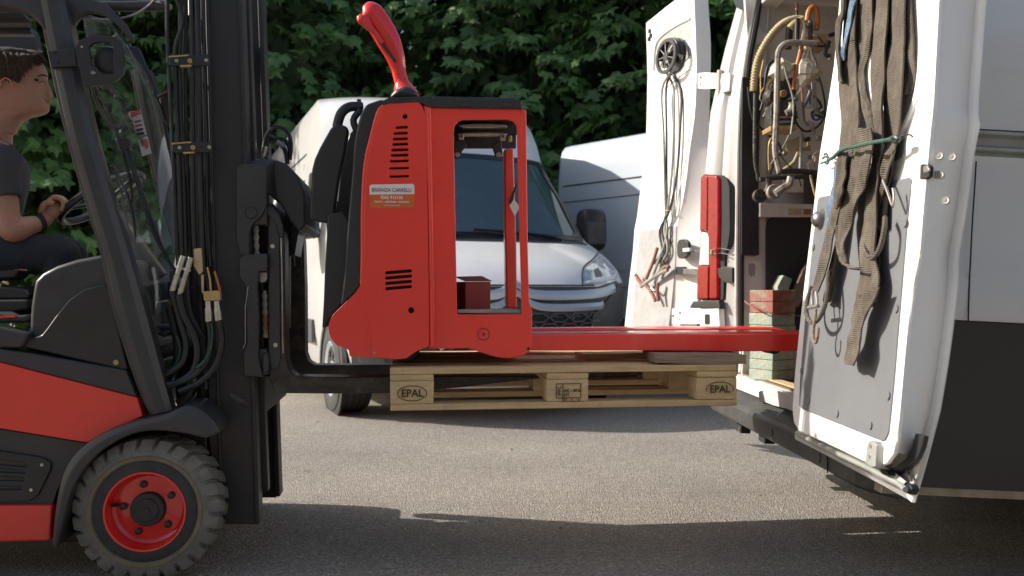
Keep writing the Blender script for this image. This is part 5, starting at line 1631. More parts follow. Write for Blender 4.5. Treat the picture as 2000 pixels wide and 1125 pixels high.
rl_ = wall([(1484, 396), (1620, 400), (1620, 424), (1484, 424)], YW - 0.04, 0.05, 'wall_rail', M['interior'], bev=0.004)
wall([(1540, 407), (1566, 407), (1566, 419), (1540, 419)], YW - 0.043, 0.002, 'rail_label', M['cream'], bev=0, parent=rl_)
wall([(1570, 408), (1584, 408), (1584, 419), (1570, 419)], YW - 0.043, 0.002, 'rail_label', M['blockred'], bev=0, parent=rl_)
wall([(1497, 660), (1497, 440), (1502, 428), (1512, 423), (1640, 423), (1640, 660)], YW - 0.02, 0.02, 'lower_wall_board', M['gapdark'], bev=0.003, r=0.02)
wall([(1530, 350), (1620, 350), (1620, 376), (1530, 376)], YW - 0.02, 0.02, 'wall_shelf', M['interior'], bev=0.003)
wall([(1570, 345), (1620, 345), (1620, 398), (1570, 398)], YW - 0.024, 0.01, 'wall_box', M['char'], bev=0.002)
# blue round mandatory sign on a white card
sg = wall([(1574, 212), (1608, 212), (1608, 238), (1574, 238)], YW - 0.05, 0.003, 'wall_sign', M['whitelabel'], bev=0)
wall(circ(1595, 225, 11, 20), YW - 0.053, 0.002, 'sign_disc', M['bluesign'], bev=0, parent=sg)
wall([(1595, 216), (1599, 228), (1597, 232), (1593, 232), (1591, 228)], YW - 0.056, 0.002, 'sign_mark', M['whitelabel'], bev=0, parent=sg)
wall([(1575, 187), (1581, 187), (1581, 208), (1575, 208)], YW - 0.05, 0.003, 'wall_label', M['whitelabel'], bev=0)
wall([(1581, 190), (1584, 190), (1584, 204), (1581, 204)], YW - 0.05, 0.003, 'wall_label', M['bluesign'], bev=0)
# rear sill, step and bumper
def sweep(prof, y0, y1, name, m, bev=0.0, ends=0.0, parent=None):
    bm = BM()
    rings = []
    for y, k in ((y0, ends), (y0 + 0.08, 0), (y1 - 0.10, 0), (y1 - 0.03, ends * 0.5), (y1, ends)):
        rings.append([Vector((x + k, y, z)) for x, z in prof])
    loft(bm, rings)
    return part(name, bm, m, parent or van, bev=bev)
sweep([(0.00, 0.455), (0.0, 0.50), (0.012, 0.515), (0.07, 0.515), (0.07, 0.44)], 0.15, 1.78, 'sill_plate', M['whitein'], bev=0.004)
sweep([(0.075, 0.526), (0.075, 0.531), (0.13, 0.533), (0.13, 0.526)], 0.25, 1.70, 'wooden_strip', M['woodend'], bev=0)
sweep([(0.05, 0.515), (0.05, 0.519), (0.062, 0.519), (0.062, 0.515)], 0.25, 1.70, 'sill_trim', M['zinc'], bev=0)
sweep([(-0.045, 0.315), (-0.055, 0.33), (-0.055, 0.385), (-0.045, 0.398), (0.005, 0.432), (0.03, 0.455), (0.10, 0.455), (0.10, 0.30), (0.0, 0.30)], 0.04, 2.0, 'bumper', M['bumperplastic'], bev=0.005, ends=0.05)
for k in range(6):
    x = -0.034 + k * 0.0085
    z = 0.405 + (x + 0.034) * 0.68
    sweep([(x, z), (x, z + 0.004), (x + 0.004, z + 0.0065), (x + 0.004, z)], 0.5, 1.85, 'tread_rib', M['bumperplastic'])
sweep([(-0.012, 0.418), (-0.012, 0.4215), (0.0, 0.4295), (0.0, 0.427)], 0.3, 0.31, 'tread_rib', M['bumperplastic'])
bm = BM(); c = VF.hit(1505, 845, 0, -0.058); disc(bm, c, 0.018, 0.006, axis=0); part('parking_sensor', bm, M['blackplastic'], van, bev=0.002)
c = VF.hit(1597, 895, 0, -0.058); bm = BM(); disc(bm, c, 0.018, 0.006, axis=0); part('parking_sensor', bm, M['blackplastic'], van, bev=0.002)
bm = BM(); P0, P1 = VF.hit(1615, 872, 0, -0.0575), VF.hit(1616, 924, 0, -0.0575)
tube(bm, [P0, P1], 0.0022, 6, 1); part('bumper_seam', bm, M['gapdark'], van)
# torn and taped part of the sill edge
bm = BM()
P = [VF.hit(px, py, 0, -0.006) for px, py in ((1484, 764), (1500, 759), (1520, 764), (1535, 768), (1548, 772), (1548, 800), (1530, 797), (1510, 792), (1495, 786), (1486, 780))]
plate(bm, P, [], (0.012, 0, 0)); 
part('sill_tape', bm, M['vangrey'], van, bev=0.002)
bm = BM()
P = [VF.hit(px, py, 0, -0.009) for px, py in ((1481, 765), (1488, 762), (1494, 786), (1482, 784))]
plate(bm, P, [], (0.01, 0, 0)); part('sill_tape', bm, M['char'], van, bev=0.002)
for i_, (px, py) in enumerate(((1444, 842), (1490, 862))):
    bm = BM(); c = VF.hit(px, py, 0, 0.02); box(bm, c + Vector((0, -0.02, -0.008)), c + Vector((0.05, 0.07, 0.03))); part('tow_bracket', bm, M['gapdark'], van, bev=0.005)
bm = BM(); p = VF.hit(1443, 840, 0, 0.0); box(bm, p + Vector((0, -0.004, -0.012)), p + Vector((0.01, 0.006, 0.01))); part('bracket_tab', bm, M['zinc'], van)
bm = BM(); c = VF.hit(1650, 930, 0, 0.0); box(bm, c + Vector((0, -0.10, -0.02)), c + Vector((0.10, 0.10, 0.03))); part('exhaust_shield', bm, mat('rusty_underbody', (0.10, 0.07, 0.045), 0.85, 0, 0.4, 12, 0.4, 40), van, bev=0.01)

# hinges, check straps and wires between the far door and the post
def bar(p, q, w, t, name, m, parent=None):
    """flat bar between two points (local)"""
    d = (q - p); u = Vector((0, 0, 1)); n = d.cross(u).normalized()
    bm = BM(); loft(bm, [[p + u * w + n * t, p + u * w - n * t, p - u * w - n * t, p - u * w + n * t], [q + u * w + n * t, q + u * w - n * t, q - u * w - n * t, q - u * w + n * t]])
    return part(name, bm, m, parent or van, bev=0.002)
ctr_h = VF.hit(1392, 158, 1, 1.99)
FDw = Fr((1.03, 4.60, 0.5), (-0.265, 0.60, 0), (0.05, 0, 1))
hp = lambda px, py, y=0.006: VF.I @ (FDw.M @ FDw.hit(px, py, 1, y))
for (ya, yb, yc, yd) in ((143, 173, 137, 186), (603, 632, 600, 634)):
    q0 = [pil(1384, ya, 0.045), pil(1398, ya, 0.05), pil(1398, yb, 0.05), pil(1384, yb, 0.045)]
    bm = BM()
    x_ = 0 if ya < 300 else -22
    plate(bm, [hp(1363 + x_ * 2.3, ya), hp(1378 + x_, ya - 1), VF.hit(1400 + x_, ya, 1, 1.93), VF.hit(1400 + x_, yb, 1, 1.93), hp(1378 + x_, yb + 1), hp(1363 + x_ * 2.3, yb)], [], (0.0, -0.008, 0))
    h_ = part('hinge', bm, M['whitein'], van, bev=0.003)
    bm = BM(); a = VF.hit(1406 + x_, yc, 1, 1.92); b = VF.hit(1405 + x_, yd, 1, 1.92); tube(bm, [a, b], 0.014, 12, 1); part('hinge_pin', bm, M['interior'], h_)
    if ya < 300:
        onp([(1410, 145), (1428, 142), (1430, 150), (1428, 178), (1412, 182)], 0.012, 0.02, 'hinge_plate', M['interior'], parent=h_, bev=0.004, r=0.01)
    for k in range(2 if ya < 300 else 3):
        px, py = ((1369, 151), (1369, 164))[k] if ya < 300 else ((1315, 617), (1328, 611), (1328, 624))[k]
        bm = BM(); c = hp(px, py, 0.012); disc(bm, c - Vector((0, 0.004, 0)), 0.008, 0.006); part('hinge_bolt', bm, M['zinc'], h_, bev=0.001)
bar(hp(1334, 530), pil(1418, 534, 0.02), 0.016, 0.003, 'door_check', M['steel'])
onp([(1411, 526), (1425, 521), (1440, 524), (1440, 552), (1426, 553), (1413, 542)], 0.03, 0.03, 'check_bracket', M['blackplastic'])
for dy in (0, 9):
    bm = BM(); tube(bm, [hp(1338, 489), hp(1365, 490 + dy * 0.3), pil(1404, 489 + dy, 0.04), pil(1416, 486 + dy, 0.02), pil(1440, 491 + dy, 0.02)], 0.0028, 6, 3); part('check_wire', bm, M['steel'], van)
bm = BM(); p = pil(1405, 494, 0.045); box(bm, p - Vector((0.006, 0.01, 0.012)), p + Vector((0.006, 0.01, 0.012))); part('wire_clip', bm, M['brass'], van, bev=0.003)

# ---------------------------------------------------------------- near rear door, swung right back
ND = Fr((0.880, 2.72, 0.536), (-0.022, -1, 0), (0.105, 0, 1))
nd = bpy.data.objects.new('near_rear_door', None); COL.objects.link(nd); nd.parent = van
nd.matrix_world = ND.M
nd['label'] = 'near rear door, swung wide open with straps hanging on it'
def dp(pts, y, t, name, m, holes=(), bev=0.003, parent=None, r=0, fr=ND, root=None, seg=2, smooth=True):
    bm = BM(); P = fr.q(pts, 1, y)
    if r: P = rnd(P, r)
    plate(bm, P, [fr.q(h, 1, y) for h in holes], (0, t, 0))
    return part(name, bm, m, parent or root or nd, bev=bev, seg=seg)
inn = [(1646, -120), (1643, -40), (1638, 20), (1629, 125), (1615, 215), (1601, 300), (1586, 430), (1570, 560), (1560, 650), (1551, 740), (1547, 800), (1550, 826), (1560, 842), (1600, 860), (1645, 881), (1685, 901), (1716, 910), (1730, 905), (1744, 886), (1751, 860), (1756, 819), (1762, 740), (1773, 640), (1786, 545), (1796, 500), (1803, 420), (1811, 321), (1816, 278), (1824, 200), (1835, 0), (1842, -120)]
bi = inn[::-1]
bm = BM()
P = ND.q(inn, 1, 0.0)
plate(bm, P, [], (0, 0.012, 0))
part('inner_panel', bm, M['whitein'], nd, bev=0.004, seg=3, ang=50)
hem = [(1940, -120), (1924, 0), (1915, 110), (1907, 215), (1911, 243), (1900, 299), (1883, 423), (1869, 498), (1867, 560), (1853, 681), (1832, 808), (1827, 824), (1810, 890), (1784, 981)]
# free-edge return between the inner panel and the outer skin
ie = [(1842, -120), (1835, 0), (1829, 110), (1824, 200), (1820, 240), (1816, 278), (1803, 420), (1796, 500), (1786, 545), (1773, 640), (1757, 810), (1752, 850), (1745, 884)]
A = resamp(catmull(ND.q(ie, 1, 0.0), 3), 44); B = resamp(catmull([ND.hit(x - 17, y, 1, 0.096) for (x, y) in hem[:-1]] , 3), 44)
Cc = resamp(catmull(ND.q([(x - 1, y) for x, y in hem], 1, 0.102), 3), 44)
bm = BM()
loft(bm, [[a, a.lerp(b, 0.04) + Vector((0.0, 0.004, 0)), a.lerp(b, 0.5) + Vector((0.004, 0.0, 0)), a.lerp(b, 0.92), b, b + Vector((-0.03, 0.004, 0)), a + Vector((-0.03, 0.008, 0))] for a, b in zip(A, B)])
part('edge_return', bm, M['whitein'], nd, ang=40)
B = resamp(catmull([ND.hit(x - 17 if i < 12 else x - 12, y - (0 if i < 12 else 12), 1, 0.096) for i, (x, y) in enumerate(hem)], 3), 44)
bm = BM()
loft(bm, [[b + Vector((-0.004, -0.001, 0)), b.lerp(c, 0.5) + Vector((0, -0.004, 0)), c + Vector((0, -0.004, 0)), c + Vector((0.003, 0.002, 0)), c + Vector((0.0, 0.006, 0)), b + Vector((-0.01, 0.008, 0))] for b, c in zip(B, Cc)])
part('door_hem', bm, M['white'], nd, ang=40)
# outer skin
bm = BM()
sk = ND.q([(x - 3, y) for x, y in hem[:-1]] + [(1780, 977), (1556, 857), (1560, 800), (1645, 0), (1655, -120)], 1, 0.114)
plate(bm, sk, [], (0, 0.008, 0))
part('outer_skin', bm, M['white'], nd, bev=0.002)
# bottom channel: rubber strip and hem
bot_in = ND.q([(1556, 842), (1600, 861), (1645, 882), (1685, 902), (1714, 914), (1738, 930), (1760, 948)], 1, 0.030)
bot_md = ND.q([(1553, 850), (1600, 876), (1645, 899), (1690, 920), (1726, 939), (1752, 952), (1772, 962)], 1, 0.095)
bot_h = ND.q([(1553, 858), (1600, 882), (1645, 906), (1690, 930), (1726, 949), (1756, 966), (1782, 980)], 1, 0.123)
bm = BM(); loft(bm, [[a, b, b + Vector((0, 0.01, 0.006)), a + Vector((0, 0.01, 0.01))] for a, b in zip(bot_in, bot_md)]); part('bottom_channel', bm, M['interior'], nd)
bm = BM(); loft(bm, [[b + Vector((0, -0.003, 0)), c, c + Vector((0, 0.006, 0)), b + Vector((0, 0.012, 0))] for b, c in zip(bot_md, bot_h)]); part('bottom_hem', bm, M['whitein'], nd)
bm = BM(); P = ND.q([(1556, 846), (1600, 868), (1645, 890), (1690, 911), (1722, 928), (1752, 943), (1768, 956)], 1, 0.030)
tube(bm, P, 0.007, 8, 2); part('bottom_seal', bm, M['trimgrey'], nd)
dp([(1742, 890), (1754, 862), (1775, 855), (1800, 858), (1800, 880), (1792, 925), (1776, 962), (1764, 958), (1700, 926), (1716, 912), (1732, 906)], 0.062, 0.01, 'corner_pan', M['interior'], bev=0.002)
dp([(1787, 846), (1804, 851), (1800, 872), (1790, 895), (1770, 912), (1750, 925), (1736, 922), (1732, 916), (1752, 908), (1768, 895), (1780, 873)], 0.045, 0.012, 'corner_bracket', M['blackplastic'], bev=0.002)
dp([(1763, 905), (1767, 905), (1780, 938), (1777, 940)], 0.05, 0.004, 'bracket_fin', M['bumperplastic'], bev=0)
dp([(1712, 914), (1730, 917), (1735, 928), (1722, 926)], 0.02, 0.02, 'bracket_block', M['gapdark'], bev=0.002)
dp([(1758, 950), (1762, 944), (1776, 944), (1780, 955), (1774, 966), (1760, 958)], 0.04, 0.02, 'rubber_stop', M['seal'], bev=0.004)
# grey board and its fixings
dp([(1597, 390), (1601, 385), (1640, 377), (1740, 354), (1775, 346), (1779, 351), (1770, 440), (1760, 560), (1752, 655), (1745, 740), (1739, 800), (1734, 845), (1727, 860), (1720, 861), (1638, 828), (1566, 799), (1560, 792), (1562, 740), (1574, 600), (1586, 480)], -0.004, 0.004, 'grey_board', M['greyboard'], bev=0.002)
dp([(1640, 300), (1745, 290), (1768, 268), (1763, 300), (1757, 310), (1745, 314), (1640, 330)], -0.003, 0.004, 'grey_board', M['greyboard'], bev=0.002)
for px, py in ((1566, 724), (1579, 783), (1635, 808), (1700, 831), (1751, 603), (1735, 773), (1589, 483), (1768, 436)):
    bm = BM(); c = ND.hit(px, py, 1, -0.005); disc(bm, c, 0.010, -0.003, n=14); part('rivet', bm, M['greyboard'], nd, bev=0.001)
bm = BM(); lathe(bm, [(0.0, -0.028), (0.012, -0.027), (0.021, -0.020), (0.026, -0.010), (0.027, 0.0), (0.034, -0.001), (0.034, 0.003)], ND.hit(1604, 429, 1, -0.004), n=24); part('door_knob', bm, M['steel'], nd)
# raised moulding beside the board and upper pressings
bm = BM(); tube(bm, ND.q([(1786, 360), (1783, 440), (1784, 480), (1790, 494), (1797, 492)], 1, 0.002), 0.006, 8, 3); part('panel_moulding', bm, M['whitein'], nd)
bm = BM(); tube(bm, ND.q([(1812, -60), (1806, 60), (1800, 140), (1792, 190), (1780, 225), (1760, 262)], 1, 0.0), 0.010, 8, 3); part('panel_moulding', bm, M['whitein'], nd)
# latch on the free edge with a shaped opening
lt_ = dp([(1797, 322), (1801, 320), (1812, 321), (1816, 326), (1814, 345), (1806, 350), (1796, 350)], -0.004, 0.01, 'latch', M['gapdark'], bev=0.002)
dp([(1803, 325), (1810, 322), (1814, 330), (1812, 336), (1803, 338)], -0.008, 0.006, 'latch_claw', M['zinc'], bev=0.002, parent=lt_)
dp([(1812, 334), (1836, 333), (1842, 338), (1841, 347), (1835, 350), (1812, 349)], 0.020, 0.006, 'latch_plate', M['zinc'], bev=0.002, parent=lt_, r=0.006)
for px, py, r_ in ((1834, 304, 0.0085), (1859, 306, 0.0085), (1846, 391, 0.0085)):
    yy = 0.018 if px < 1850 else 0.040
    bm = BM(); c = ND.hit(px, py, 1, yy); lathe(bm, [(0.0, -0.004), (0.0035, -0.004), (0.004, -0.002), (r_, -0.003), (r_, 0.01)], c, n=16)
    o = part('edge_bolt', bm, M['zinc'], nd)
    o.data.transform(Matrix.Translation(c) @ Matrix.Rotation(R(52), 4, 'Z') @ Matrix.Translation(-c))
cp = dp([(1692, 872), (1694, 864), (1699, 860), (1707, 862), (1711, 870), (1708, 912), (1700, 912), (1688, 904)], -0.018, 0.02, 'door_striker', M['trimgrey'], bev=0.003)
for px, py in ((1699, 870), (1697, 890)):
    bm = BM(); disc(bm, ND.hit(px, py, 1, -0.020), 0.0065, 0.004); part('striker_bolt', bm, M['zinc'], cp, bev=0.001)

# ---------------------------------------------------------------- far rear door
FD = FDw
fd = bpy.data.objects.new('far_rear_door', None); COL.objects.link(fd); fd.parent = van
fd.matrix_world = FD.M
fd['label'] = 'far rear door, open, with a cable reel hung on it'
def fp(pts, y, t, name, m, holes=(), bev=0.003, parent=None, r=0, seg=2):
    return dp(pts, y, t, name, m, holes, bev, parent, r, FD, fd, seg)
finn = [(1266, 52), (1300, 22), (1323, 3), (1355, -24), (1358, 40), (1361, 136), (1359, 200), (1357, 227), (1347, 294), (1342, 340), (1333, 398), (1323, 438), (1321, 500), (1316, 560), (1305, 640), (1296, 720), (1218, 720), (1224, 640), (1231, 560), (1239, 448), (1249, 398), (1258, 340), (1266, 279), (1269, 199), (1267, 120)]
fp(finn, 0.0, -0.012, 'inner_panel', M['whitein'], bev=0.004, seg=3)
fe = [(1355, -24), (1358, 40), (1361, 136), (1357, 227), (1347, 294), (1342, 340), (1333, 398), (1323, 438), (1321, 500), (1316, 560), (1305, 640), (1296, 720)]
fo2 = [(1378, -40), (1383, 40), (1386, 96), (1383, 221), (1381, 280), (1377, 338), (1372, 398), (1369, 448), (1367, 500), (1364, 560), (1358, 640), (1352, 720)]
A = resamp(catmull(FD.q(fe, 1, 0.0), 3), 30); B = resamp(catmull(FD.q(fo2, 1, -0.07), 3), 30)
bm = BM(); loft(bm, [[a, a.lerp(b, 0.1) + Vector((0, -0.004, 0)), b, b + Vector((0, -0.01, 0)), a + Vector((0, -0.03, 0))] for a, b in zip(A, B)])
part('edge_return', bm, M['whitein'], fd, ang=40)
bm = BM(); plate(bm, FD.q([(1262, 45), (1300, 14), (1378, -45), (1386, 96), (1383, 221), (1377, 338), (1369, 448), (1364, 560), (1352, 720), (1212, 720), (1228, 560), (1262, 279), (1265, 150)], 1, -0.075), [], (0, -0.008, 0)); part('outer_skin', bm, M['white'], fd)
fp([(1249, 451), (1285, 447), (1321, 441), (1318, 530), (1311, 600), (1298, 700), (1226, 700), (1236, 600), (1243, 510)], 0.004, -0.004, 'grey_board', mat('light_grey_board', (0.40, 0.395, 0.385), 0.6, 0, 0.15, 6, 0.03, 200, dirt=(0.3, 0.29, 0.28), dscale=20), bev=0.002)
rc = fp([(1282, 85), (1300, 68), (1344, 40), (1349, 66), (1349, 72), (1330, 84), (1350, 92), (1350, 110), (1322, 130), (1283, 135)], 0.002, -0.002, 'window_recess', M['trimgrey'], bev=0, r=0.01)
bm = BM(); tube(bm, FD.q([(1276, 138), (1279, 96), (1290, 72), (1320, 50), (1348, 36)], 1, 0.004), 0.008, 8, 3); part('recess_moulding', bm, M['whitein'], fd)
bm = BM(); tube(bm, FD.q([(1304, 170), (1326, 150), (1352, 132)], 1, 0.002), 0.004, 8, 3); part('recess_moulding', bm, M['whitein'], fd)
bm = BM(); tube(bm, FD.q([(1350, 140), (1349, 230), (1338, 320), (1318, 420)], 1, 0.0), 0.006, 8, 3); part('recess_moulding', bm, M['whitein'], fd)
for px, py in ((1268, 60), (1270, 69), (1267, 76)):
    bm = BM(); p = FD.hit(px, py, 1, 0.006); box(bm, p - Vector((0.010, 0.004, 0.012)), p + Vector((0.006, 0.004, 0.010))); part('scuffed_clip', bm, M['gapdark'], fd)
ck = fp([(1322, 476), (1326, 468), (1338, 467), (1344, 474), (1344, 496), (1336, 505), (1326, 505), (1322, 498)], 0.012, -0.02, 'check_housing', M['blackplastic'], bev=0.003, r=0.012)
fp([(1333, 485), (1346, 484), (1346, 491), (1333, 492)], 0.030, -0.02, 'check_end', M['whitein'], bev=0.003, parent=ck)
fp([(1320, 521), (1336, 521), (1336, 536), (1320, 536)], 0.010, -0.02, 'check_slot', M['gapdark'], bev=0.002)
bm = BM(); disc(bm, FD.hit(1311, 470, 1, 0.004), 0.018, 0.006, n=16); part('board_button', bm, M['steel'], fd, bev=0.002)
# ================================================================ straps hanging on the near door
def wstrap(name, label, Lp, Rp, off, th=0.004, m='strap', cat='strap', fr=ND, group=None, off2=None):
    t = fr
    n = len(Lp)
    o2 = off if off2 is None else off2
    bm = BM()
    sd = abs(Lp[0][0] * 7.3 + Rp[-1][1])
    wob = lambda i, k: 0.011 * noise.noise(Vector((sd * 0.37 + k * 5.1, i * 0.9, 0)))
    A = [fr.hit(p[0], p[1], 1, min(-0.006, off + (o2 - off) * i / (n - 1) + wob(i, 0))) for i, p in enumerate(Lp)]
    B = [fr.hit(p[0], p[1], 1, min(-0.008, off + (o2 - off) * i / (n - 1) - 0.004 + wob(i, 1))) for i, p in enumerate(Rp)]
    A, B = catmull(A, 7), catmull(B, 7)
    rings = []
    for i, (a, b) in enumerate(zip(A, B)):
        row = []
        for k in range(7):
            t_ = k / 6
            q = a.lerp(b, t_)
            fold = 0.0045 * math.sin(t_ * math.pi * (2.0 + (sd % 3)) + i * 0.05) + 0.006 * noise.noise(Vector((sd, i * 0.16, t_ * 2.2)))
            row.append(q + Vector((0, fold, 0)))
        rings.append(row + [q + Vector((0, th, 0)) for q in row[::-1]])
    loft(bm, rings)
    o = part(name, bm, M[m], None, bev=0)
    o.matrix_world = fr.M
    tag(o, label, cat)
    return o
wstrap('webbing_strap', 'short outermost brown webbing end, nearest the free edge of the door', [(1755, -60), (1758, 60), (1760, 120), (1761, 160), (1763, 186)], [(1773, -60), (1777, 60), (1781, 120), (1782, 160), (1774, 184)], -0.012)
wstrap('webbing_strap', 'wide ribbed brown webbing sling in the middle of the bundle, curling into a loop', [(1731, -60), (1729, 60), (1727, 110), (1725, 187), (1724, 268), (1722, 310), (1712, 355), (1699, 400), (1691, 436)], [(1769, -60), (1768, 60), (1767, 110), (1764, 187), (1756, 262), (1745, 300), (1732, 350), (1716, 400), (1704, 436)], -0.022)
wstrap('webbing_strap', 'longest wide brown webbing sling, hanging straight down over the grey door board', [(1700, -60), (1699, 60), (1699, 140), (1700, 200), (1701, 268), (1698, 320), (1688, 370), (1684, 440), (1678, 500), (1675, 560), (1672, 585)], [(1736, -60), (1733, 60), (1729, 140), (1727, 200), (1724, 290), (1719, 330), (1715, 370), (1713, 430), (1709, 500), (1716, 552), (1706, 590)], -0.032)
wstrap('webbing_strap_end', 'twisted lower end of the longest webbing sling, ending in a stitched square tip', [(1673, 578), (1665, 605), (1659, 635), (1653, 660), (1648, 690), (1644, 710)], [(1714, 560), (1705, 590), (1691, 618), (1682, 645), (1681, 680), (1668, 715)], -0.044)
wstrap('webbing_strap', 'narrow brown webbing strand bending between the two wide slings', [(1693, -60), (1690, 20), (1684, 80), (1676, 130), (1676, 170), (1684, 210), (1692, 250), (1694, 285)], [(1707, -60), (1704, 20), (1699, 80), (1689, 130), (1687, 165), (1695, 210), (1702, 250), (1703, 285)], -0.040)
wstrap('webbing_strap', 'dark inner fold of brown webbing behind the narrow strand', [(1672, -60), (1669, 40), (1667, 90), (1669, 130), (1676, 170), (1680, 215)], [(1696, -60), (1694, 40), (1688, 90), (1680, 130), (1683, 170), (1690, 215)], -0.016)
wstrap('webbing_strap', 'left wide brown webbing sling, covering the edge of the door beside the tied machine', [(1650, -60), (1646, 60), (1640, 120), (1638, 165), (1638, 240), (1637, 300), (1634, 330)], [(1672, -60), (1669, 60), (1667, 90), (1671, 165), (1673, 225), (1667, 270), (1656, 320)], -0.036)
wstrap('webbing_strap', 'leftmost brown webbing strand, bowing out past the hinge edge of the door', [(1641, -60), (1640, 10), (1634, 40), (1632, 80), (1633, 125), (1637, 160)], [(1650, -60), (1650, 20), (1644, 50), (1642, 90), (1643, 125), (1646, 160)], -0.050)
wstrap('ratchet_strap', 'blue ratchet webbing showing between the left brown slings', [(1661, 0), (1655, 30), (1649, 65), (1644, 95), (1642, 118)], [(1667, 0), (1661, 30), (1655, 65), (1649, 95), (1645, 118)], -0.046, m='blue')
wstrap('ratchet_strap', 'blue ratchet webbing on the lower door beside the round knob', [(1632, 320), (1626, 350), (1620, 380), (1615, 405)], [(1642, 325), (1637, 350), (1631, 380), (1625, 402)], -0.020, m='blue')
wstrap('ratchet_strap_end', 'pale blue end of the ratchet webbing beside the round door knob', [(1616, 400), (1613, 418), (1611, 440)], [(1626, 398), (1622, 420), (1619, 446)], -0.024, m='blue')
wstrap('webbing_strap', 'dark brown webbing loop swinging down from under the green cord', [(1674, 250), (1664, 300), (1654, 345), (1641, 385), (1635, 425), (1632, 470), (1638, 500), (1650, 518)], [(1700, 250), (1699, 290), (1690, 330), (1682, 370), (1668, 395), (1658, 440), (1645, 480), (1652, 514)], -0.060)
wstrap('webbing_strap_edge', 'edge-on tail of the brown webbing loop crossing the grey board', [(1634, 440), (1632, 480), (1640, 508), (1654, 524), (1677, 528)], [(1638, 440), (1637, 478), (1644, 504), (1657, 519), (1677, 522)], -0.062)
wstrap('webbing_strap', 'brown webbing gathered under the green cord and running left to the shackle', [(1648, 300), (1636, 345), (1624, 400), (1612, 450), (1598, 500), (1588, 545), (1582, 572)], [(1664, 300), (1656, 350), (1640, 400), (1626, 450), (1618, 500), (1606, 545), (1598, 570)], -0.046)
wstrap('webbing_strap', 'dark brown webbing strand hanging just right of the shackle strap', [(1640, 380), (1634, 430), (1628, 480), (1620, 520), (1612, 560), (1606, 590)], [(1652, 380), (1646, 430), (1641, 480), (1630, 520), (1624, 560), (1620, 590)], -0.030)
wstrap('webbing_strap', 'crumpled webbing fold bunched directly below the green cord', [(1636, 300), (1632, 330), (1628, 360), (1626, 392), (1630, 408)], [(1652, 296), (1650, 330), (1648, 360), (1644, 380), (1640, 402)], -0.070)
wstrap('webbing_strap', 'dark webbing strand behind the straight sling, reaching the board screws', [(1716, 300), (1722, 340), (1718, 380), (1714, 420), (1718, 450)], [(1744, 296), (1738, 340), (1732, 380), (1730, 420), (1731, 445)], -0.014)
wstrap('webbing_strap', 'black webbing tail lying against the right side of the straight sling', [(1712, 440), (1708, 480), (1706, 520), (1712, 556)], [(1722, 440), (1719, 480), (1717, 520), (1717, 560)], -0.012)
def nthing(name, label, cat):
    return thing(name, label, cat, ND)
def ntube(pts, off, r, m, name, parent, n=8, sub=4, closed=False):
    bm = BM()
    P = [ND.hit(p[0], p[1], 1, p[2] if len(p) > 2 else off) for p in pts]
    if closed: P = catmull(P + [P[0]], sub)[:-1]
    tube(bm, P, r, n, 1 if closed else sub, closed=closed)
    return part(name, bm, M[m], parent)
t = nthing('webbing_loop', 'small stiff eye loop sewn in the wide sling, over the grey board', 'strap')
ntube([(1692, 436, -0.03), (1688, 455, -0.034), (1688, 480, -0.036), (1694, 499, -0.04), (1706, 502, -0.044), (1717, 488, -0.046), (1724, 466, -0.044), (1728, 442, -0.04), (1729, 425, -0.03)], 0, 0.0065, 'strap', 'webbing_eye', t, n=6)
t = nthing('sling_loop', 'round black rope loop hanging around the steel shackle, left on the door board', 'strap')
ntube([(1586, 560, -0.05), (1577, 585, -0.055), (1575, 610, -0.058), (1581, 627, -0.06), (1592, 629, -0.06), (1604, 615, -0.058), (1613, 590, -0.052), (1617, 560, -0.045), (1618, 530, -0.04)], 0, 0.0065, 'strap', 'rope_loop', t, n=8)
t = nthing('shackle', 'steel bow shackle caught in the black rope loop on the door', 'shackle')
ntube([(1588, 566), (1586, 580), (1587, 596)], -0.066, 0.004, 'zinc', 'bow', t)
ntube([(1594, 570), (1596, 584), (1596, 598)], -0.066, 0.004, 'zinc', 'bow', t)
ntube([(1579, 601), (1598, 598)], -0.068, 0.0055, 'zinc', 'pin', t, sub=1)
t = nthing('steel_hook', 'rusty steel hook hanging below the shackle', 'hook')
ntube([(1593, 604), (1592, 622), (1589, 640), (1588, 655), (1590, 667), (1594, 668), (1597, 656), (1598, 640)], -0.066, 0.0045, 'fork' if 'fork' in M else 'woodgrey', 'hook_shank', t)
t = nthing('steel_hook', 'thin pointed steel hook half hidden under the brown loop, above the grey board', 'hook')
ntube([(1725, 352), (1733, 372), (1741, 395), (1745, 403), (1747, 385), (1745, 368)], -0.034, 0.0035, 'steel', 'hook_shank', t)
# green cord round the bundle
t = nthing('green_cord', 'green cord tied across the hanging brown straps', 'cord')
ntube([(1618, 312, -0.02), (1627, 308, -0.05), (1640, 296, -0.085), (1655, 289, -0.09), (1680, 284, -0.088), (1705, 278, -0.075), (1730, 274, -0.06), (1750, 271, -0.045)], 0, 0.0052, 'green', 'cord', t)
ntube([(1738, 272, -0.05), (1748, 268, -0.05), (1755, 272, -0.045), (1748, 276, -0.045), (1740, 272, -0.05)], 0, 0.006, 'char', 'knot', t)
ntube([(1752, 270, -0.04), (1765, 264, -0.03), (1777, 263, -0.02), (1784, 268, -0.012)], 0, 0.002, 'char', 'cord_hook', t)
for pts in ([(1620, 310), (1612, 306), (1607, 310)], [(1622, 312), (1612, 316), (1604, 319)], [(1618, 308), (1614, 300), (1610, 302)], [(1620, 312), (1616, 320), (1612, 318)]):
    ntube(pts, -0.03, 0.003, 'green', 'frayed_end', t)

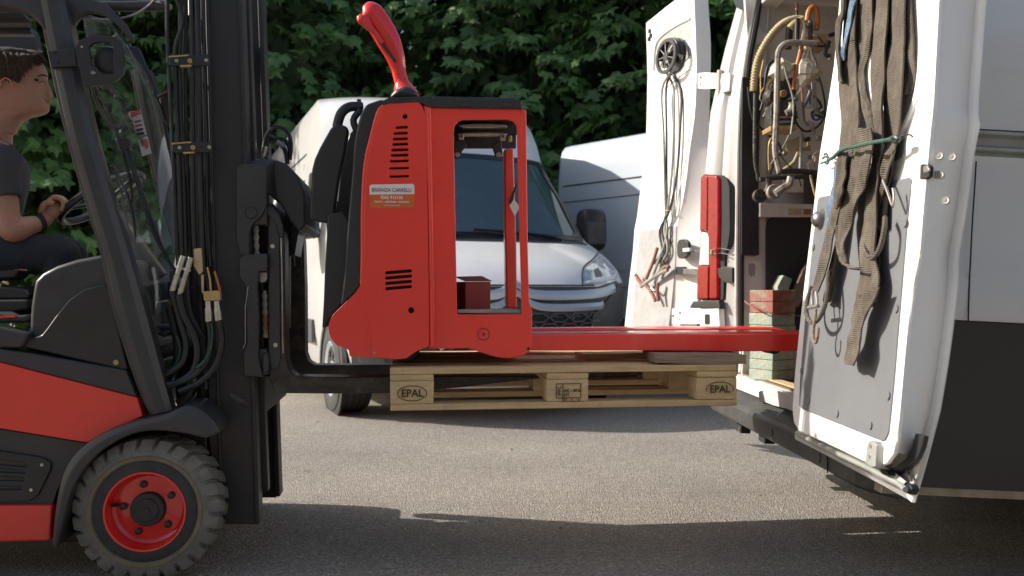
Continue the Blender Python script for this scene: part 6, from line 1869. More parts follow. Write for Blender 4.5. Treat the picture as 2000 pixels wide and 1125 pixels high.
# ================================================================ cable reel and jump leads on the far door
def fth(name, label, cat): return thing(name, label, cat, FD)
def ftube(pts, off, r, m, name, parent, n=8, sub=4, closed=False):
    bm = BM(); P = [FD.hit(p[0], p[1], 1, p[2] if len(p) > 2 else off) for p in pts]
    if closed: P = catmull(P + [P[0]], sub)[:-1]
    tube(bm, P, r, n, 1 if closed else sub, closed=closed)
    return part(name, bm, M[m], parent)
t = fth('cable_reel', 'black spoked plastic reel fixed near the top of the far van door', 'cable reel')
c = FD.hit(1303, 110, 1, 0.07)
rr = (FD.hit(1303, 80, 1, 0.07) - c).length * 1.12
bm = BM(); lathe(bm, [(rr * 0.80, 0.0), (rr * 0.80, 0.012), (rr, 0.012), (rr, 0.0)], c, n=36, closed=True)
part('reel_rim', bm, M['blackplastic'], t)
bm = BM(); lathe(bm, [(0.0, -0.055), (rr * 0.8, -0.055), (rr * 0.8, -0.07), (0.0, -0.07)], c, n=36); part('reel_back', bm, M['blackplastic'], t)
bm = BM(); lathe(bm, [(0.0, 0.012), (rr * 0.22, 0.012), (rr * 0.24, 0.006), (rr * 0.24, -0.06)], c, n=20); part('reel_hub', bm, M['blackplastic'], t)
for k in range(9):
    a = 2 * math.pi * k / 9
    d = Vector((math.cos(a), 0, math.sin(a)))
    bm = BM(); tube(bm, [c + d * rr * 0.2 + Vector((0, 0.008, 0)), c + d * rr * 0.85 + Vector((0, 0.006, 0))], 0.003, 6, 1); part('reel_spoke', bm, M['steel'], t)
t = fth('jump_leads', 'grey jump leads looped over the reel on the far door, with red clamps', 'jump leads')
for k, (dr, off) in enumerate(((0.99, 0.052), (1.02, 0.036), (1.0, 0.020), (1.04, 0.008))):
    px = [(1293, 1296, 1298, 1300), (1301, 1302, 1302, 1302), (1316, 1316, 1312, 1304), (1329, 1328, 1322, 1308)][k]
    q = [c + Vector((rr * dr * math.cos(a), off - 0.07 + 0.01, rr * dr * math.sin(a))) for a in [R(x) for x in (185, 150, 120, 90, 60, 30, 0, -20)]]
    bm = BM()
    end = [FD.hit(px[0], 175, 1, off), FD.hit(px[1], 260, 1, off * 0.8 + 0.01), FD.hit(px[2], 340, 1, off * 0.6 + 0.015), FD.hit(px[3], 410, 1, 0.03 + k * 0.004)]
    tube(bm, q[::-1][1:] if k < 2 else q, 0.0075, 8, 4)
    part('cable', bm, M['rubber'] if k % 2 else M['char'], t)
    bm = BM()
    st_ = c + Vector((rr * (-0.55, -0.1, 0.55, 0.95)[k] * 1.0, off - 0.06, rr * (-0.85, -1.0, -0.8, -0.1)[k]))
    tube(bm, [st_] + end + [FD.hit(1303 - 8 * (k % 2) - 2 * k, 450, 1, 0.03), FD.hit(1294 + (k % 3) * 5, 490, 1, 0.03), FD.hit(1278 + k * 6, 515, 1, 0.03)], 0.0072, 8, 4)
    part('cable', bm, M['trimgrey'] if k in (0, 2) else M['char'], t)
ftube([(1293, 410), (1300, 412), (1307, 411)], 0.05, 0.003, 'brass', 'cable_tie', t)
for pts, r_, m_ in [([(1284, 484), (1276, 510), (1268, 530), (1262, 545)], 0.010, 'blockred'), ([(1290, 500), (1282, 520), (1276, 536)], 0.009, 'trimgrey'),
                    ([(1241, 537), (1247, 546), (1256, 558)], 0.011, 'blockred'), ([(1252, 560), (1268, 548), (1286, 536), (1304, 527)], 0.011, 'trimgrey'),
                    ([(1276, 542), (1290, 530), (1300, 521), (1307, 522)], 0.011, 'blockred'), ([(1260, 556), (1270, 566), (1276, 578), (1280, 588)], 0.010, 'blockred'),
                    ([(1286, 552), (1284, 568), (1286, 588)], 0.010, 'blockred'), ([(1272, 562), (1279, 568), (1284, 560)], 0.006, 'zinc')]:
    ftube(pts, 0.045, r_, m_, 'clamp_jaw', t)

# ================================================================ machine tied to the wall inside the van
MY = 1.42
MF = Fr(VF.M @ Vector((0.2, MY, 0.52)), VF.ex, VF.ez)
mc = thing('pump_trolley', 'grimy tube framed pump trolley on small wheels tied upright inside the van', 'trolley', MF)
def mt(pts, y, r, m, name, parent=None, n=8, sub=4):
    bm = BM(); tube(bm, [MF.hit(p[0], p[1], 1, p[2] if len(p) > 2 else y) for p in pts], r, n, sub)
    return part(name, bm, M[m], parent or mc)
def mp(pts, y, t_, m, name, parent=None, bev=0.004, r=0, holes=()):
    bm = BM(); P = MF.q(pts, 1, y)
    if r: P = rnd(P, r)
    plate(bm, P, [MF.q(h, 1, y) for h in holes], (0, t_, 0))
    return part(name, bm, M[m], parent or mc, bev=bev)
M['grimy'] = mat('grimy_metal', (0.36, 0.32, 0.27), 0.6, 0.2, 0.4, 25, 0.2, 70, dirt=(0.07, 0.058, 0.045), dscale=22, dlo=0.5, dhi=0.66)
M['grimydark'] = mat('grimy_dark_metal', (0.05, 0.046, 0.04), 0.5, 0.3, 0.5, 25, 0.3, 70, dirt=(0.16, 0.14, 0.11), dscale=20, dlo=0.55, dhi=0.7)
mt([(1600, 84), (1575, 84), (1545, 83), (1530, 88), (1521, 102), (1519, 130), (1517, 220), (1514, 290), (1519, 320), (1523, 338)], -0.10, 0.014, 'grimy', 'frame_tube')
mt([(1476, 165), (1475, 240), (1475, 312), (1480, 340), (1483, 352), (1500, 347), (1520, 345)], 0.06, 0.010, 'grimydark', 'frame_tube')
mt([(1520, 336), (1560, 334), (1600, 338)], -0.10, 0.013, 'grimydark', 'frame_tube', sub=1)
mt([(1484, 350), (1520, 347), (1600, 344)], 0.02, 0.011, 'grimydark', 'frame_tube', sub=1)
mt([(1566, 250), (1564, 300), (1563, 336)], -0.02, 0.007, 'trimgrey', 'frame_tube', sub=1)
mt([(1500, 348), (1502, 362), (1496, 376)], 0.0, 0.013, 'grimydark', 'wheel_arm')
mt([(1545, 345), (1541, 360), (1528, 368), (1514, 378)], -0.08, 0.017, 'grimy', 'handle_tube')
for px, py, y, rr_ in ((1486, 382, 0.0, 0.032), (1514, 374, -0.05, 0.034)):
    bm = BM(); c = MF.hit(px, py, 1, y); lathe(bm, [(0.0, 0.004), (0.010, 0.0), (0.014, 0.006), (rr_ * 0.7, 0.006), (rr_ * 0.75, 0.0), (rr_ * 0.95, 0.0), (rr_, 0.006), (rr_, 0.03), (rr_ * 0.9, 0.034), (0, 0.034)], c, n=28)
    part('wheel', bm, M['grimydark'] if px < 1500 else M['grimy'], mc)
mt([(1494, 230), (1500, 220), (1520, 218), (1545, 222), (1556, 232)], 0.03, 0.012, 'grimydark', 'motor_strap')
mp([(1506, 206), (1512, 196), (1548, 194), (1556, 202), (1557, 242), (1540, 247), (1506, 246)], -0.06, 0.10, 'grimydark', 'motor', r=0.01)
mp([(1504, 246), (1556, 244), (1560, 252), (1505, 256)], -0.07, 0.12, 'brass', 'motor_plate')
mp([(1522, 227), (1548, 226), (1548, 230), (1522, 231)], -0.064, 0.01, 'grimy', 'motor_fin', bev=0)
mp([(1522, 236), (1548, 235), (1548, 239), (1522, 240)], -0.064, 0.01, 'grimy', 'motor_fin', bev=0)
bm = BM(); c = MF.hit(1512, 190, 1, -0.02); lathe(bm, [(0.0, -0.03), (0.03, -0.03), (0.045, -0.015), (0.048, 0.02), (0.03, 0.05), (0, 0.05)], c, n=28); part('pump_housing', bm, M['grimydark'], mc)
bm = BM(); c = MF.hit(1531, 182, 1, -0.07); lathe(bm, [(0.0, 0.004), (0.006, 0.0), (0.009, 0.004), (0.012, -0.002), (0.016, 0.0), (0.017, 0.03)], c, n=20); part('valve_knob', bm, M['brass'], mc)
mt([(1545, 198), (1547, 205), (1543, 216), (1535, 221)], -0.075, 0.014, 'grimy', 'elbow_pipe')
mp([(1520, 156), (1552, 150), (1556, 180), (1536, 196), (1522, 186)], -0.01, 0.05, 'grimydark', 'pump_bracket')
mp([(1536, 276), (1572, 262), (1572, 274), (1560, 292), (1540, 298), (1536, 290)], 0.0, 0.02, 'cream', 'lower_plate')
mp([(1548, 288), (1584, 284), (1584, 294), (1548, 296)], 0.03, 0.02, 'brass', 'lower_plate')
mp([(1582, 312), (1590, 310), (1592, 318), (1588, 330), (1582, 330), (1578, 320)], -0.03, 0.02, 'zinc', 'drain_valve')
mp([(1580, 302), (1586, 302), (1586, 310), (1580, 310)], -0.03, 0.02, 'blue', 'valve_cap')
mt([(1585, 330), (1584, 345), (1589, 368), (1594, 385)], -0.02, 0.006, 'cream', 'drain_hose')
mp([(1572, 70), (1612, 66), (1622, 84), (1612, 96), (1574, 95)], 0.0, 0.08, 'cream', 'top_manifold')
for pts, r_, m_ in [([(1560, 62), (1566, 52), (1590, 64), (1625, 70)], 0.004, 'zinc'), ([(1576, 82), (1590, 80), (1612, 84), (1622, 92)], 0.005, 'blockred'), ([(1618, 66), (1621, 74)], 0.008, 'blockred'),
                    ([(1574, 86), (1600, 90), (1618, 88)], 0.005, 'rubber'), ([(1597, 70), (1612, 86), (1618, 92)], 0.003, 'rubber'),
                    ([(1583, 40), (1583, 60), (1584, 90)], 0.010, 'grimydark'), ([(1558, 36), (1557, 90)], 0.011, 'rubber'), ([(1569, 40), (1572, 60), (1568, 86)], 0.008, 'bag'),
                    ([(1620, 80), (1612, 104), (1622, 110)], 0.010, 'grimydark'), ([(1621, 104), (1622, 116)], 0.009, 'cream'), ([(1630, 66), (1618, 70)], 0.01, 'rubber')]:
    mt(pts, -0.06, r_, m_, 'fitting')
rq = random.Random(31)
for k_ in range(22):
    x0_, y0_ = rq.uniform(1490, 1615), rq.uniform(95, 300)
    pts_ = [(x0_, y0_)]
    for _ in range(3):
        pts_.append((min(1622, max(1486, pts_[-1][0] + rq.uniform(-26, 26))), pts_[-1][1] + rq.uniform(8, 34)))
    mt(pts_, rq.uniform(0.02, 0.12), rq.choice((0.003, 0.004, 0.006, 0.009)), rq.choice(('rubber', 'grimydark', 'grimy', 'char', 'steel', 'brass', 'cream')), 'pipework', sub=3)
for k_ in range(12):
    px_, py_ = rq.uniform(1510, 1612), rq.uniform(120, 300)
    bm = BM(); c = MF.hit(px_, py_, 1, rq.uniform(-0.03, 0.06)); lathe(bm, [(0, 0), (0.008, 0), (0.012, 0.004), (0.012, 0.03), (0, 0.03)], c, n=8); part('pipe_nut', bm, M[rq.choice(('brass', 'grimy', 'steel', 'grimydark'))], mc)
def msep(pts, y, r, m, name, label, cat, n=8):
    t = thing(name, label, cat, MF)
    return t, mt(pts, y, r, m, 'hose_body', t, n=n)
# ribbed cream hose
t = thing('ribbed_hose', 'cream ribbed suction hose arching over the left of the pump trolley', 'hose', MF)
pts = [MF.hit(p[0], p[1], 1, 0.06) for p in ((1472, 178), (1474, 150), (1480, 118), (1494, 88), (1512, 62), (1532, 44), (1552, 37), (1567, 38))]
P = catmull(pts, 22)
rad = [0.0165 + 0.0022 * (1 if i % 4 < 2 else -1) for i in range(len(P))]
bm = BM(); tube(bm, P, rad, 10, 1); part('hose_body', bm, M['cream'], t, ang=80)
mt([(1570, 37), (1556, 44), (1547, 51), (1543, 56)], 0.04, 0.0185, 'cream', 'hose_end', t, n=12)
mt([(1543, 54), (1541, 75), (1540, 95)], 0.05, 0.017, 'rubber', 'hose_tail', t, n=12)
# orange hose
t, _ = msep([(1550, 175), (1553, 150), (1558, 125), (1564, 100), (1568, 80), (1574, 50)], -0.05, 0.0095, 'orange', 'orange_hose', 'orange rubber hose rising through the middle of the pump trolley', 'hose')
mt([(1577, 40), (1580, 22), (1588, 13), (1595, 20), (1597, 40), (1595, 58)], -0.05, 0.012, 'orange', 'hose_bend', t)
mt([(1577, 38), (1583, 44), (1584, 62)], -0.05, 0.012, 'steel', 'hose_ferrule', t)
t, _ = msep([(1533, 130), (1537, 150), (1545, 175), (1550, 200), (1549, 230), (1545, 262)], -0.09, 0.0045, 'trimgrey', 'thin_grey_tube', 'thin grey tube dropping from the torn bag behind the trolley frame', 'tube')
t, _ = msep([(1545, 205), (1556, 240), (1572, 256), (1590, 252), (1606, 236), (1612, 210), (1608, 180), (1600, 150)], -0.03, 0.005, 'rubber', 'black_cable', 'black cable hanging in a wide loop in front of the blue sign', 'cable')
t, _ = msep([(1500, 250), (1496, 210), (1494, 170), (1500, 130), (1512, 118)], 0.08, 0.006, 'rubber', 'black_cable', 'black cable curving up left of the grimy frame tube', 'cable')
t, _ = msep([(1462, 170), (1466, 210), (1476, 240), (1500, 262), (1512, 278)], 0.1, 0.007, 'rubber', 'black_cable', 'black cable sagging across the dark wall duct', 'cable')
t, _ = msep([(1586, 150), (1588, 190), (1592, 218), (1588, 224)], -0.04, 0.004, 'steel', 'steel_tongs', 'thin steel tongs hanging in front of the blue sign', 'tool')
mt([(1592, 160), (1594, 195), (1597, 214), (1600, 224)], -0.04, 0.004, 'steel', 'tong_arm', t)
t, _ = msep([(1578, 238), (1586, 244), (1590, 262)], -0.05, 0.009, 'grimy', 'spray_nozzle', 'short metal nozzle hanging on the black cable loop', 'nozzle')
t, _ = msep([(1566, 165), (1568, 200), (1572, 235), (1580, 245)], -0.03, 0.005, 'blockred', 'red_wire', 'dark red wire hanging beside the clear bag', 'wire')
t, _ = msep([(1557, 8), (1557, 30), (1556, 62), (1555, 84)], 0.12, 0.006, 'rubber', 'aerial_rod', 'thin black rod with a red tip standing against the van wall', 'rod')
mt([(1557, 6), (1557, 20)], 0.118, 0.009, 'blockred', 'rod_tip', t, sub=1)
# plastic bags hung on the machine
def bag(name, label, pts, y, depth):
    t = thing(name, label, 'plastic bag', MF)
    bm = BM()
    P = MF.q(pts, 1, y)
    c = sum(P, Vector()) / len(P)
    front = [p.lerp(c, 0.42) + Vector((0, -depth, 0.0)) + Vector(noise.noise_vector(p * 30)) * 0.008 for p in P]
    cf = bm.verts.new(c + Vector((0.004, -depth * 1.15, 0.005)))
    a = [bm.verts.new(p) for p in P]; b = [bm.verts.new(p) for p in front]
    n = len(P)
    for k in range(n):
        bm.faces.new((a[k], a[(k + 1) % n], b[(k + 1) % n], b[k]))
        bm.faces.new((b[k], b[(k + 1) % n], cf))
    bm.faces.new(a[::-1])
    part('bag_body', bm, M['bag'], t, smooth=False)
    return t
t = bag('clear_bag', 'clear plastic bag of parts hanging in the middle of the pump trolley', [(1566, 114), (1578, 115), (1586, 120), (1597, 132), (1609, 141), (1598, 150), (1583, 162), (1570, 171), (1562, 168), (1560, 146), (1561, 125)], -0.10, 0.035)
for pts in ([(1580, 90), (1572, 102), (1567, 116)], [(1582, 92), (1578, 104), (1576, 116)], [(1583, 92), (1585, 104), (1588, 118)]):
    mt(pts, -0.11, 0.003, 'bag', 'bag_tie', t)
mp([(1561, 143), (1608, 142), (1608, 144), (1561, 146)], -0.138, 0.002, 'cream', 'bag_fold', t, bev=0)
t = bag('torn_bag', 'yellowed torn plastic bag behind the left frame tube of the trolley', [(1516, 118), (1528, 112), (1548, 124), (1556, 122), (1551, 138), (1538, 148), (1530, 158), (1518, 156), (1500, 148), (1506, 130)], -0.03, 0.03)
bm = BM(); disc(bm, MF.hit(1532, 131, 1, -0.085), 0.009, 0.01); part('bag_button', bm, M['bag'], t, bev=0.002)

# ================================================================ stacked worn blocks at the van's rear edge
BF = Fr((1.205, 4.00, 0.560), (math.cos(R(48)), math.sin(R(48)), 0))
hz = [745, 724, 704, 684, 660, 636, 612, 590, 566]
zs = [0.957 - (y - HY) / FPX * 4.0 for y in hz]
bl_ = ['green worn block at the very bottom of the stack on the van floor', 'green block with an orange stain, second from the bottom of the van stack', 'pale green block directly below the red forks in the van stack',
       'green block hidden behind the red forks in the van stack', 'mottled green block just above the red forks', 'grey green block under the red painted block', 'bright red and green painted block, second from the top of the stack', 'dull maroon block on top of the stack in the van']
for k in range(8):
    t = BM()
    s = 0.148
    jx, jy = rp.uniform(-0.003, 0.003), rp.uniform(-0.003, 0.003)
    box(t, (0 + jx, -s + jy, 0), (s + jx, 0 + jy, abs(zs[k + 1] - zs[k]) - 0.001))
    box_m = M['blockred'] if k >= 6 else M['blockgreen']
    o = part('weight_block', t, box_m, None, bev=0.004)
    f = Fr((1.197, 4.0, zs[k]), (math.cos(R(29 + rp.uniform(-1.5, 1.5))), math.sin(R(29)), 0))
    o.matrix_world = f.M
    # the near corner of each block is its origin; x runs to the right and away, -y to the left and away
    o.data.transform(Matrix.Rotation(R(0), 4, 'Z') @ Matrix.Translation((0, s, 0)))
    tag(o, bl_[k], 'block', 'blocks stacked at the rear edge of the van floor')
t = thing('sling_line', 'thin red cord slung across the upper blocks of the stack', 'cord', VF)
bm = BM(); tube(bm, [VF.hit(px, py, 1, y) for px, py, y in ((1455, 588, 1.50), (1462, 594, 1.44), (1485, 604, 1.38), (1508, 613, 1.33), (1520, 614, 1.36), (1545, 616, 1.44), (1565, 617, 1.50))], 0.0035, 6, 4)
part('cord_body', bm, M['blockred'], t)
# things leaning on the dark board
o = part('leaning_block', plate(BM(), VF.q([(1518, 560), (1530, 537), (1548, 545), (1538, 575), (1520, 575)], 1, 1.60), [], (0, 0.08, 0)), M['blockgreen'], None, bev=0.004, mw=VF.M.copy())
tag(o, 'mossy green block leaning against the dark wall board behind the stack', 'block')
o = part('leaning_board', plate(BM(), VF.q([(1547, 575), (1556, 556), (1568, 528), (1590, 500), (1590, 540), (1560, 600), (1546, 600)], 1, 1.62), [], (0, 0.03, 0)), M['woodgrey'], None, bev=0.003, mw=VF.M.copy())
tag(o, 'brown plank leaning in the dark corner of the van beside the mossy block', 'board')
# ================================================================ parked vans behind
def van_glass():
    m = bpy.data.materials.new('van_windscreen')
    m.use_nodes = True
    N, L = m.node_tree.nodes, m.node_tree.links
    N.remove(N['Principled BSDF'])
    tr = N.new('ShaderNodeBsdfTransparent'); tr.inputs[0].default_value = (0.62, 0.72, 0.74, 1)
    gl = N.new('ShaderNodeBsdfGlossy'); gl.inputs['Roughness'].default_value = 0.02
    df = N.new('ShaderNodeBsdfDiffuse'); df.inputs[0].default_value = (0.12, 0.185, 0.22, 1)  # bluish diffuse haze put over the pane to brighten the dark cab
    fr = N.new('ShaderNodeFresnel'); fr.inputs[0].default_value = 1.6
    m1 = N.new('ShaderNodeMixShader'); m1.inputs[0].default_value = 0.5
    L.new(tr.outputs[0], m1.inputs[1]); L.new(df.outputs[0], m1.inputs[2])
    m2 = N.new('ShaderNodeMixShader')
    L.new(fr.outputs[0], m2.inputs[0]); L.new(m1.outputs[0], m2.inputs[1]); L.new(gl.outputs[0], m2.inputs[2])
    L.new(m2.outputs[0], N['Material Output'].inputs[0])
    return m
M['vanglass'] = van_glass()
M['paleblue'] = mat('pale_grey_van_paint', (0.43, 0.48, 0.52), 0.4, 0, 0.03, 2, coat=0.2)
M['seatcloth'] = mat('seat_cloth', (0.10, 0.11, 0.13), 0.9)
LV_ = [(0.24, 0.10, 0.90, 0.42), (0.34, 0.03, 0.95, 0.44), (0.55, 0.0, 0.985, 0.44), (0.75, 0.0, 1.0, 0.42), (0.88, 0.02, 1.01, 0.40), (0.98, 0.05, 1.015, 0.38), (1.03, 0.10, 1.02, 0.36), (1.12, 0.20, 1.02, 0.33),
       (1.22, 0.38, 1.02, 0.30), (1.32, 0.62, 1.02, 0.26), (1.385, 0.80, 1.02, 0.24), (1.42, 0.84, 1.015, 0.24), (1.60, 0.99, 1.0, 0.25), (1.80, 1.15, 0.98, 0.26), (2.00, 1.32, 0.955, 0.27), (2.17, 1.46, 0.945, 0.26),
       (2.22, 1.49, 0.94, 0.26), (2.38, 1.56, 0.935, 0.26), (2.56, 1.66, 0.92, 0.27), (2.70, 1.82, 0.90, 0.28), (2.80, 2.08, 0.86, 0.30), (2.855, 2.4, 0.78, 0.3), (2.88, 3.0, 0.5, 0.2)]
def prof_at(z, H):
    zz = min(max(z, LV_[0][0]), LV_[-1][0])
    for a, b in zip(LV_, LV_[1:]):
        if a[0] <= zz <= b[0]:
            t = (zz - a[0]) / (b[0] - a[0])
            return [a[i] * (1 - t) + b[i] * t for i in range(4)]
    return list(LV_[-1])
def surf(x, z, off=0.0):
    _, base, w, cv = prof_at(z, 0)
    v = max(-1, min(1, x / w))
    return Vector((x, base + cv * abs(v) ** 3.2 - off, z))
def parked_van(name, label, fr, H=2.88, L=5.9, detail=True, group='white vans parked behind'):
    t = thing(name, label, 'van', fr, group)
    sc = H / 2.735
    hz_ = lambda z: z if z < 2.22 else 2.22 + (z - 2.22) * (H - 2.22) / (2.88 - 2.22)
    bm = BM()
    NV = 24
    rings = []
    vs_all = []
    for (z, base, w, cv) in LV_:
        row = []
        for y in (L, L - 0.05, L * 0.75, L * 0.5):
            row.append((-w + (0.03 if y == L else 0), y, hz_(z)))
        for k in range(NV + 1):
            v = -1 + 2 * k / NV
            row.append((v * w, base + cv * abs(v) ** 3.2, hz_(z)))
        for y in (L * 0.5, L * 0.75, L - 0.05, L):
            row.append((w - (0.03 if y == L else 0), y, hz_(z)))
        vs_all.append([bm.verts.new(p) for p in row])
    n = len(vs_all[0])
    for i in range(len(vs_all) - 1):
        z0 = LV_[i][0]; z1 = LV_[i + 1][0]
        for k in range(n):
            kk = (k + 1) % n
            if detail and z0 >= 1.415 and z1 <= 2.175 and 4 <= k <= 4 + NV - 1:
                continue
            bm.faces.new((vs_all[i][k], vs_all[i][kk], vs_all[i + 1][kk], vs_all[i + 1][k]))
    bm.faces.new(vs_all[-1]); bm.faces.new(vs_all[0][::-1])
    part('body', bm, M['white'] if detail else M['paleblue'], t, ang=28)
    def patch(poly, off, m, nm, th=0.012, cuts=2, parent=None, mirror=False, r=0):
        for sg in ((1, -1) if mirror else (1,)):
            bm = BM()
            P = [Vector((x * sg, 0, z)) for x, z in poly]
            if r: P = rnd(P, r)
            f = bm.faces.new([bm.verts.new(p) for p in P])
            bmesh.ops.triangulate(bm, faces=[f])
            for _ in range(cuts):
                bmesh.ops.subdivide_edges(bm, edges=bm.edges, cuts=1, use_grid_fill=True)
            ex = bmesh.ops.extrude_face_region(bm, geom=list(bm.faces))
            top = {v for v in ex['geom'] if isinstance(v, bmesh.types.BMVert)}
            for v in bm.verts:
                o_ = off if v in top else off - th
                v.co = surf(v.co.x, v.co.z, o_)
            o = part(nm, bm, m, parent or t, ang=50)
        return o
    t['_p'] = 0
    del t['_p']
    if not detail:
        for z0, z1, m in ((0.50, 0.68, 'ducatobumper'), (2.05, 2.06, 'gapdark'), (1.88, 1.885, 'gapdark'), (0.98, 0.985, 'gapdark'), (1.15, 1.155, 'trimgrey')):
            for sg in (-1, 1):
                w = prof_at((z0 + z1) / 2, 0)[2]
                bm = BM(); box(bm, (sg * w - 0.008, 1.4, z0), (sg * w + 0.008, L - 0.1, z1)); part('side_strip', bm, M[m], t)
        for y in (1.25, L - 1.1):
            w_ = bpy.data.objects.new('wheel', None); COL.objects.link(w_); w_.parent = t
            for sg in (-1, 1):
                bm = BM(); lathe(bm, [(0.18, sg * 0.80), (0.32, sg * 0.80), (0.34, sg * 0.83), (0.34, sg * 1.0), (0.32, sg * 1.02), (0.20, sg * 1.025), (0.19, sg * 0.97), (0.0, sg * 0.98)], (0, y, 0.34), axis='x', n=36); part('tyre', bm, M['cartyre'], w_)
        return t
    # glass and what is behind it
    bm = BM()
    g = []
    for z in (1.40, 1.6, 1.8, 2.0, 2.19):
        w = prof_at(z, 0)[2]
        g.append([surf(w * 0.985 * (-1 + 2 * k / 16), z, 0.004) for k in range(17)])
    loft(bm, g, closed=False)
    ws = part('windscreen', bm, M['vanglass'], t)
    # black frit border of the screen
    for pts in ([(-0.99, 1.395), (0.99, 1.395), (0.985, 1.44), (-0.985, 1.44)], [(-0.92, 2.155), (0.92, 2.155), (0.915, 2.20), (-0.915, 2.20)]):
        patch(pts, 0.014, M['blackplastic'], 'screen_border', 0.010, 4, ws)
    patch([(0.86, 1.43), (0.998, 1.42), (0.93, 2.18), (0.85, 2.18), (0.88, 2.1), (0.92, 1.9), (0.945, 1.6), (0.93, 1.48)], 0.016, M['blackplastic'], 'screen_border', 0.012, 4, ws, mirror=True)
    vb = lambda nm, lo, hi, m, bev=0.0, rot=None: (lambda bm: part(nm, bm, M[m], t, bev=bev, seg=3))(box(BM(), lo, hi, rot))
    vb('dashboard', (-0.92, 0.95, 1.10), (0.92, 1.55, 1.42), 'blackplastic', 0.05)
    vb('cab_rear_wall', (-0.95, 2.6, 0.5), (0.95, 2.65, 2.2), 'interior')
    vb('cab_floor', (-0.9, 1.0, 0.5), (0.9, 2.6, 0.55), 'gapdark')
    for x in (-0.42, 0.42):
        s_ = vb('seat_back', (x - 0.27, 2.1, 0.9), (x + 0.27, 2.25, 1.62), 'seatcloth', 0.06)
        bm = BM(); box(bm, (x - 0.14, 2.1, 1.64), (x + 0.14, 2.2, 1.90)); part('headrest', bm, M['seatcloth'], s_, bev=0.04, seg=3)
    bm = BM(); c = Vector((-0.42 + 0.84, 1.68, 1.40)); aa = Vector((0, -0.5, 0.86)).normalized(); u_ = Vector((1, 0, 0)); v_ = aa.cross(u_)
    tube(bm, [c + (u_ * math.cos(a) + v_ * math.sin(a)) * 0.2 for a in [2 * math.pi * k / 28 for k in range(28)]], 0.015, 8, 1, closed=True); part('steering_wheel', bm, M['blackplastic'], t)
    # cowl strip and wipers
    patch([(-0.98, 1.355), (0.98, 1.355), (0.96, 1.398), (-0.96, 1.398)], 0.012, M['blackplastic'], 'cowl', 0.02, 3)
    for pts in ([(-0.45, 1.40), (-0.2, 1.425), (0.05, 1.43)], [(-0.85, 1.43), (-0.3, 1.46), (-0.12, 1.41)], [(0.0, 1.46), (0.35, 1.445), (0.62, 1.42), (0.72, 1.39)], [(0.02, 1.44), (0.3, 1.41)]):
        bm = BM(); tube(bm, [surf(x, z, 0.03) for x, z in pts], 0.010, 6, 4); part('wiper', bm, M['blackplastic'], t)
    # bonnet line, headlights, trim, grille, bumper
    patch([(-0.62, 0.990), (0.62, 0.990), (0.64, 1.000), (-0.64, 1.000)], 0.004, M['gapdark'], 'bonnet_gap', 0.006, 3)
    for pts in ([(0.52, 0.99), (0.61, 1.128), (0.80, 1.21), (1.0, 1.285)],):
        for sg in (1, -1):
            bm = BM(); tube(bm, [surf(x * sg, z, 0.002) for x, z in pts], 0.006, 6, 4); part('bonnet_gap', bm, M['gapdark'], t)
    for sg in (1, -1):
        pl_ = [(0.53 * sg, 1.005), (0.62 * sg, 1.125), (0.78 * sg, 1.19), (0.955 * sg, 1.245), (0.975 * sg, 1.16), (0.97 * sg, 1.08), (0.90 * sg, 1.04), (0.78 * sg, 1.012)]
        hl = patch(pl_, 0.010, M['lensglass'], 'headlight', 0.02, 3)
        o = patch([(0.56 * sg, 1.012), (0.72 * sg, 1.022), (0.90 * sg, 1.05), (0.965 * sg, 1.09), (0.968 * sg, 1.115), (0.89 * sg, 1.075), (0.72 * sg, 1.042), (0.58 * sg, 1.03)], 0.016, M['whitelabel'], 'light_bar', 0.006, 2, hl)
        o = patch([(0.88 * sg, 1.08), (0.915 * sg, 1.10), (0.915 * sg, 1.19), (0.88 * sg, 1.175)], 0.016, M['chrome'], 'lamp_divider', 0.006, 1, hl)
        o = patch([(0.68 * sg, 1.06), (0.76 * sg, 1.07), (0.77 * sg, 1.14), (0.70 * sg, 1.12)], 0.014, M['ducatobumper'], 'lamp_bowl', 0.004, 1, hl)
    # two curved bright bars that rise to a double chevron in the middle
    up = [(-0.86, 0.965), (-0.60, 0.925), (-0.14, 0.925), (-0.02, 1.005), (0.02, 1.005), (0.14, 0.925), (0.60, 0.93), (0.84, 0.975)]
    lw = [(-0.70, 0.80), (-0.60, 0.83), (-0.17, 0.835), (-0.02, 0.93), (0.02, 0.93), (0.17, 0.835), (0.60, 0.835), (0.68, 0.85)]
    def band(line, h, m, nm, off):
        bm = BM()
        P = catmull([Vector((x, 0, z)) for x, z in line], 5)
        rr = [[surf(p.x, p.z + h / 2, off), surf(p.x, p.z, off + 0.012), surf(p.x, p.z - h / 2, off), surf(p.x, p.z - h / 2, off - 0.02), surf(p.x, p.z + h / 2, off - 0.02)] for p in P]
        loft(bm, rr); return part(nm, bm, m, t, ang=40)
    patch([(-0.90, 1.0), (-0.66, 0.985), (0.66, 0.985), (0.92, 1.035), (0.94, 1.01), (0.78, 0.84), (0.66, 0.76), (-0.66, 0.76), (-0.78, 0.84), (-0.92, 0.98)], 0.003, M['bumperplastic'], 'grille_surround', 0.01, 4)
    band(up, 0.070, M['chrome'], 'chrome_bar', 0.022)
    band(lw, 0.055, M['chrome'], 'chrome_bar', 0.022)
    patch([(-0.66, 0.78), (0.66, 0.78), (0.60, 0.62), (0.52, 0.46), (-0.52, 0.46), (-0.60, 0.62)], 0.004, M['gapdark'], 'grille_back', 0.01, 3)
    gr = None
    hexs = BM()
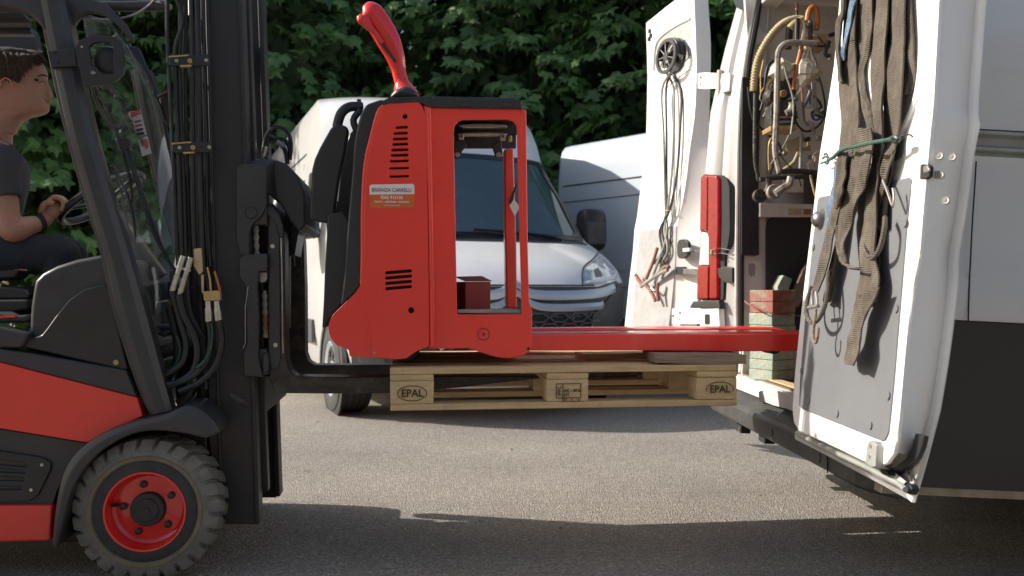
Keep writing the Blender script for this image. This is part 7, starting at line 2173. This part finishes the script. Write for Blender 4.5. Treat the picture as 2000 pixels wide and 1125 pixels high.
    for r_ in range(4):
        z = 0.755 - r_ * 0.075
        for c_ in range(-4, 5):
            x = c_ * 0.15 + (0.075 if r_ % 2 else 0)
            if abs(x) > 0.60 - r_ * 0.03: continue
            P = [surf(x + 0.072 * math.cos(R(60 * k)) * 1.0, z + 0.036 * math.sin(R(60 * k)), 0.012) for k in range(6)]
            tube(hexs, P, 0.006, 5, 1, closed=True)
    part('grille_mesh', hexs, M['ducatobumper'], t, kind='stuff')
    for sg in (1, -1):
        patch([(0.50 * sg, 0.47), (0.58 * sg, 0.77), (0.73 * sg, 0.865), (0.90 * sg, 1.0), (0.99 * sg, 1.02), (0.992 * sg, 0.90), (0.985 * sg, 0.60), (0.95 * sg, 0.28), (0.50 * sg, 0.26)], 0.014, M['bumperplastic'], 'bumper_corner', 0.02, 4)
        fg = patch([(0.80 * sg, 0.55), (0.92 * sg, 0.60), (0.955 * sg, 0.70), (0.93 * sg, 0.42), (0.80 * sg, 0.42)], 0.020, M['bumperplastic'], 'fog_panel', 0.01, 2)
        for k in range(3):
            patch([(0.84 * sg, 0.50 + k * 0.035), (0.91 * sg, 0.51 + k * 0.035), (0.91 * sg, 0.522 + k * 0.035), (0.84 * sg, 0.512 + k * 0.035)], 0.024, M['gapdark'], 'fog_slot', 0.004, 1, fg)
    patch([(-0.95, 0.27), (0.95, 0.27), (0.96, 0.45), (-0.96, 0.45)], 0.012, M['ducatobumper'], 'bumper_lower', 0.02, 3)
    # sides: seams, strip, handle, mirror, wheels
    for sg in (-1, 1):
        bm = BM(); box(bm, (sg * 1.005 - 0.012, 2.35, 0.50), (sg * 1.005 + 0.014, L - 0.15, 0.70)); part('rub_strip', bm, M['ducatobumper'], t, bev=0.006)
        bm = BM(); box(bm, (sg * 1.005 - 0.012, 1.75, 0.50), (sg * 1.005 + 0.014, 2.28, 0.70)); part('rub_strip', bm, M['ducatobumper'], t, bev=0.006)
        bm = BM(); box(bm, (sg * 1.005 - 0.012, 2.1, 1.15), (sg * 1.02 + 0.020 * sg, 2.25, 1.23)); part('door_handle', bm, M['blackplastic'], t, bev=0.008)
        for z in (2.02, 2.28):
            w = prof_at(z, 0)[2]
            bm = BM(); box(bm, (sg * w - 0.006, 2.5, z), (sg * w + 0.006, L - 0.2, z + 0.012)); part('side_groove', bm, M['gapdark'], t)
        bm = BM(); loft(bm, [[Vector((sg * 1.012, 1.45, 1.40)), Vector((sg * 1.012, 2.2, 1.42)), Vector((sg * 0.965, 2.2, 2.05)), Vector((sg * 0.965, 1.85, 2.05))], [Vector((sg * 0.98, 1.45, 1.40)), Vector((sg * 0.98, 2.2, 1.42)), Vector((sg * 0.94, 2.2, 2.05)), Vector((sg * 0.94, 1.85, 2.05))]]); part('side_window', bm, M['blackplastic'], t)
        bm = BM()
        rg2 = []
        for y_, s_ in ((1.30, 0.72), (1.33, 0.95), (1.40, 1.0), (1.46, 0.97)):
            rg2.append([Vector((sg * 1.25, y_, 1.53)) + Vector((0.115 * s_ * math.copysign(abs(math.cos(a)) ** 0.45, math.cos(a)), 0, 0.205 * s_ * math.copysign(abs(math.sin(a)) ** 0.55, math.sin(a)))) for a in [2 * math.pi * k / 24 for k in range(24)]])
        loft(bm, rg2)
        mi = part('door_mirror', bm, M['blackplastic'], t, ang=50)
        bm = BM(); box(bm, (sg * 1.25 - 0.09, 1.285, 1.38), (sg * 1.25 + 0.09, 1.34, 1.60)); part('mirror_cover', bm, M['bumperplastic'], mi, bev=0.02, seg=3)
        bm = BM(); tube(bm, [(sg * 0.98, 1.42, 1.45), (sg * 1.16, 1.40, 1.42)], 0.045, 10, 1); part('mirror_arm', bm, M['blackplastic'], mi)
        bm = BM(); box(bm, (sg * 1.37 - 0.01, 1.38, 1.42), (sg * 1.37 + 0.012, 1.44, 1.50)); part('mirror_repeater', bm, M['blackplastic'], mi)
    for y in (0.95, L - 1.1):
        w_ = bpy.data.objects.new('wheel', None); COL.objects.link(w_); w_.parent = t
        for sg in (-1, 1):
            bm = BM(); lathe(bm, [(0.20, sg * 0.78), (0.32, sg * 0.78), (0.34, sg * 0.81), (0.342, sg * 0.985), (0.325, sg * 1.01), (0.27, sg * 1.025), (0.22, sg * 1.02), (0.215, sg * 1.0)], (0, y, 0.342), axis='x', n=48, cap=False); ty = part('tyre', bm, M['cartyre'], w_)
            for k in range(4):
                bm = BM(); xx = sg * (0.825 + k * 0.042); lathe(bm, [(0.3425, xx), (0.3430, xx + 0.004), (0.3425, xx + 0.008)], (0, y, 0.342), axis='x', n=48, cap=False); part('tread_groove', bm, M['gapdark'], ty)
            bm = BM(); lathe(bm, [(0.0, sg * 1.0), (0.06, sg * 1.005), (0.09, sg * 0.985), (0.17, sg * 1.0), (0.205, sg * 1.018), (0.222, sg * 1.015), (0.222, sg * 0.98)], (0, y, 0.342), axis='x', n=32, cap=False); hc = part('hubcap', bm, M['chrome'], w_)
            for k in range(6):
                a = 2 * math.pi * k / 6
                bm = BM(); disc(bm, (sg * 1.008, y + 0.13 * math.cos(a), 0.342 + 0.13 * math.sin(a)), 0.028, 0.004 * sg, axis=0, n=10); part('hubcap_hole', bm, M['gapdark'], hc)
        # arch
        for sg in (-1, 1):
            bm = BM()
            P = [Vector((sg * 1.0, y + 0.40 * math.cos(a), 0.342 + 0.40 * math.sin(a))) for a in [R(-12 + 204 * k / 20) for k in range(21)]]
            o_ = Vector((sg * 0.016, 0, 0))
            loft(bm, [[p - o_, p + o_, p + o_ + Vector((0, (p.y - y) * 0.10, (p.z - 0.342) * 0.10)), p - o_ + Vector((0, (p.y - y) * 0.10, (p.z - 0.342) * 0.10))] for p in P])
            part('arch_trim', bm, M['ducatobumper'] if y < 2 else M['white'], t)
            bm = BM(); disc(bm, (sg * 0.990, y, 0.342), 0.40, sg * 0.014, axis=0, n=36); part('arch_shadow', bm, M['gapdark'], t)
    bm = BM(); tube(bm, [(-0.10, 2.3, 2.64), (-0.10, 2.45, 2.92)], 0.005, 6, 1); part('aerial', bm, M['gapdark'], t)
    return t
fr1 = yawf((0.035, 6.285, 0), 22)
pv1 = parked_van('parked_van', 'white high roof van facing the camera behind the red pallet truck, bright double grille bars', fr1)
pv1.scale = (1.13, 1.13, 1.0)
d_ = Vector((0.66, -0.75, 0)).normalized()
back = -d_                                        # local y points to the rear of the van
ex_ = Vector((back.y, -back.x, 0))                # ex such that z x ex = back
e0 = Vector((0.44, 9.25, 0)) + Vector((0.75, 0.66, 0)).normalized() * 1.0
fr2 = Fr(e0 + d_ * 4.6, ex_)
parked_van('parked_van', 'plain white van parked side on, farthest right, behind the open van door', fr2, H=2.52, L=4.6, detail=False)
fr3 = Fr(Vector((-7.6, 11.0, 0)), Vector((0.25, 1.0, 0)))
fr3 = Fr(Vector((-4.25, 11.3, 0)), (0.99, 0.14, 0))
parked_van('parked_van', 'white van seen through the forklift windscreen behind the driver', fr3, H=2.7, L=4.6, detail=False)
# ================================================================ trees
rt = random.Random(21)
LEAF = [(0, -0.10), (0.16, -0.20), (0.30, -0.16), (0.52, -0.24), (0.40, 0.02), (0.66, 0.12), (0.48, 0.28), (0.50, 0.50), (0.26, 0.44), (0.16, 0.62), (0, 0.98),
        (-0.16, 0.62), (-0.26, 0.44), (-0.50, 0.50), (-0.48, 0.28), (-0.66, 0.12), (-0.40, 0.02), (-0.52, -0.24), (-0.30, -0.16), (-0.16, -0.20)]
def leaf_pts(s, droop):
    out = []
    for x, y in LEAF:
        z = -droop * (x * x * 1.1 + max(0, y - 0.2) ** 2 * 0.9) + abs(x) * 0.12
        out.append(Vector((x * s * 0.85, y * s * 0.85, z * s)))
    return out, Vector((0, 0.12 * s, 0.04 * s))
def leaf_mesh(s, droop, name):
    P, c = leaf_pts(s, droop)
    me = bpy.data.meshes.new(name)
    n = len(P)
    me.from_pydata([tuple(c)] + [tuple(p) for p in P], [], [(0, 1 + k, 1 + (k + 1) % n) for k in range(n)])
    me.materials.append(M['leaflight'])
    return me
LM = [leaf_mesh(1.0, d, 'leaf') for d in (0.25, 0.55, 0.9)]
LOW = [(0, -0.15), (0.45, -0.22), (0.40, 0.02), (0.66, 0.14), (0.46, 0.48), (0.2, 0.45), (0, 0.98), (-0.2, 0.45), (-0.46, 0.48), (-0.66, 0.14), (-0.40, 0.02), (-0.45, -0.22)]
def basis(nrm, tip):
    z = nrm.normalized()
    y = (tip - tip.dot(z) * z)
    y = y.normalized() if y.length > 1e-6 else z.orthogonal().normalized()
    x = y.cross(z)
    return x, y, z
def gen_sprays(rx, ry, z0, z1, count, seed):
    """leafy twig ends spread through the crown, denser on the outside"""
    r = random.Random(seed)
    out = []
    zc, rz = (z0 + z1) / 2, (z1 - z0) / 2
    while len(out) < count:
        d = Vector((r.gauss(0, 1), r.gauss(0, 1), r.gauss(0, 1))).normalized()
        rad = 1 - abs(r.gauss(0, 0.26))
        if rad < 0.25: continue
        lump = 1 + 0.16 * noise.noise(Vector((d.x * 2.2 + seed, d.y * 2.2, d.z * 3.5))) * 2
        # squarer ellipsoid so that neighbouring crowns close up
        p = Vector((math.copysign(abs(d.x) ** 0.8, d.x) * rx, math.copysign(abs(d.y) ** 0.85, d.y) * ry, math.copysign(abs(d.z) ** 0.7, d.z) * rz)) * rad * lump + Vector((0, 0, zc))
        if p.z < 0.25: continue
        out.append((p, d))
    return out
def spray_leaves(p, d, r, n):
    """leaves of one twig, roughly in drooping tiers"""
    out = []
    side = Vector((d.x, d.y, 0)); side = side.normalized() if side.length > 0.1 else Vector((1, 0, 0))
    ax = (side + Vector((r.uniform(-.5, .5), r.uniform(-.5, .5), r.uniform(-0.7, -0.1)))).normalized()
    lat = ax.cross(Vector((0, 0, 1))).normalized()
    for k in range(n):
        t = k / max(1, n - 1)
        sgn = 1 if k % 2 else -1
        q = p + ax * (t * 0.62 - 0.2) + lat * sgn * r.uniform(0.04, 0.20) + Vector((0, 0, r.uniform(-0.07, 0.07)))
        tip = (ax * 0.7 + lat * sgn * r.uniform(0.2, 1.0) + Vector((0, 0, r.uniform(-1.0, -0.2)))).normalized()
        nr = (Vector((0, 0, 0.75)) + side * r.uniform(0.3, 1.1) + Vector((r.uniform(-.5, .5), r.uniform(-.5, .5), r.uniform(-.3, .3)))).normalized()
        out.append((q, tip, nr, r.uniform(0.11, 0.20)))
    return out
def crown_mesh(seed, rx, ry, z0, z1, sprays, per):
    r = random.Random(seed)
    V, F = [], []
    allv = []
    for p, d in gen_sprays(rx, ry, z0, z1, sprays, seed):
        for L in spray_leaves(p, d, r, per):
            allv.append(L)
    return allv
def build_mesh(leaves, name, m):
    V, F = [], []
    nL = len(LOW)
    for (q, tip, nr, s) in leaves:
        x, y, z = basis(nr, tip)
        s = s * 1.12
        b = len(V)
        c = q + y * (0.12 * s) + z * 0.04 * s
        V.append((c.x, c.y, c.z))
        for (a, bb) in LOW:
            w = -0.45 * (a * a + max(0, bb - 0.2) ** 2) + abs(a) * 0.12
            pt_ = q + x * (a * s) + y * (bb * s) + z * (w * s)
            V.append((pt_.x, pt_.y, pt_.z))
        for k in range(nL):
            F.append((b, b + 1 + k, b + 1 + (k + 1) % nL))
    me = bpy.data.meshes.new(name)
    me.from_pydata(V, [], F)
    me.materials.append(m)
    return me
CR = []
for sd in (1, 2):
    CR.append(crown_mesh(sd, 3.0, 2.3, 0.5, 8.2, 900, 10))
CM = [build_mesh(c, 'crown', M['leaf']) for c in CR]
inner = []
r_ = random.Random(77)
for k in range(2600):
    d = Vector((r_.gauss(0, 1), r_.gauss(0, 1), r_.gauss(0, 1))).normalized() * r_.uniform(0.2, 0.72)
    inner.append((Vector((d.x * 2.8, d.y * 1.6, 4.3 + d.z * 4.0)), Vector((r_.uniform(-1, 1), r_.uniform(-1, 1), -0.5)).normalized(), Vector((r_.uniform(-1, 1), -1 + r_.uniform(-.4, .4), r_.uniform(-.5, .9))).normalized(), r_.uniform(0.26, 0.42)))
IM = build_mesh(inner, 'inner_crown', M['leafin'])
tree_spots = [(-11.2, 14.2, 0, 0.1, 'maple tree at the far left, behind the driver and the forklift roof'),
              (-7.4, 13.4, 1, 2.0, 'dark maple tree behind the driver, left of the forklift mast'),
              (-3.7, 14.4, 0, 3.9, 'maple tree between the forklift mast and the white high roof van'),
              (-0.3, 14.9, 1, 5.1, 'dense maple tree rising behind the high roof van and the red tiller'),
              (3.1, 14.3, 0, 1.2, 'maple tree above the gap between the two parked vans at the right'),
              (6.9, 13.6, 1, 3.0, 'maple tree behind the open van, right of the far rear door'),
              (-5.6, 17.5, 0, 0.7, 'maple tree of the second row, behind the tree left of the mast'),
              (1.6, 18.4, 1, 4.4, 'maple tree of the second row, farthest back above the vans')]
for (x, y, ci, rot, lab) in tree_spots:
    t = thing('maple_tree', lab, 'tree', Matrix.Translation((x, y, 0)).translation, 'maples behind the parked vans')
    t.rotation_euler = (0, 0, rot)
    bpy.context.view_layer.update()
    Mw = Matrix.Translation((x, y, 0)) @ Matrix.Rotation(rot, 4, 'Z')
    bm = BM()
    tube(bm, [(0, 0, -0.1), (0.04, 0.02, 1.2), (-0.05, 0.03, 2.6), (0.05, -0.04, 4.6), (0.0, 0.0, 6.6)], [0.24, 0.19, 0.16, 0.11, 0.04], 12, 4)
    part('trunk', bm, M['bark'], t)
    for k in range(6):
        a = k * 1.1 + rot
        z = 1.8 + k * 0.7
        bm = BM(); tube(bm, [(0, 0, z), (math.cos(a) * 0.8, math.sin(a) * 0.7, z + 0.6), (math.cos(a) * 1.9, math.sin(a) * 1.4, z + 0.9)], [0.07, 0.05, 0.015], 8, 3)
        part('limb', bm, M['bark'], t)
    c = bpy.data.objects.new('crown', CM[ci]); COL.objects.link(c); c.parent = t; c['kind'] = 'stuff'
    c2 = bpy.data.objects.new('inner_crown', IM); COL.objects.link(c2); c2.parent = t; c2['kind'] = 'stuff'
    # the leaves nearest the viewer are leaves of their own
    cand = []
    inv = Mw.inverted()
    if y < 16:
        rr_ = random.Random(int(rot * 100))
        for _ in range(34):
            ang = rr_.uniform(-2.6, -0.5)
            wx, wy = math.cos(ang) * rr_.uniform(2.2, 3.0), math.sin(ang) * rr_.uniform(2.0, 2.5)
            wz = rr_.uniform(1.4, 5.6)
            d = Vector((math.cos(ang), math.sin(ang), 0.1))
            pl_ = inv @ Vector((x + wx, y + wy, wz))
            dl = inv.to_3x3() @ d
            cand += spray_leaves(pl_, dl, rr_, 8)
        for (q, tip, nr, s) in cand[:272]:
            X, Y, Z = basis(nr, tip)
            o = bpy.data.objects.new('leaf', LM[rr_.randrange(3)])
            COL.objects.link(o)
            o.parent = t
            s *= 1.4
            o.matrix_local = Matrix(((X.x * s, Y.x * s, Z.x * s, q.x), (X.y * s, Y.y * s, Z.y * s, q.y), (X.z * s, Y.z * s, Z.z * s, q.z), (0, 0, 0, 1)))
# ================================================================ building added unseen behind the viewer, to cut sky fill and bounce light
wh = thing('bounce_building', 'long beige building with roller doors, unseen behind the viewer, added for bounce light', 'building', Fr((0, -13, 0), (1, 0, 0)))
bm = BM(); box(bm, (-30, -8, 0), (30, 0, 7.5)); part('wall', bm, mat('beige_render', (0.42, 0.37, 0.30), 0.85, 0, 0.1, 1.2, 0.1, 20), wh)
bm = BM(); box(bm, (-30.3, -8.3, 7.5), (30.3, 0.3, 7.8)); part('roof', bm, M['trimgrey'], wh)
for k in range(5):
    bm = BM(); box(bm, (-24 + k * 11, 0.002, 0.02), (-19.5 + k * 11, 0.06, 4.4)); d_ = part('roller_door', bm, M['trimgrey'], wh)
    for j in range(10):
        bm = BM(); box(bm, (-24 + k * 11, 0.061, 0.1 + j * 0.43), (-19.5 + k * 11, 0.08, 0.14 + j * 0.43)); part('door_rib', bm, M['char'], d_)
for k in range(4):
    bm = BM(); box(bm, (-17.5 + k * 11, 0.002, 4.6), (-15 + k * 11, 0.05, 5.8)); part('window', bm, M['glassdark'], wh)
